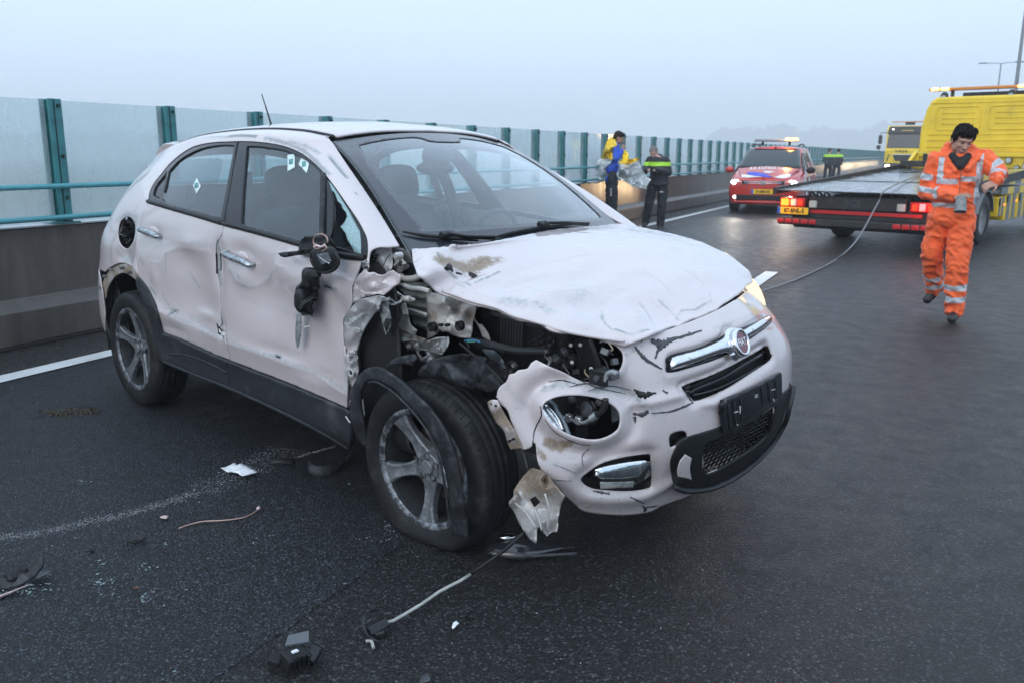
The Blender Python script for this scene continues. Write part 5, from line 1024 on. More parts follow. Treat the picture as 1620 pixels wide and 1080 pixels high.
# marks on the bumper: cracks, chips, peeled paint
GREYP = M('bare_grey_plastic', (.055, .058, .065), .55, var=.3, vs=60)
marks = [([(855, 641, .6), (856.5, 657, 1), (850, 670, 1), (845, 682, 1), (842.8, 700, .5)], .0018, DEEP), ([(1003, 537, 1), (1014, 536, .7)], .0045, GREYP), ([(1009, 533, 1), (1016, 540, 1)], .004, GREYP), ([(1004, 548, .7), (1013, 560, 1.1), (1026, 571, 1), (1047, 583, .4)], .0055, GREYP),
 ([(1030, 537, .6), (1040, 543, 2.3), (1052, 542, 1.6), (1063, 537, 1), (1085, 531, .6), (1110, 523, .3)], .0068, GREYP), ([(1050, 545, 1.1), (1042, 553, .9), (1036, 567, .4)], .0058, GREYP), ([(1089, 525, .4), (1094, 530, 1)], .004, GREYP),
 ([(1003, 615, .7), (1012, 622, 1.4), (1021, 625, 2), (1030, 622, 1), (1038, 621, .3)], .0058, DEEP), ([(1048, 617, .5), (1056, 622, 1)], .005, GREYP), ([(1001, 653, .5), (1012, 655, 1.4), (1022, 652, 1.2), (1024, 648, .7)], .0055, GREYP), ([(1005, 668, .4), (1004, 658, 1)], .0055, GREYP),
 ([(1030, 653, .4), (1060, 650, .9), (1085, 641, 1), (1097, 636, .4)], .0034, GREYP), ([(938, 776, .5), (950, 778, 1.2), (964, 781, .7)], .004, GREYP), ([(996, 785, .4), (1008, 790, .9), (1021, 796, .3)], .0032, GREYP), ([(1017, 799, .5), (1021, 805, 1.2), (1018, 809, .6)], .005, DEEP), ([(1021, 802, 1), (1040, 799, .5)], .004, GREYP),
 ([(1082, 617, .3), (1090, 628, 1), (1097, 637, .3)], .0034, GREYP), ([(862, 662, .3), (880, 684, .6), (912, 700, .8), (935, 704, .3)], .0016, DEEP), ([(875, 733, .3), (893, 740, .6), (912, 748, .3)], .0012, GREYP), ([(862, 756, .3), (885, 759, .8), (905, 760, .3)], .0014, GREYP), ([(922, 736, .3), (921, 720, .8), (932, 708, .4)], .0016, GREYP),
 ([(868, 603, .4), (890, 601, 1), (915, 608, .4)], .0022, GREYP), ([(900, 612, .4), (930, 606, 1), (957, 613, .4)], .0024, GREYP), ([(915, 600, .3), (950, 614, 1), (990, 622, .4)], .0026, GREYP), ([(930, 618, .3), (965, 610, 1), (998, 616, .3)], .002, GREYP)]
for i, (pts, wd, mt) in enumerate(marks): ribbon('paint_chip', BUMP2, pts, wd, mt, bumper, seed=i * 3 + 1, lift=.0015, thick=.0012)
# left headlamp and left wing
hl2 = sheet('headlamp', [(1183, 452), (1186, 446), (1191, 441.5), (1199, 451), (1206, 464), (1211, 480), (1210, 489), (1203, 484), (1194, 470), (1187, 460)], [(1190, 446, .56), (1208, 485, .66), (1188, 458, .60)], EM('headlamp_lit', (1., .80, .52), 1.6), car, fold=0., axis='X', step=3, thick=.03)
hl_ = patch('headlamp_housing', BUMP2, [(7.6, .05), (8.2, .55), (8.7, .8), (9.4, .65), (9.8, .1), (9.3, -.4), (8.0, -.3)], M('lamp_housing_clear', (.55, .56, .58), .12, coat=.5), car, step=10, uvspace=True, lift=.002)
LW = Net([[(x, y, z) for y, z in zip(ys, zs)] for x, ys, zs in [(.60, (.70, .68, .60, .50), (.55, .68, .78, .85)), (.40, (.83, .82, .76, .60), (.60, .72, .84, .94)), (.15, (.87, .87, .80, .66), (.68, .80, .92, 1.02)), (-.1, (.885, .89, .86, .71), (.70, .85, 1.0, 1.07)), (-.35, (.885, .89, .86, .72), (.35, .75, 1.0, 1.09)), (-.42, (.885, .89, .86, .72), (.33, .7, .98, 1.09))]])
patch('left_wing', LW, [(0, 0), (0, 3), (1, 3), (2, 3), (3, 3), (4, 3), (5, 3), (5, 0), (4, 0), (3.6, .0), (3, .0), (2, 0), (1, 0)], PAINTW, car, step=20, uvspace=True)

# ---------------------------------------------------------------- crumpled metal behind the missing right wing
PINKG = PRIMER
wv = noisy_wear
CREAM = carpaint('white_body_shell', (.58, .565, .54))
sheet('hinge_pillar', [(580, 385, 1), (586, 380, 1), (619.4, 391, 1), (621, 408), (620, 424), (611, 434), (598, 434), (586, 428), (581, 421, 1)], [(582, 400, -.80), (600, 410, -.79), (619, 400, -.72), (600, 432, -.78)], CREAM, car, fold=.006, fs=10, seed=2., wear=wv(.35, .35))
for px, py in [(585.6, 399), (590.3, 405.9), (587.5, 410.5), (583.8, 388)]:
    q = CAR.Y(px, py, -.812); b = MB(); b.lathe([(.0001, -.004), (.0075, -.004), (.0075, .02), (.0001, .02)], 12, tuple(q), (0, 1, 0)); b.build('bolt_hole', DEEP, car)
rl = lambda pts, y, r, m, nm, par=None: MB().tube([tuple(CAR.Y(a, b_, y if not hasattr(y, '__len__') else y[i])) for i, (a, b_) in enumerate(curve(pts, closed=False, seg=4))], r, 7).build(nm, m, par or car, smooth=True)
rl([(617, 403), (611, 410), (608, 418), (599, 425), (598, 432)], -.81, .0016, BLK, 'weld_line')
sheet('wing_mount', [(619, 391, 1), (632, 392, 1), (648, 398), (652, 412, 1), (650, 432), (636, 434), (622, 428)], [(620, 400, -.70), (650, 420, -.66)], M('shaded_primer', (.20, .20, .20), .6, var=.3), car, fold=.01, seed=4.)  # inner panel; shade of the gap is put into a darker primer colour
hb_ = sheet('bonnet_hinge', [(624, 406), (628, 401.5), (634, 402), (638, 412), (644, 418), (647, 424), (640, 428), (632, 432), (624, 428), (621, 420), (623, 412)], [(630, 410, -.745), (645, 425, -.73)], PRIMER, car, fold=.02, fs=22, seed=5., holes=[[(631, 412), (636, 414), (635, 422), (630, 422)]], wear=wv(.5, .4), thick=.004)
q = CAR.Y(628.5, 405, -.76); b = MB(); b.lathe([(.0001, -.012), (.011, -.012), (.014, -.004), (.014, .02), (.0001, .02)], 14, tuple(q), (0, 1, 0)); b.build('hinge_bolt', PRIMER, hb_)
rl([(633, 436), (640, 441), (652, 441), (662, 438), (671, 433)], -.715, .013, CREAM, 'shelf_edge')
sheet('wing_remnant', [(560, 449), (566, 437), (572.6, 431, 1), (577, 426), (583, 431), (591, 431), (600, 435), (609, 434.5), (615, 430), (621.5, 427.9, 1), (627, 432), (632.7, 435), (633.5, 442), (632, 449), (621.5, 455.4), (614, 462), (607, 467.6, 1), (598, 465), (591, 466.6), (584, 470), (576.7, 469.6, 1), (568, 462), (560.4, 457.4, 1)], [(562, 445, -.895), (580, 440, -.90), (600, 448, -.885), (625, 440, -.84), (632, 448, -.83), (605, 466, -.87), (590, 455, -.905), (615, 452, -.87)], PAINTW, car, fold=.009, fs=9, seed=7., wear=wv(.25, .25))
sheet('wing_scrap', [(571, 414, 1), (577, 413), (583, 418), (584, 426, 1), (580, 429), (573, 423)], [(571, 415, -.90), (583, 425, -.87)], PRIMER, car, fold=.02, fs=25, seed=9., wear=wv(.9, .1))
sheet('wing_scrap', [(559, 455, 1), (568, 458), (576.7, 462, 1), (576.5, 470, 1), (567, 474), (558, 480, 1)], [(559, 460, -.90), (576, 468, -.885)], PAINTW, car, fold=.008, fs=15, seed=11., wear=wv(.7, .2))
_p = [(549.5, 650, 1), (548.5, 600), (545, 560), (543, 530), (542.8, 510, 1), (552, 492), (566.5, 473.7, 1), (580, 471), (599, 467.6), (609, 470, 1), (612, 478), (603, 490), (594, 495), (586.9, 504), (578, 518), (572.6, 531), (566, 551), (565.5, 561), (567, 580), (566.5, 600), (566, 655, 1)]
sheet('wing_flange', _p, [(546, 640, -.885), (548, 590, -.895), (545, 520, -.905), (556, 490, -.92), (575, 474, -.925), (600, 475, -.90), (585, 500, -.87), (568, 545, -.865), (565, 600, -.86), (566, 650, -.86)], PAINTW, car, fold=.010, fs=13, seed=13., wear=wv(.88, .3, edge=.95, poly=np.array([(548.5, 600), (543, 530), (542.8, 510), (552, 492), (566.5, 473.7), (599, 467.6)])), holes=[])
for px, py, r in [(569, 522.6, .010), (556, 559, .009), (557, 589, .020)]:
    q = CAR.Y(px, py, -.905); b = MB(); b.lathe([(r, -.006), (r * .8, -.01), (r * .4, -.006), (r * .35, .012), (r, .012)], 16, tuple(q), (0, 1, 0)); b.build('flange_washer', PRIMER, car, smooth=True); b = MB(); b.lathe([(.0001, -.0065), (r * .36, -.0065), (r * .36, .01), (.0001, .01)], 10, tuple(q), (0, 1, 0)); b.build('bolt_hole', DEEP, car)
rl([(596, 497), (589, 507), (580, 522), (574, 534), (568, 552), (567.5, 563), (569, 580), (568, 600), (567, 640)], -.862, .007, BLK, 'flange_seal')
sheet('folded_metal', [(594, 476), (599, 467.6, 1), (608, 471), (617, 469.6, 1), (616, 478), (615, 486, 1), (619.4, 502, 1), (617, 516), (611, 528.7, 1), (608, 520), (605, 514.4, 1), (603, 503), (601, 494), (596, 488, 1)], [(600, 470, -.91), (610, 490, -.895), (611, 525, -.90), (617, 505, -.885)], M('torn_bright_metal', (.46, .47, .46), .35, metal=.5, var=.5, vs=30, dirt=(.08, .08, .07), dirts=30, dirtamt=.3), car, fold=.035, fs=26, seed=15., step=2.2)
sheet('tangled_metal', [(607, 470, 1), (618, 473), (628, 478), (640, 468, 1), (634, 478, 1), (624, 483), (614, 480, 1)], [(610, 472, -.90), (640, 470, -.86)], M('torn_bright_metal', (.5, .5, .5), .35), car, fold=.02, fs=26, seed=16., step=2.)
sheet('inner_wing', [(617, 480, 1), (630, 480), (642, 478, 1), (645, 490), (648, 510), (653, 517), (660, 522.6, 1), (658, 528), (654, 533, 1), (646, 528), (638, 524.6), (628, 523), (619.4, 520.6, 1), (616, 512), (615, 502)], [(617, 500, -.80), (640, 485, -.78), (650, 520, -.77)], PRIMER, car, fold=.012, fs=10, seed=17., wear=wv(.35, .3))
rl([(632, 486), (636, 495), (633, 505), (625, 514), (628, 520)], -.805, .0016, BLK, 'weld_line')
sheet('apron_panel', [(625.6, 449, 1), (652, 446), (684, 449, 1), (684, 480), (674, 524, 1), (662, 518), (654, 512), (646, 486), (640, 465.6), (630, 457)], [(630, 455, -.72), (680, 455, -.66), (660, 510, -.66)], M('green_primer', (.27, .29, .26), .55, var=.3, vs=12, dirt=(.1, .09, .07), dirts=8, dirtamt=.35), car, fold=.006, fs=7, seed=19., ribs=lambda v: .010 * np.sin((v[:, 1] + v[:, 0] * -.15) * .42))
rl([(640, 452), (650, 456), (665, 457), (680, 461)], -.745, .010, CREAM, 'apron_edge'); rl([(620, 461), (628, 466), (637, 472), (648, 473)], -.80, .012, CREAM, 'apron_edge'); rl([(646, 489), (660, 493), (675, 498)], -.72, .007, CREAM, 'apron_rib')
sheet('apron_tag', [(640, 473), (648, 470), (656, 473), (655, 477), (646, 478)], [(648, 474, -.79)], CREAM, car, fold=.006, seed=20., step=2.)
sheet('hinge_arm', [(618, 462, 1), (622, 461), (637, 469), (646, 475), (645, 479), (634, 475), (621, 470)], [(620, 465, -.83), (645, 477, -.80)], GREYP, car, fold=.004, seed=21., step=2.5)
st_poly = [(674.4, 461.5, 1), (690, 464), (703, 465.6), (723, 469.6), (735, 466), (743.7, 467.6), (750, 471), (754, 477.8), (752, 494), (747.8, 510), (747, 524), (743.7, 534.8, 1), (730, 534), (717, 530.7), (707, 525.6), (694.8, 526.7), (684, 533), (675.5, 536, 1), (675, 515), (675.5, 494)]
tw = sheet('strut_tower', st_poly, [(676, 470, -.70), (700, 478, -.715), (712, 490, -.70), (735, 475, -.62), (745, 500, -.60), (725, 512, -.68), (690, 515, -.715), (680, 530, -.70), (710, 522, -.72), (740, 532, -.66), (722, 490, -.64)], CREAM, car, fold=.016, fs=7, seed=23., wear=wv(.2, .45))
for px, py in [(683.3, 517.2), (726.5, 515.5)]:
    q = CAR.Y(px, py, -.735); b = MB(); b.lathe([(.0001, -.002), (.006, -.004), (.008, .001), (.011, -.004), (.0185, -.006), (.019, .012), (.0001, .012)], 20, tuple(q), (0, 1, 0)); b.build('rubber_grommet', BLK, tw, smooth=True)
for px, py in [(697.4, 514), (707.8, 514.2), (694, 524)]:
    q = CAR.Y(px, py, -.735); b = MB(); b.box(tuple(q), (.017, .02, .011)); b.build('slot_hole', DEEP, tw, bevel=.004)
sheet('tower_top', [(674, 461, 1), (676, 453), (684, 450), (694, 452), (706, 450, 1), (720, 455), (738, 463), (750, 470), (735, 470), (710, 466), (690, 465)], [(680, 455, -.66), (740, 465, -.56), (700, 463, -.68)], CREAM, car, fold=.015, fs=16, seed=25., wear=wv(.3, .6))
for px, py, r in [(678, 457, .011), (685, 460, .006), (711, 459.5, .007), (718, 460, .006), (726, 460.5, .005)]:
    q = CAR.Y(px, py, -.70); b = MB(); b.lathe([(.0001, -.004), (r, -.004), (r, .03), (.0001, .03)], 12, tuple(q), (0, 1, 0)); b.build('bolt_hole', DEEP, tw)
jp = [(641.9, 545, 1), (645, 540), (650, 537.9, 1), (675, 538), (692, 534), (709, 532.8, 1), (710, 541), (706, 552), (701, 559, 1), (693, 567), (684.6, 573.5, 1), (676, 574), (666, 571, 1), (661, 562), (656, 553, 1), (649, 554), (643.9, 552, 1)]
jb = sheet('lower_bracket', jp, [(645, 545, -.775), (680, 550, -.77), (705, 540, -.74)], BAREG, car, fold=.008, fs=12, seed=27., holes=[[(661, 556, 1), (671, 553, 1), (675, 561, 1), (668, 565, 1)]], thick=.004)
rl([(656, 550), (672, 553), (690, 557), (700, 560)], -.79, .0035, BAREG, 'bracket_fold', jb)
for px, py, r in [(659, 546, .011), (694, 552.5, .012), (680.6, 568.5, .014), (678, 540, .004), (691, 546, .005), (646, 548, .010)]:
    q = CAR.Y(px, py, -.79); b = MB(); b.lathe([(.0001, -.009), (r * .55, -.009), (r * .6, -.002), (r, -.001), (r, .006), (.0001, .006)], 6 if r > .008 else 10, tuple(q), (0, 1, 0)); b.build('bracket_bolt', M('bright_bolt', (.5, .5, .48), .35, metal=.7), jb)
sheet('dirty_rail', [(621, 524, 1), (632, 525), (648, 530), (660, 532), (674, 536, 1), (668, 540), (650, 538), (636, 540), (624, 536)], [(625, 530, -.79), (670, 536, -.77)], PRIMER, car, fold=.02, fs=18, seed=29., wear=wv(.6, .9))
sheet('lower_sill_metal', [(600, 526), (610, 524), (622, 530), (640, 545), (645, 555), (655, 572), (640, 575), (620, 582), (606, 590, 1), (604, 560)], [(610, 530, -.62), (640, 570, -.62)], M('rusty_dark_metal', (.045, .042, .036), .7, var=.5, vs=9, dirt=(.14, .10, .06), dirts=6, dirtamt=.3), car, fold=.02, fs=6, seed=31.)
sheet('inner_arch', [(566, 600), (567, 560), (575, 535), (590, 505), (600, 495), (620, 520), (650, 545), (700, 560), (700, 620), (600, 640), (566, 660)], [(570, 600, -.50), (600, 520, -.50), (690, 590, -.45)], DEEP, car, fold=.0, step=14)
sheet('grey_liner_piece', [(582, 515), (592, 508), (600, 512), (603, 530), (599, 545), (600, 558, 1), (594, 560), (585, 552), (581, 535)], [(590, 530, -.66)], M('worn_liner', (.09, .10, .11), .5, var=.5, vs=20), car, fold=.02, fs=9, seed=33.)
# far inner wing beside the engine, torn plastic fan
sheet('inner_wing_far', [(748, 470, 1), (764, 473), (782, 482, 1), (784, 510), (778, 545, 1), (766, 528), (752, 508), (748, 492)], [(750, 480, -.52), (782, 490, -.40), (775, 540, -.42)], M('grey_primer', (.26, .25, .25), .5, var=.25), car, fold=.012, fs=6, seed=35.)
rl([(757, 474), (750, 488), (748, 500), (756, 513), (765, 524), (774, 538)], -.585, .0035, CREAM, 'torn_edge')
for i in range(7):
    rl([(755 + i * 1.2, 512 + i * .3), (760 + i * 2, 522 + i), (764 + i * 2.0, 533 + i * 1.3)], -.60, .0022, PRIMER, 'torn_strand')
# ---------------------------------------------------------------- engine bay
eng = empty('engine_bay'); eng.parent = car
b = MB(); b.box((.10, 0, .62), (.7, 1.0, .5)); b.build('engine_block', DEEP, eng, bevel=.05)
b = MB(); b.box((.56, 0, .60), (.06, 1.1, .46)); b.build('radiator', DEEP, eng)
sheet('air_box', [(775, 500, 1), (780, 494), (832, 510, 1), (834, 530), (830, 556, 1), (776, 548, 1)], [(778, 520, -.46), (832, 530, -.50)], M('air_box_plastic', (.05, .052, .055), .45), eng, fold=.002, step=5)
for i in range(11): rl([(780 + i * 4.6, 500 + i * 1.3), (779.5 + i * 4.6, 520 + i * 1.2), (779 + i * 4.5, 548 + i * .7)], -.487 - i * .004, .0045, M('air_box_plastic', (.05, .052, .055), .45), 'box_rib', eng)
rl([(778, 497), (800, 503), (830, 512)], -.495, .012, MATS['air_box_plastic'], 'box_rim', eng)
rl([(742, 541), (760, 542), (790, 549), (815, 555), (845, 556), (870, 556)], -.66, .017, HOSE, 'ribbed_hose', eng)
for i in range(16): 
    q = CAR.Y(758 + i * 2.9, 543.5 + i * .75, -.66); b = MB(); b.lathe([(.0165, -.002), (.0195, -.002), (.0195, .003), (.0165, .003)], 10, tuple(q), (.9, .1, -.18)); b.build('hose_ring', HOSE, eng)
rl([(735, 539), (750, 538), (760, 541)], -.70, .004, M('blue_wire', (.05, .22, .4), .4), 'wire', eng)
rl([(737, 541), (752, 540)], -.70, .003, M('green_wire', (.1, .35, .25), .4), 'wire', eng)
rg = random.Random(4)
GM2 = M('engine_grey', (.10, .105, .11), .4, metal=.3, var=.4, vs=12); LT = M('pale_clip', (.5, .5, .47), .5)
for i, (px, py, y, d) in enumerate([(845, 510, -.40, (.05, .04, .06)), (860, 520, -.35, (.04, .05, .05)), (903, 530, -.45, (.05, .03, .10)), (886, 545, -.42, (.03, .03, .12)), (885, 580, -.62, (.10, .03, .03)), (905, 570, -.5, (.03, .03, .05)), (930, 560, -.62, (.09, .02, .11)), (945, 545, -.5, (.05, .03, .06)), (950, 590, -.66, (.05, .03, .04)), (968, 592, -.62, (.04, .04, .03)), (870, 505, -.3, (.10, .05, .08))]):
    q = CAR.Y(px, py, y); b = MB(); b.box(tuple(q), d, (rg.uniform(-.4, .4), rg.uniform(-.4, .4), rg.uniform(-.5, .5))); b.build('engine_part', [BLK, GM2, BLK, BLK][i % 4], eng, bevel=.006)
for i in range(16):
    x0, y0 = rg.uniform(850, 960), rg.uniform(520, 590); yy0 = rg.uniform(-.66, -.4); pts = [(x0, y0), (x0 + rg.uniform(-15, 15), y0 + rg.uniform(4, 18)), (x0 + rg.uniform(-25, 25), y0 + rg.uniform(8, 34))]
    pts = [(a, min(b_, 598)) for a, b_ in pts]; rl(pts, yy0, rg.uniform(.0025, .007), [HOSE, HOSE, GM2, LT][i % 4] if i % 4 < 3 or i < 8 else HOSE, 'engine_hose', eng)
for px, py in [(905, 573), (918, 545.6), (935, 583), (903, 546)]:
    q = CAR.Y(px, py, -.64); b = MB(); b.sphere(tuple(q), (.008, .006, .007), 8, 6); b.build('wire_clip', LT, eng)
q = CAR.Y(947, 597, -.70); b = MB(); b.box(tuple(q), (.075, .01, .05)); pl_ = b.build('lamp_mount', BLK, eng, bevel=.004); b = MB(); b.lathe([(.0001, -.01), (.010, -.01), (.010, .01), (.0001, .01)], 12, (q[0], q[1] - .004, q[2]), (0, 1, 0)); b.build('mount_bolt', GM2, pl_)
rl([(958, 603), (960, 592), (968, 588), (976, 591)], -.70, .008, M('grey_tube', (.25, .26, .27), .4), 'coolant_tube', eng)
for i in range(22):
    x0, y0 = rg.uniform(845, 975), rg.uniform(522, 592); pts = [(x0, y0), (x0 + rg.uniform(-8, 8), y0 + rg.uniform(3, 10)), (x0 + rg.uniform(-14, 14), min(y0 + rg.uniform(6, 18), 599))]; rl(pts, rg.uniform(-.68, -.5), rg.uniform(.0012, .003), [GM2, HOSE, M('tan_wire', (.25, .2, .13), .5), HOSE, GM2][i % 5], 'wire', eng)
for i, (px, py) in enumerate([(872, 548), (893, 556), (912, 588), (957, 556), (940, 572), (972, 572), (858, 540), (880, 566)]):
    q = CAR.Y(px, py, -.60); b = MB(); b.box(tuple(q), (.028, .02, .022), (rg.uniform(-.5, .5), rg.uniform(-.5, .5), rg.uniform(-.6, .6))); b.build('connector', [BLK, GM2, BLK, M('grey_socket', (.16, .17, .17), .5)][i % 4], eng, bevel=.003)
# suspension leg and well panel behind the wheel arch
rl([(612, 540), (609, 560), (607, 585), (605, 600)], -.60, .030, M('dusty_panel', (.10, .095, .08), .7, var=.4, vs=10), 'well_rib'); rl([(628, 545), (626, 562), (624, 580)], -.58, .022, MATS['dusty_panel'], 'well_rib'); rl([(642, 552), (644, 566), (646, 578)], -.58, .014, M('rusty_dark_metal', (.045, .042, .036), .7), 'well_rib')
sheet('well_panel', [(603, 545), (640, 545), (655, 556), (650, 590), (604, 606)], [(610, 560, -.55)], MATS['dusty_panel'], car, fold=.012, fs=7, seed=91.)
# aluminium pipe, horn and fan seen in the lower opening
AL = M('aluminium_pipe', (.6, .62, .62), .35, metal=.8, var=.2)
rl([(889, 659), (900, 662), (912, 666), (924, 668), (932, 664), (938, 660)], -.66, .0075, AL, 'pipe', eng)
for px, py in [(900, 660), (915, 664)]: q = CAR.Y(px, py, -.668); b = MB(); b.box(tuple(q), (.022, .022, .026), (0, .2, .2)); b.build('pipe_clamp', AL, eng, bevel=.003)
for i in range(4): q = CAR.Y(936 + i * 2.2, 661 - i * 1.6, -.66); b = MB(); b.lathe([(.006, -.004), (.0135, -.003), (.0135, .003), (.006, .004)], 12, tuple(q), (.8, .2, .5)); b.build('pipe_collar', AL, eng)
rl([(944, 656), (952, 650), (957, 640), (958, 630)], -.66, .011, HOSE, 'hose', eng)
q = CAR.Y(925, 654, -.56); b = MB(); b.lathe([(.0001, -.01), (.012, -.01), (.014, .0), (.04, .002), (.045, .01), (.045, .03), (.0001, .03)], 24, tuple(q), (.3, 1, 0)); b.build('horn', GM2, eng, smooth=True)
rl([(915, 640), (912, 650), (914, 660), (920, 668)], -.60, .008, HOSE, 'hose', eng); rl([(935, 634), (941, 642), (940, 650)], -.60, .009, HOSE, 'hose', eng)
sheet('crash_box', [(966, 638, 1), (978, 645, 1), (979, 664, 1), (968, 668, 1)], [(972, 650, -.55)], M('dull_metal', (.12, .13, .14), .5, metal=.4), eng, fold=.004)
for (a, b1, c1) in [(905, 631, .012), (948, 636, .010), (902, 634, .006)]: 
    q = CAR.Y(a, b1, -.62); b = MB(); b.sphere(tuple(q), (c1 * 1.6, c1, c1 * 1.3), 10, 7); b.build('connector', GM2, eng)
b = MB(); b.box((.35, -.25, .42), (.5, .8, .05)); b.build('subframe', DEEP, eng)
# ---------------------------------------------------------------- plastic liners over the front wheel
sheet('wheel_liner', [(609, 582, 1), (617, 572), (626, 565.7), (640, 562), (655, 560), (660, 566, 1), (655, 573), (652, 579, 1), (640, 576), (626, 577), (615, 580)], [(610, 580, -.88), (640, 568, -.87), (658, 565, -.84)], SCUFFBLK, car, fold=.01, fs=8, seed=41.)
sheet('wheel_liner', [(662, 596, 1), (662, 588), (666, 580, 1), (680, 571), (701, 563), (720, 560), (741, 560), (770, 566), (798.5, 577, 1), (805, 586), (804, 594.5), (795, 607), (784, 617, 1), (777, 620), (770, 620, 1), (755, 616), (738, 613), (724, 609), (712, 603), (703, 597, 1), (692, 593, 1), (693.6, 600, 1), (675, 597)], [(664, 590, -.86), (700, 575, -.80), (740, 568, -.74), (735, 600, -.82), (800, 585, -.66), (780, 612, -.74)], SCUFFBLK, car, fold=.022, fs=6, seed=43., thick=.003)
q = CAR.Y(741, 604, -.86); b = MB(); b.lathe([(.009, -.004), (.014, -.006), (.014, .004), (.009, .004)], 14, tuple(q), (.3, 1, .2)); b.build('liner_clip', BLK, car)
sheet('plastic_blade', [(762, 552, 1), (780, 554), (793, 565), (800, 582, 1), (792, 583), (780, 572), (770, 562)], [(765, 555, -.70), (798, 580, -.68)], M('grey_blade', (.06, .07, .08), .35), car, fold=.006, seed=45.)
sheet('plastic_bracket', [(803, 574), (808, 570, 1), (817, 573), (820, 580), (812, 588), (804, 592), (801, 583)], [(810, 580, -.72)], BLK, car, fold=.01, fs=15, seed=47., step=2.5)
q = CAR.Y(813, 577, -.74); b = MB(); b.lathe([(.003, -.004), (.008, -.005), (.008, .004), (.003, .004)], 12, tuple(q), (0, 1, 0)); b.build('bracket_eye', BAREG, car)
rl([(727, 543), (745, 558), (765, 574), (785, 592), (798, 608), (806, 620), (811, 628)], -.84, .0042, BLK, 'loose_cable')
rl([(736, 540), (742, 548), (738, 556)], -.76, .0035, BLK, 'loose_cable')
# hanging wheel arch trim
arch = [(556, 668), (553.6, 655), (554, 640), (557, 614.6), (563, 600), (571.6, 588.7), (581, 582), (591.7, 579.5), (602, 581), (611.8, 585.8), (634.8, 603), (655, 620.3), (675, 640.4), (700.8, 675), (718, 721), (726.7, 761), (735.3, 812.7), (737.5, 850, 1), (722, 848, 1), (716, 840), (712, 812.7), (709.4, 778), (700.8, 732), (683.6, 689), (660.6, 655), (634.8, 629), (622, 616), (609, 607.4), (600, 603), (590, 600.5), (581, 602), (577, 606), (571, 618), (569, 635), (571, 655), (577, 680), (580, 705, 1), (574, 704), (563, 690)]
sheet('arch_trim', arch, [(556, 660, -.90), (575, 590, -.925), (611, 596, -.945), (660, 640, -.965), (700, 690, -.965), (720, 760, -.945), (728, 845, -.91), (578, 700, -.88)], SCUFFBLK, car, fold=.004, fs=5, seed=49., thick=.012, step=4)
rl([(582, 605), (591, 603.5), (602, 607), (622, 620), (648, 645), (675, 680), (694, 722), (704, 770), (710, 815), (718, 845)], [-.935 - .035 * math.sin(t * math.pi) for t in np.linspace(0, 1, 37)], .0045, SCUFFBLK, 'trim_rib')
sheet('white_scrap', [(569, 640, 1), (574, 630, 1), (577, 655, 1), (573, 664, 1)], [(572, 650, -.86)], CREAM, car, fold=.004, step=2.5)
rl([(547, 658), (551, 664), (554, 668)], -.92, .003, M('pale_scratch', (.5, .5, .5), .5), 'metal_sliver')
# torn bumper bracket strip and flap hanging by the wheel
sheet('bumper_bracket', [(771, 635, 1), (778, 631.5), (786, 632, 1), (793, 645), (800, 658), (808, 671), (815, 683), (821, 696), (826, 708, 1), (808, 710.5, 1), (803, 700), (798, 683), (792, 675), (785, 668), (779, 656), (774, 647)], [(772, 640, -.90), (800, 668, -.875), (820, 705, -.85)], PAINTW, car, fold=.006, fs=9, seed=51., thick=.003, wear=wv(.35, .7))
for px, py in [(779, 638), (785.5, 641), (806, 697), (812, 694)]: q = CAR.Y(px, py, -.90 if px < 800 else -.872); b = MB(); b.box(tuple(q), (.006, .012, .007)); b.build('bolt_hole', DEEP, car)
flap = [(833.8, 746, 1), (840, 740), (847, 741), (855, 742.5, 1), (864, 750), (872.5, 760), (883, 773), (893, 785, 1), (887, 800), (883.8, 815), (882, 830), (880, 840, 1), (872, 841), (865, 846.5, 1), (860, 842), (857.5, 837.5, 1), (855, 830, 1), (851, 834), (849, 845), (848, 860, 1), (838, 852), (829, 840), (820, 824), (812.5, 807.5), (806, 800), (805, 792.5, 1), (812, 784), (812.5, 775, 1), (822, 760)]
FLM = carpaint('muddy_white_paint', (.50, .48, .46))
sheet('hanging_flap', flap, [(835, 750, -.80), (812, 790, -.86), (850, 770, -.83), (848, 855, -.90), (866, 800, -.79), (885, 800, -.80), (858, 830, -.86), (878, 838, -.82)], FLM, car, holes=[[(837.5, 790, 1), (847, 784, 1), (855, 794, 1), (846, 802, 1)]], fold=.02, fs=7, seed=53., thick=.003, wear=lambda v, P: np.stack([fbm(P, 14, 2.) * .3 + .45, np.clip(.95 - (v[:, 1] - 745) / 90, .25, 1.), v[:, 0] * 0], 1))
for pts in ([(846, 805), (852, 820), (857, 838)], [(862, 780), (868, 805), (866, 840)], [(815, 795), (832, 810), (848, 835)]): rl(pts, -.885, .0035, FLM, 'flap_rib')
rl([(822, 700), (829, 718), (835, 742)], -.80, .004, GREYP, 'torn_strip')
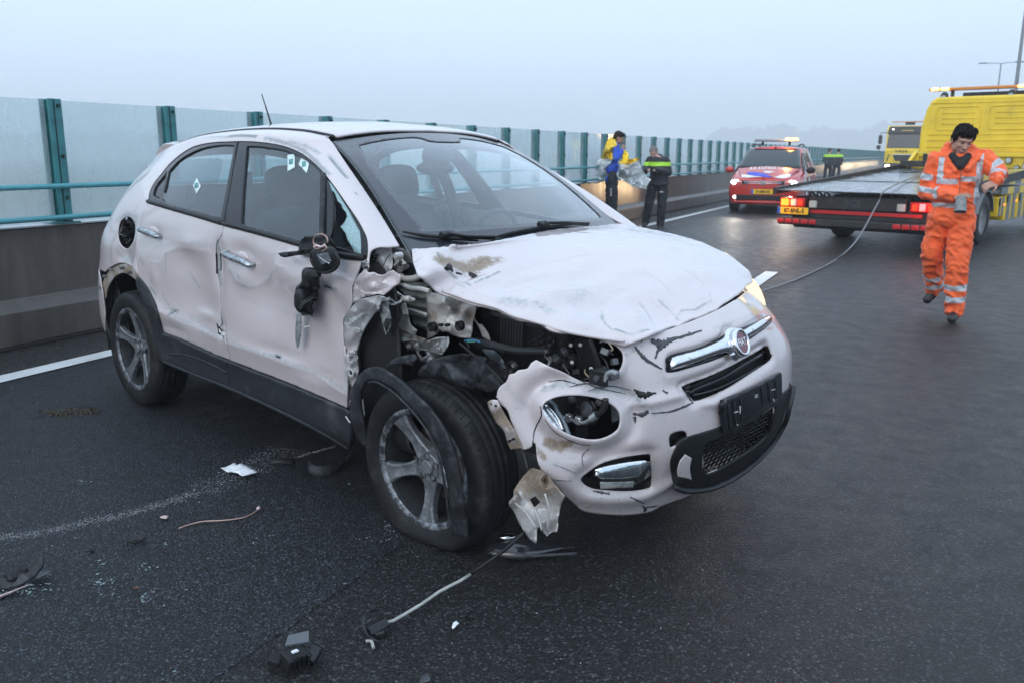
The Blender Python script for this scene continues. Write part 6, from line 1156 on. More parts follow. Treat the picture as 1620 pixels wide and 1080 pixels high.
# rain drip and drops under the bumper: hanging drops
# ---------------------------------------------------------------- remains of the door mirror
M_ = empty('mirror_remains'); M_.parent = front_door
sheet('mirror_sail', [(472, 402), (474, 382, 1), (484, 375.5), (505, 374, 1), (514, 372), (524, 380), (530, 390), (528, 396), (505, 397), (488, 401), (478, 403)], [(475, 395, -.90), (505, 385, -.925), (528, 392, -.90)], BLK, M_, fold=.012, fs=9, seed=61., thick=.008)
sheet('mirror_blade', [(439.5, 401, 1), (450, 399), (472, 397), (495, 392), (502, 395, 1), (490, 400), (470, 404.5), (450, 407), (444, 406, 1)], [(440, 402, -.95), (500, 395, -.93)], BLK, M_, fold=.006, seed=62., thick=.006)
V0 = CAR.Y(514, 410, -.96); mm_ = mesh('x', [], [], BLK) ; bpy.data.objects.remove(mm_)
cushion('mirror_base', tuple(V0), (.052, .04, .050), BLK, M_, e=.6)
rl([(494, 398), (492, 408), (496, 420), (506, 430), (520, 431), (532, 424), (536, 412), (530, 400)], -.985, .006, BLK, 'base_rim', M_)
sheet('base_plate', [(500, 403, 1), (518, 400, 1), (524, 414, 1), (508, 419, 1)], [(510, 410, -1.005)], M('grey_plate', (.10, .115, .13), .4), M_, fold=.006, seed=63.)
rl([(504, 406), (512, 412), (521, 417)], -1.012, .0016, CHROME, 'spring_wire', M_)
COP = M('copper_wire', (.50, .33, .28), .4, metal=.4)
circ = [(507 + 11.5 * math.cos(a), 381.5 + 11 * math.sin(a)) for a in np.linspace(.9, 6.6, 22)]
MB().tube([tuple(CAR.Y(a, b_, -.985)) for a, b_ in circ], .0026, 6).build('heater_wire', COP, M_, smooth=True)
rl([(500, 386), (498, 392), (504, 394), (512, 389), (517, 393), (511, 397), (505, 401), (497, 407), (493, 411)], -.99, .0025, COP, 'heater_wire', M_)
rl([(497, 391), (502, 389), (508, 391), (514, 388)], -.99, .005, M('pink_plastic', (.62, .48, .47), .5), 'wire_plug', M_)
sheet('mirror_joint', [(481, 430), (487, 427), (495, 427), (502, 432), (501, 445), (499, 458), (497, 470), (493, 480), (488, 497), (478, 500, 1), (475, 492, 1), (473, 489), (466, 486), (465, 476), (467, 462), (476, 454), (479, 442)], [(490, 435, -.95), (480, 475, -.955), (490, 460, -.93)], BLK, M_, fold=.03, fs=10, seed=65., thick=.02)
cushion('joint_motor', tuple(CAR.Y(480, 476, -.945)), (.032, .03, .050), BLK, M_, e=.6); cushion('joint_motor', tuple(CAR.Y(490, 441, -.945)), (.028, .028, .045), BLK, M_, e=.6)
b = MB(); qa = CAR.Y(472, 520, -.925); b.sphere((0, 0, 0), (.020, .008, .085), 20, 12); o = b.build('mirror_glass_back', M('mirror_back', (.30, .33, .33), .4, metal=.3, var=.5, vs=50, dirt=(.06, .07, .07), dirts=40, dirtamt=.4), M_, smooth=True); o.location = qa; o.rotation_euler = (0, R(10), 0)
rl([(481, 518), (487, 517), (490, 516)], -.93, .0045, CREAM, 'glass_clip', M_)
rl([(497, 470), (494, 480), (489, 492)], -.94, .004, BLK, 'loose_cable', M_)
# ================================================================ FIRE SERVICE CAR
RED = M('fire_red_paint', (.50, .028, .022), .3, var=.1, vs=3, bump=.02, coat=.6, dirt=(.2, .06, .05), dirts=8, dirtamt=.2)
YEL = M('recovery_yellow_paint', (.80, .55, .012), .38, var=.1, vs=3, bump=.03, coat=.3, dirt=(.45, .33, .05), dirts=5, dirtamt=.12)
WHT = M('white_reflective', (.78, .80, .82), .35, var=.08)
BLU = M('blue_stripe', (.02, .05, .55), .35)
DKGL = N('vehicle_glass'); DKGL = DKGL.done(DKGL.pr(base=(.02, .03, .034), rough=.07, spec=.45))
TYRE = M('truck_tyre', (.018, .018, .019), .7, var=.3, vs=20)
PLY = M('plate_yellow', (.85, .52, .02), .4, var=.03); PLB = M('plate_blue', (.02, .10, .5), .4)
LAMPW = EM('lamp_white_lit', (1., .93, .80), 9.); LAMPA = EM('beacon_amber_lit', (1., .42, .08), 11.); LAMPR = EM('lamp_red_lit', (1., .05, .02), 1.9); LAMPO = EM('lamp_orange_lit', (1., .28, .03), 3.)
REDL = M('red_lens', (.45, .01, .01), .2, coat=.5); REDTAPE = M('red_reflector', (.48, .02, .02), .35, var=.05); GREYR = M('grey_reflector', (.16, .175, .18), .4)
def point(name, loc, e, col, r=.06, parent=None, spot=None):
    l = bpy.data.lights.new(name, 'SPOT' if spot else 'POINT'); l.energy = e; l.color = col; l.shadow_soft_size = r
    if spot: l.spot_size = R(spot[3]); l.spot_blend = .7
    o = bpy.data.objects.new(name, l); COL.objects.link(o); o.parent = parent; o.location = loc
    if spot: o.rotation_euler = Vector(spot[:3]).to_track_quat('-Z', 'Y').to_euler()
    return o
def cnet_mesh(name, cols, mat, parent, nu=40, nv=20, rng=None, solid=.01, lift=0., attrs=None):
    n = Net(cols); n.sg = 1
    u0, u1, v0, v1 = rng or (0, n.nu - 1, 0, n.nv - 1); U, V = np.meshgrid(np.linspace(u0, u1, nu), np.linspace(v0, v1, nv), indexing='ij'); uv = np.stack([U.ravel(), V.ravel()], 1); P = n(uv)
    if lift: P = P + n.normal(uv) * lift
    return mesh(name, P, [(i * nv + j, i * nv + j + 1, (i + 1) * nv + j + 1, (i + 1) * nv + j) for i in range(nu - 1) for j in range(nv - 1)], mat, parent, solid=solid, off=0.)
fc_px = ground(1152, 336); 
# front axle centre and heading (towards the camera)
FY = R(-113)                                            # heading of its nose
fpos = ground(1208, 336.5); ff = Frame(0, 0, 0)
FX, FYY = fpos[0] + .75 * math.cos(FY + math.pi), fpos[1] + .75 * math.sin(FY + math.pi)
fire = empty('fire_service_car', (FX, FYY, 0), FY, label='red fire service people carrier with lit amber roof beacon and headlights by the barrier', cat='car')
# hull: stations x back -> front; rows sill, mid, shoulder, belt, glass top, rail, roof centre
def hull(stations): return [[(x, s_ * y, z) for y, z in rows] for x, rows in stations for s_ in (1,)]
W2 = .915
HB_ = [
 (-3.55, [(.70, .30), (.80, .55), (.80, .80), (.76, .98), (.62, 1.42), (.52, 1.58), (0, 1.62)]),
 (-3.2, [(.84, .22), (W2, .5), (W2, .8), (.89, 1.0), (.70, 1.46), (.60, 1.60), (0, 1.655)]),
 (-2.0, [(.86, .22), (W2, .5), (W2, .8), (.90, .99), (.71, 1.50), (.61, 1.625), (0, 1.68)]),
 (-.9, [(.86, .22), (W2, .5), (W2, .8), (.90, .97), (.71, 1.50), (.61, 1.61), (0, 1.67)]),
 (-.62, [(.86, .22), (W2, .5), (W2, .8), (.90, .965), (.70, 1.46), (.60, 1.56), (0, 1.615)]),
 (-.35, [(.86, .22), (W2, .5), (W2, .8), (.90, .96), (.72, 1.33), (.60, 1.40), (0, 1.435)]),
 (.1, [(.86, .22), (W2, .5), (W2, .8), (.885, .96), (.77, 1.10), (.62, 1.15), (0, 1.19)]),
 (.32, [(.86, .22), (W2, .5), (.905, .8), (.86, .97), (.70, 1.05), (.55, 1.08), (0, 1.12)]),
 (.75, [(.84, .22), (.90, .5), (.885, .74), (.80, .90), (.66, .96), (.50, .99), (0, 1.02)]),
 (1.08, [(.76, .22), (.83, .48), (.80, .70), (.70, .82), (.56, .88), (.40, .91), (0, .93)]),
 (1.22, [(.60, .22), (.66, .46), (.66, .66), (.60, .76), (.48, .815), (.34, .83), (0, .845)]),
 (1.30, [(.0, .22), (.0, .45), (.0, .62), (.0, .70), (.0, .76), (.0, .775), (0, .78)]),
]
# nose wrap: last station curls to the centre line
HB_[-1] = (1.295, [(.30, .22), (.36, .45), (.36, .62), (.34, .70), (.30, .765), (.2, .78), (0, .79)])
for s_ in (1, -1):
    cols = [[(x, s_ * y, z) for y, z in rows] for x, rows in HB_]
    if s_ == 1: fbody = cnet_mesh('body', cols, RED, fire, 70, 26)
    else: o = cnet_mesh('body_half', cols, RED, fire, 70, 26)
b = MB(); b.box((1.26, 0, .52), (.10, .76, .60)); b.build('nose', RED, fire, bevel=.04)
b = MB(); b.box((-1.3, 0, .35), (4.2, 1.5, .25)); b.build('underbody', DEEP, fire)
fws = cnet_mesh('windscreen', [[(.36 - .92 * t - .10 * abs(y)**2.5 * (1 - t * .4), y * (.80 - .15 * t), 1.065 + .50 * t + .015 * math.sin(t * 3.14)) for t in np.linspace(.03, 1, 5)] for y in np.linspace(-1, 1, 7)], DKGL, fire, 16, 10, lift=.0, solid=.012); fws.location = (.035, 0, .03)
b = MB(); b.tube([(.40, -.55, 1.07), (.20, -.18, 1.16), (-.12, .22, 1.36)], .012, 6); b.build('wiper', BLK, fire)
for s_ in (1, -1):
    for x0, x1, zt0, zt1 in ((-.62, .22, 1.47, 1.13), (-1.75, -.68, 1.53, 1.49), (-2.9, -1.82, 1.50, 1.53)):
        V = [(x0, s_ * .895, 1.0), (x1, s_ * .905, .99), (x1 - (.0 if x1 < 0 else .25), s_ * (.735 if x1 < 0 else .80), zt1 if x1 < 0 else 1.15), (x0, s_ * .728, zt0 if x1 < 0 else 1.47)]
        V2 = [(a, bb * .985, c) for a, bb, c in V]; o = mesh('side_window', V + V2, [(0, 1, 2, 3), (7, 6, 5, 4), (0, 4, 5, 1), (1, 5, 6, 2), (2, 6, 7, 3), (3, 7, 4, 0)], DKGL, fire, smooth=False, fix=True)
    b = MB(); b.sphere((.10, s_ * 1.02, 1.06), (.07, .12, .085), 14, 8); b.build('wing_mirror', RED if s_ == -1 else BLK, fire, smooth=True); 
    b = MB(); b.tube([(-2.6, s_ * .60, 1.70), (-1.5, s_ * .62, 1.73), (-.75, s_ * .60, 1.68)], .02, 8); b.build('roof_rail', BLK, fire, smooth=True)
    b = MB(); b.sphere((1.06, s_ * .66, .765), (.16, .19, .075), 16, 10); b.build('headlamp_housing', M('lamp_housing', (.5, .52, .55), .15, coat=.5), fire, smooth=True)
    b = MB(); b.sphere((1.165, s_ * .68, .765), (.05, .125, .062), 14, 8); b.build('headlamp', LAMPW, fire, smooth=True)
    b = MB(); b.sphere((1.20, s_ * .64, .40), (.045, .085, .05), 12, 8); b.build('fog_lamp', LAMPW, fire, smooth=True)
    hl0 = point('headlamp_light', (1.42, s_ * .62, .76), 40, (1, .9, .76), .07, fire, (1, -.03 * s_, -.16, 40))
point('added_barrier_spot', (1.42, -.66, .72), 90, (1, .68, .36), .07, fire, (1, -.34, -.06, 32))  # extra spot added beside the headlamps for a warm glow on the barrier
def car_wheel(parent, x, y, r=.325, wd=.21, mat=TYRE):
    b = MB(); b.lathe([(r * .62, -wd / 2), (r * .9, -wd / 2), (r, -wd * .38), (r, wd * .38), (r * .9, wd / 2), (r * .62, wd / 2)], 28, (x, y, r), (0, 1, 0)); o = b.build('tyre', mat, parent, smooth=True)
    b = MB(); sy = math.copysign(1, y); b.lathe([(.0001, sy * wd * .30), (r * .25, sy * wd * .36), (r * .55, sy * wd * .28), (r * .63, sy * wd * .47), (r * .63, -sy * wd * .4), (.0001, -sy * wd * .4)], 24, (x, y, r), (0, 1, 0)); b.build('rim', M('wheel_grey', (.30, .31, .32), .4, metal=.5, var=.3), o, smooth=True)
for x in (.35, -2.43):
    for y in (-.80, .80): car_wheel(fire, x, y)
# grille, plate, bumper intake, bonnet stripes, lettering
b = MB(); b.box((1.275, 0, .765), (.06, 1.02, .085)); gr = b.build('grille', BLK, fire, bevel=.015)
for z in (.785, .748): b = MB(); b.tube([(1.20, -.60, z), (1.30, -.45, z), (1.315, 0, z - .004), (1.30, .45, z), (1.20, .60, z)], .0085, 6); b.build('grille_bar', CHROME, gr, smooth=True)
b = MB(); b.lathe([(.058, -.005), (.066, 0), (.066, .008), (.058, .012), (.0001, .006), (.0001, -.005)], 28, (1.31, 0, .765), (1, 0, 0)); em = b.build('emblem', BLK, fire, smooth=True)
b = MB(); b.lathe([(.054, .004), (.062, .004), (.062, .014), (.054, .014), (.054, .004)], 28, (1.31, 0, .765), (1, 0, 0)); b.build('emblem_ring', CHROME, em)
text('emblem_letter', 'V', .06, CHROME, fire, (1.327, 0, .790), (R(90), 0, R(90)), .003, bold=.002); text('emblem_letter', 'W', .066, CHROME, fire, (1.327, 0, .748), (R(90), 0, R(90)), .003, bold=.002)
b = MB(); b.box((1.262, 0, .395), (.12, 1.28, .13)); b.build('lower_intake', BLK, fire, bevel=.02)
b = MB(); b.box((1.27, 0, .285), (.12, 1.36, .05)); b.build('lower_lip', RED, fire, bevel=.02)
b = MB(); b.box((1.33, -.16 + .16, .545), (.012, .52, .115)); pl = b.build('number_plate', PLY, fire, bevel=.004); b = MB(); b.box((1.3375, -.235, .545), (.003, .048, .108)); b.build('plate_band', PLB, pl)
text('plate_text', 'K-688-NS', .098, BLK, fire, (1.338, .025, .545), (R(90), 0, R(90)), .001, sx=.86, bold=.0025)
def bon(x, y):                       # bonnet height
    t = np.clip((x - .32) / (1.22 - .32), 0, 1); return 1.135 - .275 * t**1.35 - .10 * abs(y)**2.0 * (1 + t * .7) + .008
V, F = grid(14, 16, lambda u, v: (.24 + u * (.96 - .25 * abs(2 * v - 1)**3), (v - .5) * 1.58 * (1 - .22 * u), float(bon(.24 + u * (.96 - .25 * abs(2 * v - 1)**3), (v - .5) * 1.58 * (1 - .22 * u)))))
mesh('bonnet', V, F, RED, fire, solid=.02, off=-1 if False else 0)
def stripe(name, pts, mat):
    v, f = fill(np.array(pts, float), (), .05); P = np.array([(x, y, bon(x, y) + .016) for x, y in v]); n = np.cross(P[f[0, 1]] - P[f[0, 0]], P[f[0, 2]] - P[f[0, 0]]); f = f if n[2] > 0 else f[:, ::-1]
    return mesh(name, P, f, mat, fire, solid=.004, off=0)
stripe('blue_stripe', [(1.18, .0), (1.18, .22), (1.0, .05), (.86, -.22), (.80, -.48), (1.0, -.40), (1.12, -.18)], BLU)
stripe('white_stripe', [(1.17, -.02), (1.12, -.20), (1.0, -.42), (.90, -.60), (1.08, -.56), (1.17, -.40)], WHT)
stripe('white_stripe', [(1.18, .24), (1.02, .36), (.86, .52), (.84, .62), (1.0, .62), (1.12, .52), (1.18, .40)], WHT)
stripe('white_stripe', [(.80, -.08), (.80, .24), (.94, .10), (.90, -.02)], WHT)
for s_ in (1,):
    V = [(.50, .905, .90), (.22, .92, .86), (-.55, .925, .50), (-.55, .925, .36), (-.2, .925, .36), (.15, .925, .60), (.55, .895, .80)]; V = [(x, y + .006, z) for x, y, z in V]
    mesh('side_stripe', V, [tuple(range(7))], WHT, fire, smooth=False, solid=.004)
    V = [(x - 1.1, .932, z) for x, y, z in V]; mesh('side_stripe', V, [tuple(range(7))], WHT, fire, smooth=False, solid=.004)
for i, ch in enumerate('BRANDWEER'):
    y = (i - 4) * .098; o = text('lettering', ch, .125, WHT, fire, (.62, y, bon(.62, y) + .026), (R(68), 0, R(90)), .002, bold=.003)
# roof light bar with a lit amber module
b = MB(); b.box((-.98, 0, 1.80), (.30, 1.15, .03)); lb = b.build('light_bar', M('light_bar_grey', (.22, .24, .26), .35), fire, bevel=.012)
b = MB(); b.box((-.98, -.20, 1.835), (.26, .70, .05)); b.build('light_bar_lens', M('smoked_lens', (.30, .33, .37), .12, coat=.4), lb, bevel=.02)
b = MB(); b.box((-.96, .40, 1.84), (.24, .32, .085)); b.build('beacon', LAMPA, lb, bevel=.02); point('beacon_light', (-.86, .40, 1.98), 25, (1, .45, .1), .1, fire)
for y in (-.35, .35): b = MB(); b.box((-.98, y, 1.745), (.12, .05, .11)); b.build('bar_foot', BLK, lb)
b = MB(); b.box((1.245, .86 - .0, .40), (.001, .001, .001))

# ================================================================ YELLOW RECOVERY TRUCK WITH FLAT BED
TH = R(42.0)                                             # heading, right of straight ahead
TY = math.pi / 2 - TH
tl = ground(1251, 357); tc = ground(1500, 372)
TRK = Frame(5.33, 13.58, TY)          # origin: middle of the tail, x forward, y to its left
truck = empty('recovery_truck', (TRK.x, TRK.y, 0), TY, label='big yellow flatbed recovery truck seen from behind with lowered wet bed', cat='truck')
def tX(px, py, x): return TRK.X(px, py, x)
BEDM = N('wet_bed_steel'); _c = BEDM.noise(BEDM.co((1, 3, 1)), 2.5, 6, .6); BEDM = BEDM.done(BEDM.pr(base=BEDM.ramp(_c, (.3, (.10, .105, .11)), (.7, (.24, .25, .26))), rough=BEDM.ramp(_c, (.35, .08), (.65, .32)), metal=.6, nrm=BEDM.bump(BEDM.noise(BEDM.co(), 50, 4), .15, .004)))
TBLK = M('truck_chassis_black', (.016, .017, .018), .55, var=.4, vs=6, dirt=(.06, .058, .055), dirts=4, dirtamt=.3)
zr = tX(1372, 304, 0)[2]; L_ = 6.6; zf_ = zr + .33
bed = MB(); hw = 1.25
bed.hexa([(-.15, -hw, zr - .02), (L_, -hw, zf_ - .10), (L_, hw, zf_ - .10), (-.15, hw, zr - .02), (-.15, -hw, zr + .0), (L_, -hw, zf_), (L_, hw, zf_), (-.15, hw, zr)]); bd = bed.build('bed', BEDM, truck, bevel=.006)
for s_ in (1, -1):
    b = MB(); b.hexa([(-.2, s_ * hw, zr - .08), (L_, s_ * hw, zf_ - .08), (L_, s_ * (hw + .05), zf_ - .08), (-.2, s_ * (hw + .05), zr - .08), (-.2, s_ * hw, zr + .03), (L_, s_ * hw, zf_ + .09), (L_, s_ * (hw + .05), zf_ + .09), (-.2, s_ * (hw + .05), zr + .03)]); b.build('bed_edge', TBLK, bd, bevel=.004)
for k in range(2):
    b = MB(); x = 1.9 + k * 2.4; b.box((x, 0, zr + (zf_ - zr) * (x + .25) / (L_ + .25) + .003), (.02, 2.3, .008)); b.build('bed_seam', TBLK, bd)
# tail: dark underframe, bumper, lamps, plates
b = MB(); b.box((.35, 0, zr - .36), (.5, 2.1, .50)); b.build('tail_frame', TBLK, truck, bevel=.02)
b = MB(); b.box((.02, .0, zr - .185), (.10, 1.5, .20)); b.build('tail_plate', TBLK, truck, bevel=.01)
text('tail_lettering', 'JIGE', .16, M('faded_letter', (.05, .052, .055), .5), truck, (-.035, .05, zr - .19), (R(90), 0, R(-90)), .004, bold=.004)
b = MB(); b.box((0, 0, .40), (.16, 2.48, .12)); bp = b.build('rear_bumper', TBLK, truck, bevel=.02)
b = MB(); b.box((.06, 0, .54), (.10, 2.1, .16)); b.build('cross_member', TBLK, truck, bevel=.01)
b = MB(); b.box((-.005, -.12, .565), (.02, 1.72, .055)); b.build('red_strip', REDTAPE, truck, bevel=.004)
for s_ in (1, -1):
    b = MB(); b.box((-.01, s_ * 1.02, .70), (.10, .42, .15)); lh = b.build('lamp_cluster', REDL, truck, bevel=.012)
    b = MB(); b.box((-.068, s_ * 1.14, .70), (.02, .13, .11)); b.build('lit_lamp', LAMPO if s_ == 1 else LAMPR, lh, bevel=.01)
    b = MB(); b.box((-.068, s_ * .99, .70), (.02, .09, .11)); b.build('reverse_lamp', M('clear_lens', (.6, .6, .6), .2), lh, bevel=.01)
    b = MB(); b.box((-.068, s_ * .885, .70), (.02, .08, .09)); b.build('lit_lamp', LAMPR, lh, bevel=.01)
    b = MB(); b.box((-.03, s_ * .68, .68), (.05, .13, .12)); b.build('work_lamp', M('work_lamp_lens', (.45, .47, .42), .3), truck, bevel=.02)
    for k in range(5): b = MB(); b.box((-.085, s_ * (1.19 - k * .135), .40), (.03, .115, .075)); b.build('reflector', REDTAPE, bp, bevel=.015)
    for k in range(3): b = MB(); b.tube([(.1, s_ * (.80 - k * .12), .80), (.02, s_ * (.76 - k * .12), .90), (.1, s_ * (.70 - k * .12), .80)], .018, 6); b.build('air_hose', BLK, truck)
b = MB(); b.box((-.05, 1.0, .565), (.02, .56, .125)); b.build('plate_frame', TBLK, truck, bevel=.004)
b = MB(); b.box((-.063, 1.0, .565), (.008, .52, .11)); pp = b.build('number_plate', PLY, truck, bevel=.003); b = MB(); b.box((-.069, 1.235, .565), (.004, .05, .105)); b.build('plate_band', PLB, pp)
text('plate_text', '87-BNL-5', .10, BLK, truck, (-.07, .975, .565), (R(90), 0, R(-90)), .001, sx=.86, bold=.003)
# chassis rails, axle, wheels
b = MB(); b.box((4.2, 0, .72), (8., .9, .22)); b.build('chassis', TBLK, truck, bevel=.01)
for x in (2.35, 6.95):
    for s_ in (1, -1):
        car_wheel(truck, x, s_ * 1.08, .42, .30)
        if x < 3: b = MB(); b.lathe([(.46, -.18), (.475, -.18), (.475, .18), (.46, .18)], 16, (x, s_ * 1.08, .42), (0, 1, 0), -1.35, 1.35); b.build('mudguard', M('grey_mudguard', (.22, .24, .25), .5), truck, smooth=True)
# side lockers in yellow and grey blocks on the right-hand side
rg = random.Random(9)
def lockers(s_):
    y = s_ * 1.26
    b = MB(); b.box((4.4, y, 1.16), (3.9, .05, .10)); b.build('side_rail', YEL, truck, bevel=.008)
    for j, (z, h, x0, n, wd) in enumerate(((1.03, .13, 2.7, 9, .42), (.86, .12, 3.1, 8, .42))):
        for k in range(n): b = MB(); b.box((x0 + k * wd + wd / 2, y, z), (wd - .004, .045, h)); b.build('marker_panel', (YEL, GREYR)[(k + j) % 2], truck)
    for lx, w_, z0, z1 in ((3.05, .42, .42, .76), (3.52, .80, .34, .80), (4.38, .85, .34, .80), (5.3, .8, .36, .80)):
        b = MB(); b.box((lx + w_ / 2, y - s_ * .25, (z0 + z1) / 2), (w_ - .02, .5, z1 - z0)); lk = b.build('locker', YEL, truck, bevel=.012)
        for q in range(2): b = MB(); b.box((lx + w_ * (.28 + .46 * q), y + s_ * .006, (z0 + z1) / 2), (w_ * .23, .010, z1 - z0 - .02)); b.build('grey_panel', GREYR, lk)
        b = MB(); b.box((lx + w_ * .12, y + s_ * .014, z1 - .09), (.05, .02, .12)); b.build('latch', TBLK, lk, bevel=.006)
        b = MB(); b.box((lx + w_ - .05, y + s_ * .012, z1 - .14), (.05, .02, .03)); b.build('side_marker', LAMPO, lk)
lockers(-1)
# cab: back wall with ribs
cx0 = 6.6
b = MB(); prof_ = [(-1.25, 1.02), (1.25, 1.02), (1.25, 2.0), (1.17, 2.42), (1.09, 2.58), (.97, 2.66), (-.97, 2.66), (-1.09, 2.58), (-1.17, 2.42), (-1.25, 2.0)]
b.prism(prof_, (cx0, 0, 0), (0, 1, 0), (0, 0, 1), (1.9, 0, 0)); cab = b.build('cab', YEL, truck, bevel=.05)
def rrect(y0, y1, z0, z1, r, x, rad, nm):
    pts = []
    for cx_, cz_, a0 in ((y1 - r, z1 - r, 0), (y0 + r, z1 - r, 90), (y0 + r, z0 + r, 180), (y1 - r, z0 + r, 270)):
        for t in range(5): a = R(a0 + t * 22.5); pts.append((x, cx_ + r * math.cos(a), cz_ + r * math.sin(a)))
    pts.append(pts[0]); b = MB(); b.tube(pts, rad, 6, cap=False); b.build(nm, YEL, cab, smooth=True)
for y0, y1 in ((.08, .95), (-.95, -.08)):
    rrect(y0, y1, 1.98, 2.45, .08, cx0 - .002, .014, 'pressed_frame')
    for z in (2.10, 2.21, 2.32): b = MB(); b.tube([(cx0, y0 + .12, z), (cx0, y1 - .12, z)], .013, 6); b.build('pressed_rib', YEL, cab, smooth=True)
for z in (1.62, 1.76, 1.88, 2.53): b = MB(); b.tube([(cx0, -1.08, z), (cx0, 1.08, z)], .013, 6); b.build('pressed_rib', YEL, cab, smooth=True)
b = MB(); b.box((cx0 - .012, 0, 1.50), (.02, 2.1, .05)); b.build('red_strip', M('dull_red_tape', (.35, .02, .02), .4), cab)
# headboard frame behind the cab, struts
b = MB(); b.box((cx0 - .28, 0, 1.47), (.14, 2.5, .09)); hd = b.build('headboard', YEL, truck, bevel=.01)
for s_ in (1, -1):
    b = MB(); b.box((cx0 - .28, s_ * 1.18, 1.25), (.14, .14, .50)); b.build('headboard_post', YEL, hd, bevel=.01)
    b = MB(); b.tube([(cx0 - .3, s_ * 1.2, 1.50), (cx0 - 1.2, s_ * 1.2, 1.02)], .045, 4); b.build('headboard_strut', YEL, hd)
    b = MB(); b.box((cx0 - .37, s_ * .98, 1.40), (.03, .09, .17)); b.build('dark_slot', TBLK, hd, bevel=.02)
    for y, z in ((.62, 1.36), (.78, 1.20)):
        b = MB(); b.lathe([(.0001, 0), (.06, 0), (.066, .01), (.066, .05), (.0001, .05)], 18, (cx0 - .40, s_ * y, z), (1, 0, 0)); lp = b.build('floodlight', TBLK, hd); b = MB(); b.lathe([(.0001, -.006), (.052, -.006), (.052, 0), (.0001, 0)], 18, (cx0 - .40, s_ * y, z), (1, 0, 0)); b.build('floodlight_lens', M('work_lamp_lens', (.5, .5, .5), .3), lp)
b = MB(); b.box((cx0 - .25, 0, 1.22), (.08, 2.3, .40)); b.build('headboard_panel', YEL, hd, bevel=.01)
b = MB(); b.box((cx0 - .9, .80, zf_ + .05), (.35, .9, .12)); b.build('winch_box', TBLK, truck, bevel=.01)
for k in range(3): b = MB(); b.tube([(cx0 - .5, -.9 - k * .1, zf_ - .1), (cx0 - .55, -.95 - k * .1, zf_ + .15), (cx0 - .3, -1. - k * .1, zf_ + .1)], .018, 6); b.build('hydraulic_hose', CHROME, truck)
# roof: amber bar with lit ends, floodlights
b = MB(); b.box((cx0 + .45, 0, 2.84), (.30, 2.5, .055)); rb_ = b.build('roof_light_bar', M('amber_lens', (.60, .22, .03), .25, coat=.3), truck, bevel=.015)
for y in (1.12, .92, -.55): b = MB(); b.box((cx0 + .29, y, 2.84), (.03, .16, .05)); b.build('lit_amber_lamp', LAMPA, rb_, bevel=.01)
for y in (.8, -.8): b = MB(); b.box((cx0 + .45, y, 2.75), (.06, .06, .16)); b.build('bar_foot', TBLK, rb_)
for y in (.86, -.42): 
    b = MB(); b.sphere((cx0 + .10, y, 2.66), (.07, .085, .11), 12, 8); fl2 = b.build('roof_floodlight', TBLK, truck, smooth=True); b = MB(); b.lathe([(.0001, 0), (.055, 0), (.055, .02), (.0001, .02)], 14, (cx0 + .025, y, 2.64), (1, 0, 0)); b.build('floodlight_lens', MATS['work_lamp_lens'], fl2)
b = MB(); b.box((cx0 + .9, 0, 2.71), (.9, 1.2, .10)); b.build('roof_hatch', TBLK, truck, bevel=.02)
point('tail_lamp_light', (-.25, 1.1, .70), 3., (1, .3, .05), .05, truck); point('tail_lamp_light', (-.25, -1.05, .70), 3., (1, .08, .03), .05, truck)

# ================================================================ SECOND RECOVERY TRUCK, NOSE TOWARDS THE CAMERA
g2 = ground(1430, 283.5); MX = g2; m2 = empty('recovery_truck', (g2[0], g2[1] + .0, 0), R(-118), label='yellow truck cab facing the camera behind the flatbed with black upper face', cat='truck')
m2.scale = (1.1,) * 3
b = MB(); pr2 = [(0, .55), (.08, .62), (.10, 1.55), (-.02, 1.72), (-.10, 2.35), (-.22, 2.75), (-.45, 2.92), (-1.9, 2.95), (-1.9, .55)]
b.prism(pr2, (0, -1.12, 0), (1, 0, 0), (0, 0, 1), (0, 2.24, 0)); b.build('cab', YEL, m2, bevel=.06)
b = MB(); b.hexa([(.03, -1.06, 1.70), (.06, 1.06, 1.70), (-.12, 1.04, 1.70), (-.12, -1.04, 1.70), (-.05, -1.0, 2.45), (-.05, 1.0, 2.45), (-.2, 1.0, 2.45), (-.2, -1.0, 2.45)]); b.build('windscreen', DKGL, m2, bevel=.02)
b = MB(); b.hexa([(-.04, -1.08, 2.46), (-.04, 1.08, 2.46), (-.3, 1.08, 2.46), (-.3, -1.08, 2.46), (-.18, -1.0, 2.88), (-.18, 1.0, 2.88), (-.45, 1.0, 2.88), (-.45, -1.0, 2.88)]); sv = b.build('sun_visor', TBLK, m2, bevel=.03)
b = MB(); b.hexa([(.12, -.55, .98), (.12, .55, .98), (.02, .55, .98), (.02, -.55, .98), (.12, -.70, 1.32), (.12, .70, 1.32), (.02, .70, 1.32), (.02, -.70, 1.32)]); b.build('grille', TBLK, m2, bevel=.02)
b = MB(); b.box((.12, 0, 1.345), (.02, 1.42, .035)); b.build('grille_trim', WHT, m2)
b = MB(); b.box((.06, 0, .66), (.22, 2.26, .42)); b.build('bumper', TBLK, m2, bevel=.04)
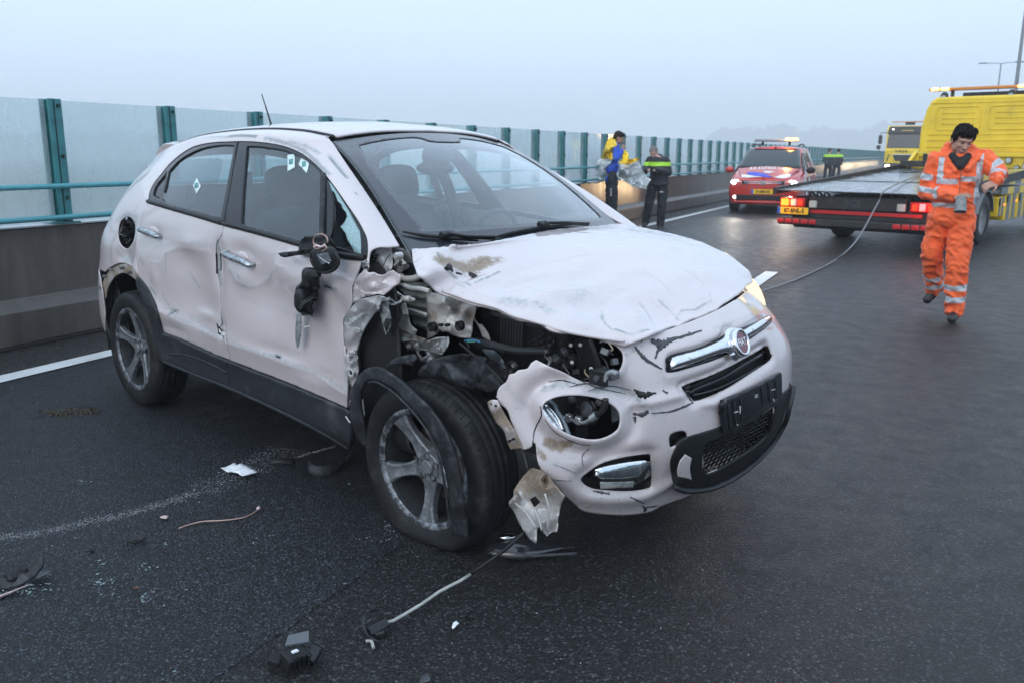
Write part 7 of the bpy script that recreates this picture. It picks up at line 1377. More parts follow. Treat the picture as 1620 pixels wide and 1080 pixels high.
for s_ in (1, -1):
    b = MB(); b.hexa([(.11, s_ * .95, .98), (.11, s_ * 1.02, .98), (.04, s_ * 1.02, .98), (.04, s_ * .95, .98), (.11, s_ * .84, 1.36), (.11, s_ * .90, 1.36), (.04, s_ * .90, 1.36), (.04, s_ * .84, 1.36)]); b.build('side_slot', TBLK, m2)
    b = MB(); b.sphere((.17, s_ * .92, .70), (.05, .15, .09), 12, 8); b.build('headlamp', LAMPW, m2, smooth=True)
    b = MB(); b.box((.0, s_ * 1.42, 2.16), (.10, .20, .48)); mi = b.build('mirror', TBLK, m2, bevel=.04); b = MB(); b.box((.0, s_ * 1.48, 1.74), (.10, .22, .22)); b.build('mirror_lower', TBLK, mi, bevel=.04)
    b = MB(); b.tube([(-.1, s_ * 1.1, 2.55), (0, s_ * 1.42, 2.52), (0, s_ * 1.44, 2.35)], .02, 6); b.tube([(-.1, s_ * 1.1, 1.46), (0, s_ * 1.4, 1.50), (0, s_ * 1.48, 1.62)], .02, 6); tag(b.build('mirror_arm', TBLK, mi), kind='stuff')
    b = MB(); b.sphere((-.06, s_ * .80, 2.72), (.03, .045, .03), 8, 6); b.build('marker_lamp', LAMPW, sv)
    car_wheel(m2, -1.2, s_ * 1.0, .5, .3)
b = MB(); b.box((-.7, 0, 3.14), (.28, 1.9, .05)); b.build('roof_light_bar', MATS['amber_lens'], m2, bevel=.02)
b = MB(); b.box((-.7, 0, 3.05), (.08, .5, .16)); b.build('bar_foot', TBLK, m2)
b = MB(); b.tube([(.02, .1, 1.74), (-.02, -.35, 1.95), (-.05, -.6, 2.15)], .015, 5); b.build('wiper', TBLK, m2)
text('front_lettering', 'VAN', .21, TBLK, m2, (.125, -.28, 1.52), (R(90), 0, R(90)), .004, sx=1.5, bold=.004)
text('visor_lettering', 'www.vaneck', .12, YEL, m2, (-.085, -.05, 2.66), (R(72), 0, R(90)), .004, bold=.002)
point('headlamp_light', (.5, .0, .8), 160, (1, .80, .55), .1, m2, (1, .42, -.10, 26))
b = MB(); b.box((-3.5, 0, .8), (4, 2.2, .5)); b.build('chassis', TBLK, m2)
# traffic queueing beyond the scene: their lamps light the wet barrier
def queue_car(al, ac, label):
    g = ROAD.wld((al, -ac, 0)); e = empty('distant_car', (g[0], g[1], 0), ROAD.yaw + math.pi, label=label, cat='car', group='cars queueing far down the road')
    b = MB(); b.hexa([(0, -.85, .3), (0, .85, .3), (-4.2, .85, .3), (-4.2, -.85, .3), (.0, -.82, .75), (0, .82, .75), (-4.2, .85, .95), (-4.2, -.85, .95)]); b.build('body', M('dull_car_paint', (.08, .09, .10), .35), e, bevel=.12)
    b = MB(); b.hexa([(-1.1, -.75, .85), (-1.1, .75, .85), (-3.9, .75, .9), (-3.9, -.75, .9), (-1.8, -.6, 1.42), (-1.8, .6, 1.42), (-3.3, .6, 1.45), (-3.3, -.6, 1.45)]); b.build('cabin', DKGL, e, bevel=.08)
    for s_ in (1, -1): b = MB(); b.sphere((.02, s_ * .62, .65), (.05, .12, .07), 8, 6); b.build('headlamp', LAMPW, e); car_wheel(e, -.8, s_ * .75, .32, .2); car_wheel(e, -3.4, s_ * .75, .32, .2)
    point('headlamp_light', (.3, 0, .65), 130, (1, .76, .48), .12, e, (1, -.22, -.06, 40)); return e
queue_car(78, -3.6, 'nearest dark car of the queue with lit headlights close to the barrier'); queue_car(92, -3.4, 'second dark car of the queue with lit headlights, far down the road beside the barrier'); queue_car(108, -3.5, 'farthest dark car of the queue, a speck with lit headlights beside the barrier')
# ================================================================ PEOPLE
def hivis(name, base, tape):
    s = N(name); co = s.co(); n = s.noise(co, 6, 5, .6, .4); f = s.noise(co, 260, 3); t = s.attr('tape').outputs['Fac']; k = s.ramp(t, (.498, 0.), (.502, 1.)); gr = s.noise(co, 3.2, 7, .7)
    c = s.ramp(n, (.3, tuple(x * .82 for x in base)), (.7, base)); c = s.mix(s.ramp(gr, (.60, 0.), (.76, .55)), c, tuple(x * .35 + .03 for x in base)); c = s.mix(k, c, s.ramp(n, (.3, tuple(x * .8 for x in tape)), (.7, tape)))
    return s.done(s.pr(base=c, rough=s.math('MULTIPLY_ADD', k, -.3, .72), nrm=s.bump(s.math('ADD', n, s.math('MULTIPLY', f, .12)), .3, .01), sheen=.15))
HV_O = hivis('orange_hivis_cloth', (1., .15, .035), (.55, .59, .63))
HV_N = hivis('navy_cloth_yellow_band', (.012, .015, .024), (.45, .85, .04))
NAVY = M('navy_trousers', (.012, .014, .020), .8, var=.3, vs=12, bs=90, bump=.3)
BLUEJ = M('blue_jacket_cloth', (.015, .085, .55), .55, var=.15, vs=12)
def skinm(name, c):
    s = N(name); n = s.noise(s.co(), 18, 4); return s.done(s.pr(base=s.ramp(n, (.3, tuple(x * .82 for x in c)), (.7, c)), rough=.5, sub=.08, subr=(.6, .25, .15), subs=.02))
SKIN = skinm('skin', (.46, .25, .18)); SKIN2 = skinm('skin_pale', (.55, .34, .27))
def hairm(name, c): s = N(name); n = s.noise(s.co((60, 60, 12)), 3, 5, .7); return s.done(s.pr(base=s.ramp(n, (.3, tuple(x * .5 for x in c)), (.7, c)), rough=.75, spec=.15, nrm=s.bump(n, .6, .01)))
HAIRB = hairm('black_hair', (.012, .010, .010)); HAIRD = hairm('dark_brown_hair', (.03, .02, .014)); HAIRG = hairm('grey_hair', (.25, .24, .23))
SHOE = M('black_boot', (.014, .014, .015), .45, var=.3, vs=20)
EYE = M('eye_dark', (.02, .015, .012), .2)
from mathutils import Euler
def head_prims(c, s, rot):
    """skull, jaw, nose, brow, lips, ears; face towards -y before turning"""
    m = Euler(rot).to_matrix(); T = lambda p: tuple(Vector(c) + m @ (Vector(p) * s)); o = []
    for p, r in [((0, .012, .035), (.076, .095, .088)), ((0, -.018, -.025), (.062, .072, .075)), ((0, -.045, -.080), (.036, .038, .028)), ((0, -.055, -.055), (.042, .034, .030)), ((-.045, -.005, -.055), (.022, .045, .04)), ((.045, -.005, -.055), (.022, .045, .04)), ((0, -.070, .028), (.056, .022, .014)), ((-.034, -.062, -.020), (.022, .022, .018)), ((.034, -.062, -.020), (.022, .022, .018)), ((0, -.086, -.058), (.024, .011, .0065)), ((0, -.083, -.070), (.020, .011, .007)), ((-.077, .010, -.012), (.009, .018, .030)), ((.077, .010, -.012), (.009, .018, .030))]:
        o.append(('e', T(p), tuple(q * s for q in r), rot))
    o.append(('c', T((0, -.078, .018)), T((0, -.106, -.026)), .0085 * s, .0135 * s)); o.append(('c', T((-.010, -.094, -.032)), T((.010, -.094, -.032)), .009 * s, .009 * s))
    return o, T
def hand_prims(w_, d, up, s, curl=.6, spread=.1, side=1):
    """palm and five unequal bent fingers; d forward, up = back of the hand"""
    d = Vector(d).normalized(); up = Vector(up); up = (up - d * up.dot(d)).normalized(); lat = d.cross(up) * side; w_ = Vector(w_); o = []
    for k in range(4): a = w_ + lat * (.024 - .016 * k) * s; o.append(('c', a, a + d * .078 * s - up * .004 * s, .014 * s, .0125 * s))
    for k, L in enumerate((.070, .078, .072, .056)):
        a = w_ + lat * (.027 - .0185 * k) * s + d * .080 * s; q = curl * (.7 + .12 * k); e = Vector(d)
        for j, f in enumerate((.45, .32, .25)):
            q2 = q * (j + .6); e = (d * math.cos(q2) - up * math.sin(q2) + lat * spread * (1.5 - k)).normalized(); b_ = a + e * L * f * s; o.append(('c', a, b_, (.0092 - .0008 * j) * s, (.0086 - .001 * j) * s)); a = b_
    a = w_ + lat * .026 * s + d * .018 * s; e = (d * .6 + lat * .75 - up * .25).normalized(); b_ = a + e * .042 * s; o.append(('c', a, b_, .0125 * s, .010 * s)); e2 = (d * .9 + lat * .15 - up * .4).normalized(); o.append(('c', b_, b_ + e2 * .032 * s, .010 * s, .0075 * s)); return o
def folds(sc, amp, seed): return lambda P: amp * ((1 - 2.6 * np.abs(fbm(P @ np.array([[1., 0, .5], [0, 1., .3], [-.4, .2, .9]]) * [1., 1., 1.5], sc * 1.5, seed, 2))) * .75 - .3) + amp * .25 * fbm(P, sc * 4, seed + 4, 2)
def band(p, a, b, pos, hw):
    """signed measure: >.5 inside a band across the limb a-b at parameter pos"""
    a, b = np.asarray(a), np.asarray(b); d = b - a; L = np.linalg.norm(d); t = ((p - a) @ d) / L; r = np.linalg.norm(p - a - t[:, None] * d / L, axis=1); v = hw - np.abs(t - pos * L); return .5 + np.where(r < .16, v, -1) * 10
def person(fr, J, label, skin, hair, jacket, trousers, vox=.009, s=1., head_rot=(0, 0, 0), hands=(), tapeJ=None, tapeT=None, face=True, jw=1., collar=True, hair_prims=None, group=None, fold=.010, shoes=SHOE, boots=None, coat=0.):
    e = empty('person', (fr.x, fr.y, 0), fr.yaw, label=label, cat='person', group=group); J = {k: Vector(v) for k, v in J.items()}; g = lambda k: J[k]
    hp, T = head_prims(g('head'), s, head_rot); chest = (g('shL') + g('shR')) / 2; pel = (g('hipL') + g('hipR')) / 2; acr = g('shR') - g('shL'); wd = acr.length / 2
    body = hp + [('c', chest + Vector((0, .01, .02)), g('head') + Vector((0, .02, -.03)) * s, .058 * s, .052 * s), ('c', chest, pel, .10 * s, .09 * s)]
    for k in 'LR': body += [('c', chest, g('sh' + k), .06 * s, .05 * s), ('c', g('sh' + k), g('el' + k), .045 * s, .038 * s), ('c', g('el' + k), g('wr' + k), .036 * s, .026 * s), ('c', pel, g('hip' + k), .075 * s, .075 * s), ('c', g('hip' + k), g('kn' + k), .070 * s, .050 * s), ('c', g('kn' + k), g('an' + k), .050 * s, .034 * s), ('c', g('an' + k), g('toe' + k), .034 * s, .03 * s)]
    for h in hands: body += hand_prims(*h)
    bd = organic('body', body, vox * .75, skin, e, smooth=2)
    if face:
        for x in (-.031, .031): b = MB(); b.sphere(T((x, -.078, .004)), (.009 * s, .005 * s, .004 * s), 10, 6); b.build('eye', EYE, bd, smooth=True)
        for x in (-.031, .031): b = MB(); b.tube([T((x - .018, -.088, .023)), T((x, -.0935, .030)), T((x + .018, -.088, .024))], [.001 * s, .0026 * s, .001 * s], 6); b.build('eyebrow', hair, bd, smooth=True)
    hq = hair_prims or [((0, .02, .062), (.084, .098, .076)), ((0, .055, .01), (.078, .062, .085)), ((-.055, .0, .075), (.04, .06, .045)), ((.055, .0, .075), (.04, .06, .045)), ((0, -.055, .095), (.065, .04, .032))]
    m3 = Euler(head_rot); organic('hair', [('e', T(p), tuple(q * s for q in r), head_rot) for p, r in hq], vox * .8, hair, bd, smooth=1, displace=lambda P: .016 * s * (.5 - np.abs(fbm(P * [1, 1, .6], 42 / s, 2., 3)) * 1.6) + .006 * s * fbm(P, 90, 3., 2))
    jk = []
    for k, z0 in ((0, .0), (1, .30), (2, .62), (3, 1.)):
        c = chest.lerp(pel, z0) + Vector((0, 0, -.03 if k == 0 else 0)); jk.append(('e', c, ((wd * (.98, 1.02, .98, .96)[k]) * jw, (.125, .15, .145, .135)[k] * jw * s, (.12, .17, .18, .10 + coat)[k] * s), (0, 0, math.atan2(acr.y, acr.x))))
    for k in 'LR': jk += [('c', chest, g('sh' + k), .085 * s, .078 * s * jw), ('c', g('sh' + k), g('el' + k), .080 * s * jw, .070 * s * jw), ('c', g('el' + k), g('wr' + k), .068 * s * jw, .047 * s * jw)]
    if collar: jk += [('e', chest + Vector((0, .05, .07)) * s, (.105 * s, .07 * s, .065 * s))]
    ja = organic('jacket', jk, vox, jacket, e, smooth=3, displace=folds(5.5, fold, 1. + s), attrs={'tape': (tapeJ or (lambda P: P[:, 0] * 0))})
    tr_ = [('e', pel + Vector((0, .035, .03)), (wd * .80, .100 * s, .13 * s))]
    for k in 'LR': tr_ += [('c', g('hip' + k) + Vector((0, 0, .08)), g('hip' + k), .086 * s, .104 * s), ('c', g('hip' + k), g('kn' + k), .108 * s, .092 * s), ('c', g('kn' + k), g('an' + k) + Vector((0, 0, .02)), .092 * s, .080 * s)]
    organic('trousers', tr_, vox, trousers, e, smooth=3, displace=folds(5., fold * 1.1, 5. + s), attrs={'tape': (tapeT or (lambda P: P[:, 0] * 0))})
    for k in 'LR':
        a, t = g('an' + k), g('toe' + k); d = (t - a); organic('shoe', [('c', a + Vector((0, .0, -.01)), a.lerp(t, .3) + Vector((0, 0, -.02)), .045 * s, .046 * s), ('c', a.lerp(t, .2) + Vector((0, 0, -.01)), t, .045 * s, .040 * s), ('c', a - d * .28 + Vector((0, 0, -.04)) * s, t, .036 * s, .034 * s)], vox * .8, shoes, e, smooth=2)
    return e, J, T, bd
# ---------------------------------------------------------------- worker in orange
gw = ground(1508, 509); WF = Frame(gw[0], gw[1], -math.atan2(gw[0], gw[1])); q = lambda a, b, y=0.: WF.Y(a, b, y)
J = dict(head=q(1522, 223.5, -.03), shL=q(1480, 254, .02), shR=q(1556, 252, .03), elL=q(1466, 303, .02), wrL=q(1507, 310, -.22), elR=q(1581, 274, .0), wrR=q(1576, 286, -.24), hipL=q(1489, 343, .02), hipR=q(1523, 343, -.02), knL=q(1474, 402, .06), knR=q(1514, 420, -.08), anL=q(1477, 459, .34), anR=q(1509, 494, -.03), toeL=q(1467, 474, .30), toeR=q(1506, 505, -.17))
_hw = q(1507, 310, -.22); _hr = q(1576, 288, -.25)
def tj(P):
    zc = lambda py: q(1515, py, 0)[2]; xc = lambda px: q(px, 290, 0)[0]; fr_ = P[:, 1] < .06; torso = (P[:, 0] > xc(1478)) & (P[:, 0] < xc(1562)); v = np.full(len(P), -1.)
    def rect(x0, x1, y0, y1, sh=0.): 
        X0, X1, Z1, Z0 = xc(x0), xc(x1), zc(y0), zc(y1); z = P[:, 2] + sh * (P[:, 0] - X0); return np.minimum(np.minimum(P[:, 0] - X0, X1 - P[:, 0]), np.minimum(z - Z0, Z1 - z))
    for r in (rect(1482, 1490.5, 249, 290), rect(1543, 1551.5, 243, 320), rect(1482, 1516, 283, 291.5), rect(1520, 1563, 279, 287)): v = np.maximum(v, np.where(fr_ & torso, r, -1))
    v = np.maximum(v, np.minimum(zc(321) - P[:, 2], P[:, 2] - zc(328.5)))
    w_ = .5 + v * 10; pl = lambda k: np.asarray(J[k])
    for a, b_, p, h in (('shL', 'elL', .55, .027), ('shL', 'elL', .95, .025), ('elL', 'wrL', .48, .027), ('shR', 'elR', .62, .027), ('elR', 'wrR', .45, .025)): w_ = np.maximum(w_, np.where((P[:, 0] < xc(1477)) | (P[:, 0] > xc(1564)) | (P[:, 1] < -.12), band(P, pl(a), pl(b_), p, h), -1))
    return w_
def tt(P):
    w_ = np.full(len(P), -1.)
    for k, ps in (('R', (.45, .70)), ('L', (.58, .80))):
        for p in ps: w_ = np.maximum(w_, band(P, np.asarray(J['kn' + k]), np.asarray(J['an' + k]), p, .026))
    return w_
hairw = [((0, .015, .070), (.078, .098, .074)), ((0, .055, .015), (.072, .060, .080)), ((-.035, -.040, .100), (.036, .045, .030)), ((.040, -.045, .104), (.036, .045, .030)), ((.01, -.064, .088), (.052, .030, .030)), ((-.07, .0, .045), (.020, .045, .05)), ((.07, .0, .045), (.020, .045, .05))]
we, wJ, wT, wb = person(WF, J, 'man in full orange reflective workwear walking over the wet road looking down at his hands', SKIN, HAIRB, HV_O, HV_O, vox=.0085, head_rot=(R(22), R(6), R(26)), hands=[(_hw, (.92, -.25, .10), (.1, -.35, .9), 1., .25, .12, 1), (_hr, (-.70, -.45, -.35), (-.2, -.75, .6), 1., 1.0, .05, -1)], tapeJ=tj, tapeT=tt, hair_prims=hairw, fold=.019, jw=1.04, coat=.02)
# raised collar and hood, dark shirt, zip
organic('hood', [('c', q(1492, 250, .04), q(1500, 232, .08), .045, .04), ('c', q(1500, 232, .10), q(1520, 226, .14), .04, .04), ('c', q(1520, 226, .14), q(1540, 236, .08), .04, .035), ('c', q(1540, 236, .08), q(1550, 250, .0), .035, .04), ('c', q(1496, 252, -.02), q(1512, 270, -.13), .034, .028), ('c', q(1548, 248, -.02), q(1530, 268, -.13), .034, .028)], .009, HV_O, we, smooth=3, displace=folds(8, .008, 3.), attrs={'tape': lambda P: P[:, 0] * 0})
organic('dark_shirt', [('c', q(1507, 247, -.06), q(1519, 264, -.15), .034, .030), ('c', q(1531, 248, -.07), q(1519, 264, -.15), .034, .030), ('c', q(1519, 254, -.06), q(1519, 260, -.10), .036, .034)], .009, M('black_shirt', (.012, .012, .014), .85), we, smooth=3)
b = MB(); b.tube([tuple(q(1521, 270, -.165)), tuple(q(1519, 290, -.175)), tuple(q(1517, 318, -.17))], .0035, 5); b.build('zip', M('zip_grey', (.2, .1, .05), .5), we)
for a, b_ in ((J['wrL'], (1500, 309.5)), (J['wrR'], (1578, 284))):
    c_ = MB(); p0_ = np.asarray(a); p1_ = q(*b_, p0_[1] + .03); dd = (p0_ - p1_) / np.linalg.norm(p0_ - p1_); c_.tube([tuple(p0_ - dd * .012), tuple(p0_ + dd * .012)], [.040, .036], 14); c_.build('cuff', MATS['black_shirt'], we, smooth=True)
tb = MB(); t0_, t1_ = q(1521, 312, -.26), q(1519, 334, -.30); tb.lathe([(.040, 0), (.050, .13), (.046, .13), (.038, .01), (.0001, .01), (.0001, 0), (.040, 0)], 24, tuple(t0_), tuple(Vector(t1_) - Vector(t0_)))
tb.V = [tuple(Vector(v)) for v in tb.V]; tube_o = tb.build('cable_sleeve', M('grey_sleeve', (.20, .21, .21), .5, var=.3, vs=30), None, autosm=40); tube_o.location = (WF.x, WF.y, 0); tube_o.rotation_euler = (0, 0, WF.yaw); tag(tube_o, 'short grey open tube hanging from the right hand of the man in orange', 'tube')
# ---------------------------------------------------------------- man under the rescue blanket
gb = ground(968, 361); BF = Frame(gb[0], gb[1], -math.atan2(gb[0], gb[1])); q = lambda a, b, y=0.: BF.Y(a, b, y)
Jb = dict(head=q(979, 219.5), shL=q(964, 231, .12), shR=q(974, 232, -.14), elL=q(960, 252, .14), wrL=q(968, 262, .0), elR=q(975, 251, -.22), wrR=q(984.5, 239, -.13), hipL=q(966, 284, .09), hipR=q(969, 284, -.09), knL=q(965, 319, .09), knR=q(970, 320, -.09), anL=q(961, 354, .10), anR=q(968, 356, -.09), toeL=q(968, 359, .10), toeR=q(976, 361, -.09))
be, _, bT, _ = person(BF, Jb, 'dark haired man in a blue jacket and black trousers raising one hand to his mouth', SKIN, HAIRD, BLUEJ, NAVY, vox=.014, head_rot=(R(18), 0, R(82)), hands=[(q(984.5, 239, -.13), (.35, .2, .9), (.7, -.6, 0), 1., .8, .05, 1)], fold=.012, jw=.95)
for i in range(3):
    b = MB(); z = q(967, 300 + i * 4.5, -.2); b.tube([tuple(z + [-.02, 0, .02]), tuple(z + [.012, -.006, .0]), tuple(z + [-.02, 0, -.02])], .007, 5); b.build('white_chevron', WHT, be)
GOLD = N('gold_foil'); _n = GOLD.noise(GOLD.co(), 25, 5, .6, .8); GOLD = GOLD.done(GOLD.pr(base=(.95, .62, .04), metal=.75, rough=.25, nrm=GOLD.bump(_n, .9, .03)))
SILV = N('silver_foil'); _n = SILV.noise(SILV.co(), 25, 5, .6, .8); SILV = SILV.done(SILV.pr(base=(.72, .75, .76), metal=1., rough=.18, nrm=SILV.bump(_n, 1., .04)))
bl = empty('rescue_blanket', (BF.x, BF.y, 0), BF.yaw, label='crumpled gold and silver foil rescue blanket draped round the man in the blue jacket', cat='blanket')
c6 = lambda pts: [(920 + a / 5.4, 180 + b_ / 5.4) + tuple(r) for a, b_, *r in pts]
sheet('gold_side', c6([(262, 205), (285, 215), (298, 250), (306, 300), (300, 345), (285, 372), (250, 392), (205, 390), (168, 380), (180, 345), (195, 295), (212, 245)]), c6([(262, 205, .0), (180, 380, -.02), (290, 370, -.22), (240, 300, -.26), (300, 260, -.20), (200, 260, .0)]), GOLD, bl, fold=.05, fs=16, seed=71., step=1.6, thick=.002, fr=BF)
sheet('gold_side', c6([(335, 325), (360, 310), (385, 325), (402, 352), (406, 385), (440, 388), (480, 378), (492, 395), (470, 415), (430, 428), (380, 432), (330, 432), (318, 418), (345, 395), (350, 360)]), c6([(350, 330, -.16), (400, 380, -.20), (485, 385, -.3), (330, 425, -.22)]), GOLD, bl, fold=.05, fs=16, seed=73., step=1.6, thick=.002, fr=BF)
sheet('silver_side', c6([(160, 380), (205, 392), (250, 392), (288, 376), (262, 405), (240, 435), (205, 490), (175, 550), (150, 592), (118, 598), (98, 590), (112, 540), (120, 470), (135, 410)]), c6([(160, 385, -.02), (280, 380, -.24), (105, 590, .05), (180, 500, -.1)]), SILV, bl, fold=.05, fs=13, seed=75., step=1.6, thick=.002, fr=BF)
sheet('silver_side', c6([(322, 430), (380, 434), (430, 430), (490, 400), (505, 450), (530, 500), (560, 545), (592, 565), (570, 600), (550, 655), (520, 640), (480, 640), (430, 618), (385, 590), (340, 565), (318, 535), (325, 480)]), c6([(325, 435, -.22), (490, 405, -.32), (590, 565, -.40), (500, 640, -.35), (330, 550, -.20), (430, 520, -.40)]), SILV, bl, fold=.07, fs=13, seed=77., step=1.6, thick=.002, fr=BF)
# back half of the blanket behind his shoulders
sheet('gold_side', c6([(215, 240), (262, 204), (300, 215), (318, 260), (315, 330), (290, 380), (200, 385), (175, 370)]), c6([(262, 205, .12), (200, 380, .22), (300, 300, .22)]), GOLD, bl, fold=.04, fs=13, seed=79., step=2.5, thick=.002, fr=BF)
# ---------------------------------------------------------------- police officer with phone
gc = ground(1036, 359.5); CF = Frame(gc[0], gc[1], -math.atan2(gc[0], gc[1])); q = lambda a, b, y=0.: CF.Y(a, b, y)
Jc = dict(head=q(1034, 242), shL=q(1028, 254, -.02), shR=q(1054, 254, .0), elL=q(1020, 271, -.02), wrL=q(1023, 269, -.24), elR=q(1058, 273, -.0), wrR=q(1038, 269, -.26), hipL=q(1033, 290), hipR=q(1050, 290), knL=q(1027, 322, -.05), knR=q(1047, 323, -.05), anL=q(1021, 353, .0), anR=q(1045, 356, -.05), toeL=q(1018, 357, -.15), toeR=q(1043, 361, -.2))
def tc(P):
    z1, z0 = q(1040, 256.5)[2], q(1040, 263)[2]; return .5 + np.minimum(z1 - P[:, 2], P[:, 2] - z0) * 10
ce, _, cT, _ = person(CF, Jc, 'grey haired police officer in dark jacket with lime chest band looking at a phone', SKIN2, HAIRG, HV_N, NAVY, vox=.014, head_rot=(R(34), 0, R(-14)), hands=[(q(1023, 269, -.24), (.8, -.3, .2), (0, -.3, 1), 1., .5, .05, 1), (q(1038, 269, -.26), (-.9, -.2, .1), (0, -.3, 1), 1., .5, .05, -1)], tapeJ=tc, fold=.012, jw=1.05, coat=.04, hair_prims=[((0, .02, .055), (.079, .092, .074)), ((0, .05, .02), (.074, .058, .07))])
b = MB(); b.box(tuple(q(1031, 266.5, -.36)), (.075, .14, .012), (R(20), 0, 0)); ph_ = b.build('phone', GLOSSBLK, None, bevel=.003); ph_.location = (CF.x, CF.y, 0); ph_.rotation_euler = (0, 0, CF.yaw); tag(ph_, 'black phone held in both hands by the grey haired officer', 'phone')
b = MB(); b.tube([tuple(q(1030, 291, -.14)), tuple(q(1042, 293, -.17)), tuple(q(1055, 291, -.10))], .022, 6); b.build('duty_belt', SHOE, ce, smooth=True)
b = MB(); b.box(tuple(q(1046.5, 304, -.13)), (.07, .01, .018)); b.build('trouser_print', WHT, ce)
# ---------------------------------------------------------------- two officers far down the road
for px, py, dx, lab, hr in ((1308.5, 287, 0, 'left officer of the pair far down the road, dark coat with lime shoulder band', HAIRD), (1322, 286, .1, 'right officer of the pair far down the road, broad dark coat and black hair', HAIRB)):
    g_ = ground(px, py); OF = Frame(g_[0], g_[1], -math.atan2(g_[0], g_[1])); H_ = proj(OF.wld(np.array([0, 0, 1.8])))[1]
    Jo = dict(head=(.04, 0, 1.66), shL=(-.19, 0, 1.42), shR=(.21, 0, 1.42), elL=(-.25, -.02, 1.15), wrL=(-.15, -.2, 1.0), elR=(.26, -.02, 1.15), wrR=(.24, -.05, .90), hipL=(-.1, 0, .92), hipR=(.11, 0, .92), knL=(-.14, .0, .5), knR=(.13, .02, .5), anL=(-.17, .02, .1), anR=(.14, 0, .1), toeL=(-.19, .12, .05), toeR=(.15, .12, .05))
    person(OF, Jo, lab, SKIN2, hr, HV_N, NAVY, vox=.03, face=False, tapeJ=lambda P: .5 + np.minimum(1.47 - P[:, 2], P[:, 2] - 1.32) * 10, head_rot=(R(10), 0, R(180 if dx else 120)), hands=[], fold=.012, jw=1.1, coat=.1, group='police officers standing far down the road')
# ================================================================ DEBRIS, CABLE, MARKS ON THE ROAD
def gpt(px, py, z=.006): return np.array(ground(px, py, z))
def flat_piece(name, poly, mat, label, cat, z=.006, curl=.012, thick=.003, seed=1, step=.02, seg=4, group=None):
    P0 = np.array([gpt(a[0], a[1], z)[:2] for a in curve(poly, seg=seg)]); c = P0.mean(0); v, f = fill(P0 - c, (), step); zz = z + .002 + curl * (.5 + .5 * fbm(np.stack([v[:, 0], v[:, 1], v[:, 0] * 0 + seed], 1), 14, seed, 2))
    n = np.cross(np.append(v[f[0, 1]] - v[f[0, 0]], 0), np.append(v[f[0, 2]] - v[f[0, 0]], 0)); f = f if n[2] > 0 else f[:, ::-1]
    o = mesh(name, np.column_stack([v, zz - z]), f, mat, None, attrs={'wear': np.zeros((len(v), 3))}, solid=thick, off=1., smooth=True); o.location = (c[0], c[1], z); tag(o, label, cat, group); return o
PAPER = M('paper', (.80, .82, .84), .7, var=.03, bump=.05)
pa = flat_piece('paper_sheet', [(349, 745.5, 1), (366, 741, 1), (372, 739, 1), (375, 741.5, 1), (383, 738, 1), (391, 743, 1), (408, 751, 1), (399, 754, 1), (384, 759, 1), (367, 752, 1), (358, 749, 1)], PAPER, 'creased white sheet of paper lying on the road beside the front wheel', 'paper', curl=.03, thick=.0006, seg=2)
def arc_piece(name, pts, zs, r, mat, label, cat, flat=.35, n=8):
    P = [gpt(a, b, z) for (a, b), z in zip(pts, zs)]; c = P[0].copy(); c[2] = 0; mb = MB(); mb.tube([tuple(p - c) for p in P], r, n, flat=flat); o = mb.build(name, mat, None, smooth=True); o.location = c; tag(o, label, cat); return o
arc_piece('trim_fragment', [(488, 729), (495, 742), (508, 747), (525, 742), (542, 732), (553, 721)], [.05, .03, .022, .02, .02, .02], [.010, .026, .034, .034, .028, .012], SCUFFBLK, 'curved black trim fragment on the road just behind the front wheel', 'fragment')
arc_piece('trim_fragment', [(428, 731), (445, 728), (462, 730), (470, 726)], [.02, .02, .018, .015], [.006, .018, .016, .005], BLK, 'flat black plastic scrap on the road beyond the white paper', 'fragment')
wp = [(283, 835), (300, 829), (322, 824), (345, 823), (368, 821), (388, 817), (402, 810), (409, 804)]
P = [gpt(a, b, .010) for a, b in resample(curve(wp, closed=False, seg=3), 8, closed=False)]; mb = MB(); c = P[0]; mb.tube([tuple(p - c) for p in P], .0028, 6); o = mb.build('copper_wire', COP, None, smooth=True); o.location = c; tag(o, 'long thin copper coloured wire lying on the asphalt left of the wheel', 'wire'); mb = MB(); p = P[-1] - c; mb.sphere(tuple(p + [0, 0, .003]), (.008, .014, .007), 10, 6); mb.build('wire_plug', MATS['pink_plastic'], o, smooth=True)
# big curved piece at the left edge
e = arc_piece('arch_fragment', [(-8, 924), (12, 922), (34, 914), (52, 903), (64, 890), (68, 877)], [.02, .022, .03, .045, .07, .10], [.02, .024, .026, .024, .018, .006], SCUFFBLK, 'long curved black moulding with one end sticking up at the left edge', 'fragment')
arc_piece('clip_fragment', [(5, 914), (18, 910), (32, 906), (38, 900), (36, 893)], [.03, .05, .04, .06, .06], [.012, .02, .016, .012, .004], BLK, 'ragged black clip lying against the long curved moulding', 'fragment')
flat_piece('grey_fragment', [(48, 915, 1), (66, 910), (84, 911, 1), (78, 918), (60, 922), (50, 921, 1)], M('grey_fragment_plastic', (.08, .09, .10), .4), 'small grey plastic shard right of the long curved moulding', 'fragment', curl=.03)
arc_piece('striped_strip', [(-4, 944), (18, 936), (34, 929), (50, 923)], [.012, .012, .014, .02], [.011, .010, .006, .003], M('pink_strip', (.55, .42, .42), .45, var=.3, vs=40), 'pale pink strip lying below the curved moulding at the left edge', 'strip', flat=.4)
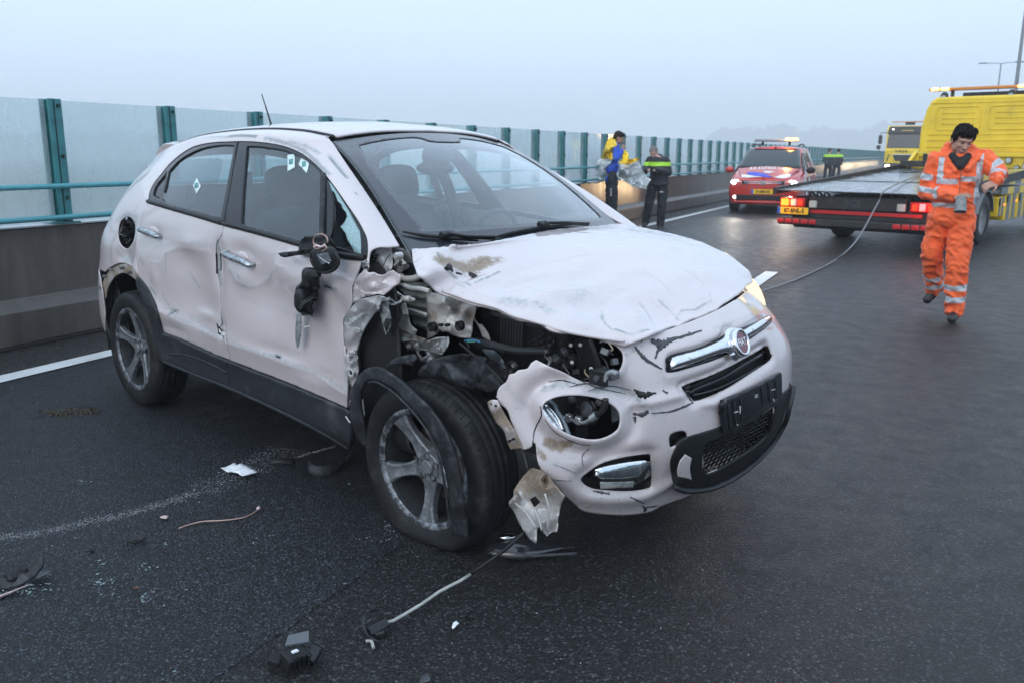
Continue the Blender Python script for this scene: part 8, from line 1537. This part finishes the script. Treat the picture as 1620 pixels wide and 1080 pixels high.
# black module in the foreground
mo = empty('black_module', gpt(468, 1055), .4, label='broken black plastic housing with grey flap in the foreground at the bottom edge', cat='fragment'); mo.scale = (.74,) * 3
mb = MB(); mb.box((0, 0, .04), (.10, .07, .05), (.2, .1, .4)); mb.build('housing', BLK, mo, bevel=.006)
mb = MB(); mb.box((.07, .01, .03), (.08, .045, .035), (.3, -.2, .9)); mb.build('housing_arm', GLOSSBLK, mo, bevel=.006)
mb = MB(); mb.box((-.07, .03, .035), (.05, .06, .03), (.1, .3, -.5)); mb.build('housing_arm', BLK, mo, bevel=.006)
for i in range(5): mb = MB(); mb.box((-.03 + i * .018, -.037, .042), (.006, .02, .05), (0, .1, .3)); mb.build('rib', GLOSSBLK, mo, bevel=.001)
mb = MB(); mb.hexa([(-.03, .05, .07), (.06, .035, .075), (.07, .09, .09), (-.01, .095, .085), (-.03, .05, .074), (.06, .035, .079), (.07, .09, .094), (-.01, .095, .089)]); mb.build('grey_flap', M('grey_fragment_plastic', (.08, .09, .1), .4), mo)
mb = MB(); mb.box((.0, .0, .07), (.028, .014, .006), (.1, .2, .6)); mb.build('white_tab', PAPER, mo)
mb = MB(); mb.tube([(-.10, .05, .01), (-.08, .09, .05), (-.085, .11, .10)], [.008, .006, .002], 6); mb.build('spike', BLK, mo)
# rod with clip and ring
rp = [(612, 984, .02), (622, 981, .022), (640, 971, .02), (668, 954, .02), (695, 935, .03), (712, 926, .035), (728, 918, .04), (745, 907, .05), (770, 890, .08), (800, 868, .12), (829, 842, .20)]
P = [gpt(a, b, z) for a, b, z in rp]; c = P[0].copy(); mb = MB(); mb.tube([tuple(p - c) for p in P[:8]], .0055, 7); ro = mb.build('bonnet_rod', M('pale_rod', (.42, .43, .40), .45, var=.3, vs=10), None, smooth=True); ro.location = c; tag(ro, 'bent rod and sleeve running from the torn flap down to a black clip', 'rod')
mb = MB(); mb.tube([tuple(p - c) for p in P[7:]], .007, 7); mb.build('rod_sleeve', BLK, ro, smooth=True)
cl = empty('black_clip', gpt(600, 988), .3, label='black plastic clip with a curved ring at the end of the bent rod', cat='fragment')
L = lambda a, b, z=.0: tuple(gpt(a, b, z) - gpt(600, 988))
cl.rotation_euler = (0, 0, 0)
mb = MB(); mb.tube([L(598, 964, .03), (L(585, 966, .05)), L(576, 975, .06), L(573, 990, .05), L(580, 1003, .03), L(592, 1012, .015), L(604, 1016, .01)], [.004, .008, .010, .008, .005, .004, .003], 6, flat=.4); mb.build('ring', SCUFFBLK, cl, smooth=True)
mb = MB(); mb.tube([L(584, 1000, .02), L(612, 984, .03)], [.020, .017], 8, flat=.7); mb.build('clip_body', GLOSSBLK, cl)
mb = MB(); mb.tube([L(594, 1004, .015), L(606, 1000, .02), L(612, 990, .02)], [.008, .008, .006], 6); mb.build('clip_prong', BLK, cl); mb = MB(); mb.tube([L(580, 1013, .006), L(588, 1013, .012), L(591, 1024, .006)], .005, 6); mb.build('metal_spring', M('pale_rod', (.4, .4, .4), .4), cl)
flat_piece('paint_chip', [(715, 994, 1), (717, 987, 1), (722, 984, 1), (726, 988, 1), (721, 993, 1), (716, 996.5, 1)], PAPER, 'small leaf shaped white paint chip right of the bent rod', 'paint chip', curl=.004, seg=2, step=.01)
flat_piece('corner_fragment', [(663, 1086, 1), (668, 1075), (679, 1071, 1), (681, 1086, 1)], M('grey_fragment_plastic', (.08, .09, .1), .4), 'grey corner of a plastic piece cut off by the bottom edge', 'fragment', curl=.02)
sc_ = empty('dark_shard', gpt(738, 977), 0, label='tiny splintered black shard right of the white paint chip', cat='fragment'); mb = MB(); mb.tube([(-.02, -.03, 0), (.0, .0, .01), (.02, .03, .004)], [.001, .008, .001], 5, flat=.4); mb.build('splinter', BLK, sc_); mb = MB(); mb.tube([(-.02, .01, .002), (.03, -.005, .008)], [.005, .001], 5, flat=.4); mb.build('splinter', BLK, sc_)
for i, (px, py, r, lab) in enumerate([(222, 855, .022, 'black chip with a folded corner on the open road left of the wire'), (207, 862, .013, 'flat black sliver just left of the folded black chip'), (143, 875, .012, 'small grey black sliver on the road near the curved moulding'), (218, 934, .012, 'rust brown scrap on the asphalt below the glass crumbs')]):
    m_ = M('rust_scrap', (.09, .05, .04), .7) if i == 3 else BLK; rg = np.random.default_rng(i + 3); a = np.sort(rg.uniform(0, 6.28, 6)); c = gpt(px, py); v = [(math.cos(t) * r * rg.uniform(.6, 1.6), math.sin(t) * r * rg.uniform(.5, 1.), rg.uniform(0, .012) + .002) for t in a]
    o = mesh('plastic_chip', v, [tuple(range(6))], m_, None, smooth=False, solid=.005, off=1); o.location = c; tag(o, lab, 'fragment')
pc = flat_piece('paint_flake', [(253, 819, 1), (261, 816.5), (267, 818, 1), (263, 822), (256, 821, 1)], M('pink_flake', (.6, .46, .44), .6), 'pink paint flake beside the copper coloured wire', 'paint chip', curl=.005, seg=2, step=.01)
# lamp shell lying under the bumper
ls_ = empty('lamp_shell', gpt(840, 872), .1, label='dark clear lamp shell lying on the road under the torn bumper', cat='fragment')
V, F = grid(14, 9, lambda u, v: ((u - .5) * .34, (v - .5) * .16 * math.sin(math.pi * min(.98, u + .12)), .012 + .055 * math.sin(math.pi * v) * math.sin(math.pi * min(1, u + .1))))
mesh('shell', V, F, M('smoked_shell', (.02, .022, .025), .1, coat=.6, bump=0), ls_, solid=.004); mb = MB(); mb.tube([(-.14, -.04, .03), (0, -.075, .02), (.16, -.06, .015)], .006, 6); mb.build('shell_edge', GREYP, ls_); mb = MB(); mb.sphere((-.09, .0, .065), (.035, .02, .01), 10, 6); mb.build('shell_chrome', MATS['lamp_reflector'], ls_, smooth=True)
# ---------------------------------------------------------------- crumbs of glass, pale flakes of the scrape, dirt: nobody could count them
def crumbs(name, mat, pts, rng_, label, cat, seed):
    rg = np.random.default_rng(seed); V = []; F = []
    for x, y in pts:
        r = rg.uniform(*rng_); k = rg.integers(3, 6); a = np.sort(rg.uniform(0, 6.28, k)); b = len(V); h = r * rg.uniform(.25, .7)
        V += [(x + math.cos(t) * r, y + math.sin(t) * r, .0045) for t in a] + [(x + math.cos(t) * r * .75, y + math.sin(t) * r * .75, .0045 + h * rg.uniform(.6, 1)) for t in a]
        F += [tuple(b + k + i for i in range(k))] + [(b + i, b + (i + 1) % k, b + k + (i + 1) % k, b + k + i) for i in range(k)]
    o = mesh(name, V, F, mat, None, smooth=False); tag(o, label, cat, kind='stuff'); return o
rg = np.random.default_rng(5)
def cloud(px, py, n, sx, sy):
    c = gpt(px, py); return [(c[0] + rg.normal(0, sx), c[1] + rg.normal(0, sy)) for _ in range(n)]
GCR = N('glass_crumb'); GCR = GCR.done(GCR.pr(base=(.40, .55, .55), rough=.08, trans=.6, ior=1.5))
pts = cloud(165, 919, 34, .022, .012) + cloud(30, 932, 34, .05, .02) + cloud(55, 928, 24, .04, .02) + cloud(235, 897, 9, .03, .012) + cloud(250, 860, 10, .03, .02) + cloud(240, 940, 25, .08, .03) + cloud(325, 798, 8, .03, .02) + cloud(138, 760, 8, .03, .01) + cloud(250, 880, 30, .6, .35) + cloud(400, 900, 22, .8, .5) + cloud(640, 830, 14, .05, .03) + cloud(250, 1065, 5, .02, .02) + cloud(160, 888, 8, .02, .015)
crumbs('glass_crumbs', GCR, pts, (.002, .0075), 'pale green crumbs of broken glass scattered over the road on the left', 'broken glass', 3)
mp = curve([(-20, 852), (60, 842), (130, 826), (200, 812), (262, 794), (310, 778), (350, 762), (395, 742), (430, 722), (455, 708)], closed=False, seg=8); G = np.array([gpt(a, b)[:2] for a, b in mp]); pts = []
for i in range(len(G) - 1):
    d = G[i + 1] - G[i]; sl_ = np.linalg.norm(d); nn = int(sl_ * 3000 * (.5 + .5 * abs(math.sin(i * .7)))); t = rg.uniform(0, 1, nn); off = rg.normal(0, .022 + .02 * (i > len(G) * .6), nn) + rg.choice([0, .06, -.05], nn) * (i > len(G) * .55); n_ = np.array([-d[1], d[0]]) / sl_; pts += [tuple(G[i] + d * a + n_ * o_) for a, o_ in zip(t, off)]
crumbs('scrape_marks', M('pale_scrape', (.30, .31, .325), .8, var=.3, vs=50), pts, (.0006, .0031), 'chalky pale scrape mark running across the asphalt to the wheel', 'scrape mark', 4)
p2 = curve([(470, 722), (500, 713), (530, 705)], closed=False, seg=6); G = [gpt(a, b)[:2] for a, b in p2]; pts = [tuple(g + rg.normal(0, .008, 2)) for g in G for _ in range(9)]; pts += cloud(630, 832, 40, .03, .02) + cloud(590, 852, 18, .03, .02) + cloud(560, 1010, 0, 1, 1)
crumbs('scrape_marks', MATS['pale_scrape'], pts, (.0015, .005), 'short pale scrape marks on the asphalt close to the front wheel', 'scrape mark', 6)
pts = [(gpt(rg.uniform(-20, 1640), rg.uniform(620, 1090))[:2]) for _ in range(230)]
crumbs('pale_grit', M('pale_grit', (.5, .5, .48), .7), [tuple(p) for p in pts], (.001, .003), 'tiny pale specks of grit scattered over the foreground road', 'grit', 8)
pts = cloud(110, 651, 260, .07, .035); crumbs('mud_patch', M('mud', (.045, .038, .025), .9, var=.4, vs=40), pts, (.004, .016), 'brown patch of mud on the road left of the rear wheel', 'mud', 9)
pts = [tuple(ROAD.wld(np.array([rg.uniform(1, 8), rg.uniform(5.55, 6.1), 0]))[:2]) for _ in range(420)]; crumbs('gutter_dirt', MATS['mud'], pts, (.003, .014), 'damp dirt and grit lying along the foot of the barrier', 'dirt', 10)
# ---------------------------------------------------------------- winch cable
b0 = TRK.wld(tX(1402.5, 300, -.25)); b1 = TRK.wld(np.array([5.9, .3, zf_ + .02])); W = [b1, TRK.wld(np.array([3., .1, zr + (zf_ - zr) * 3 / L_ + .03])), b0]
for px, py, t in ((1391, 318, .12), (1380, 338, .25), (1368, 360, .4), (1354, 382, .55), (1337, 400, .70)): 
    dpt = np.array(b0) * (1 - t) + gpt(1300, 424, .02) * t; d = raydir(px, py); k = dpt[1] / d[1]; W.append(CAMP + d * k)
W += [gpt(1318, 414, .03), gpt(1300, 424, .015), gpt(1270, 438, .015), gpt(1240, 450, .02), gpt(1205, 461, .05), gpt(1185, 466, .12)]
P = [Vector(p) for p in W]; c = P[0].copy(); mb = MB(); 
Q = []
for i in range(len(P) - 1):
    p0_, p1_, p2_, p3_ = P[max(i - 1, 0)], P[i], P[i + 1], P[min(i + 2, len(P) - 1)]
    for k in range(5): t = k / 5; Q.append(.5 * ((2 * p1_) + (-p0_ + p2_) * t + (2 * p0_ - 5 * p1_ + 4 * p2_ - p3_) * t * t + (-p0_ + 3 * p1_ - 3 * p2_ + p3_) * t**3))
Q.append(P[-1]); mb.tube([p - c for p in Q], .011, 7); o = mb.build('winch_cable', M('steel_cable', (.20, .21, .22), .4, metal=.6, var=.3, vs=80), None, smooth=True); o.location = c; tag(o, 'grey steel winch cable sagging from the flatbed to the road and the white car', 'cable')
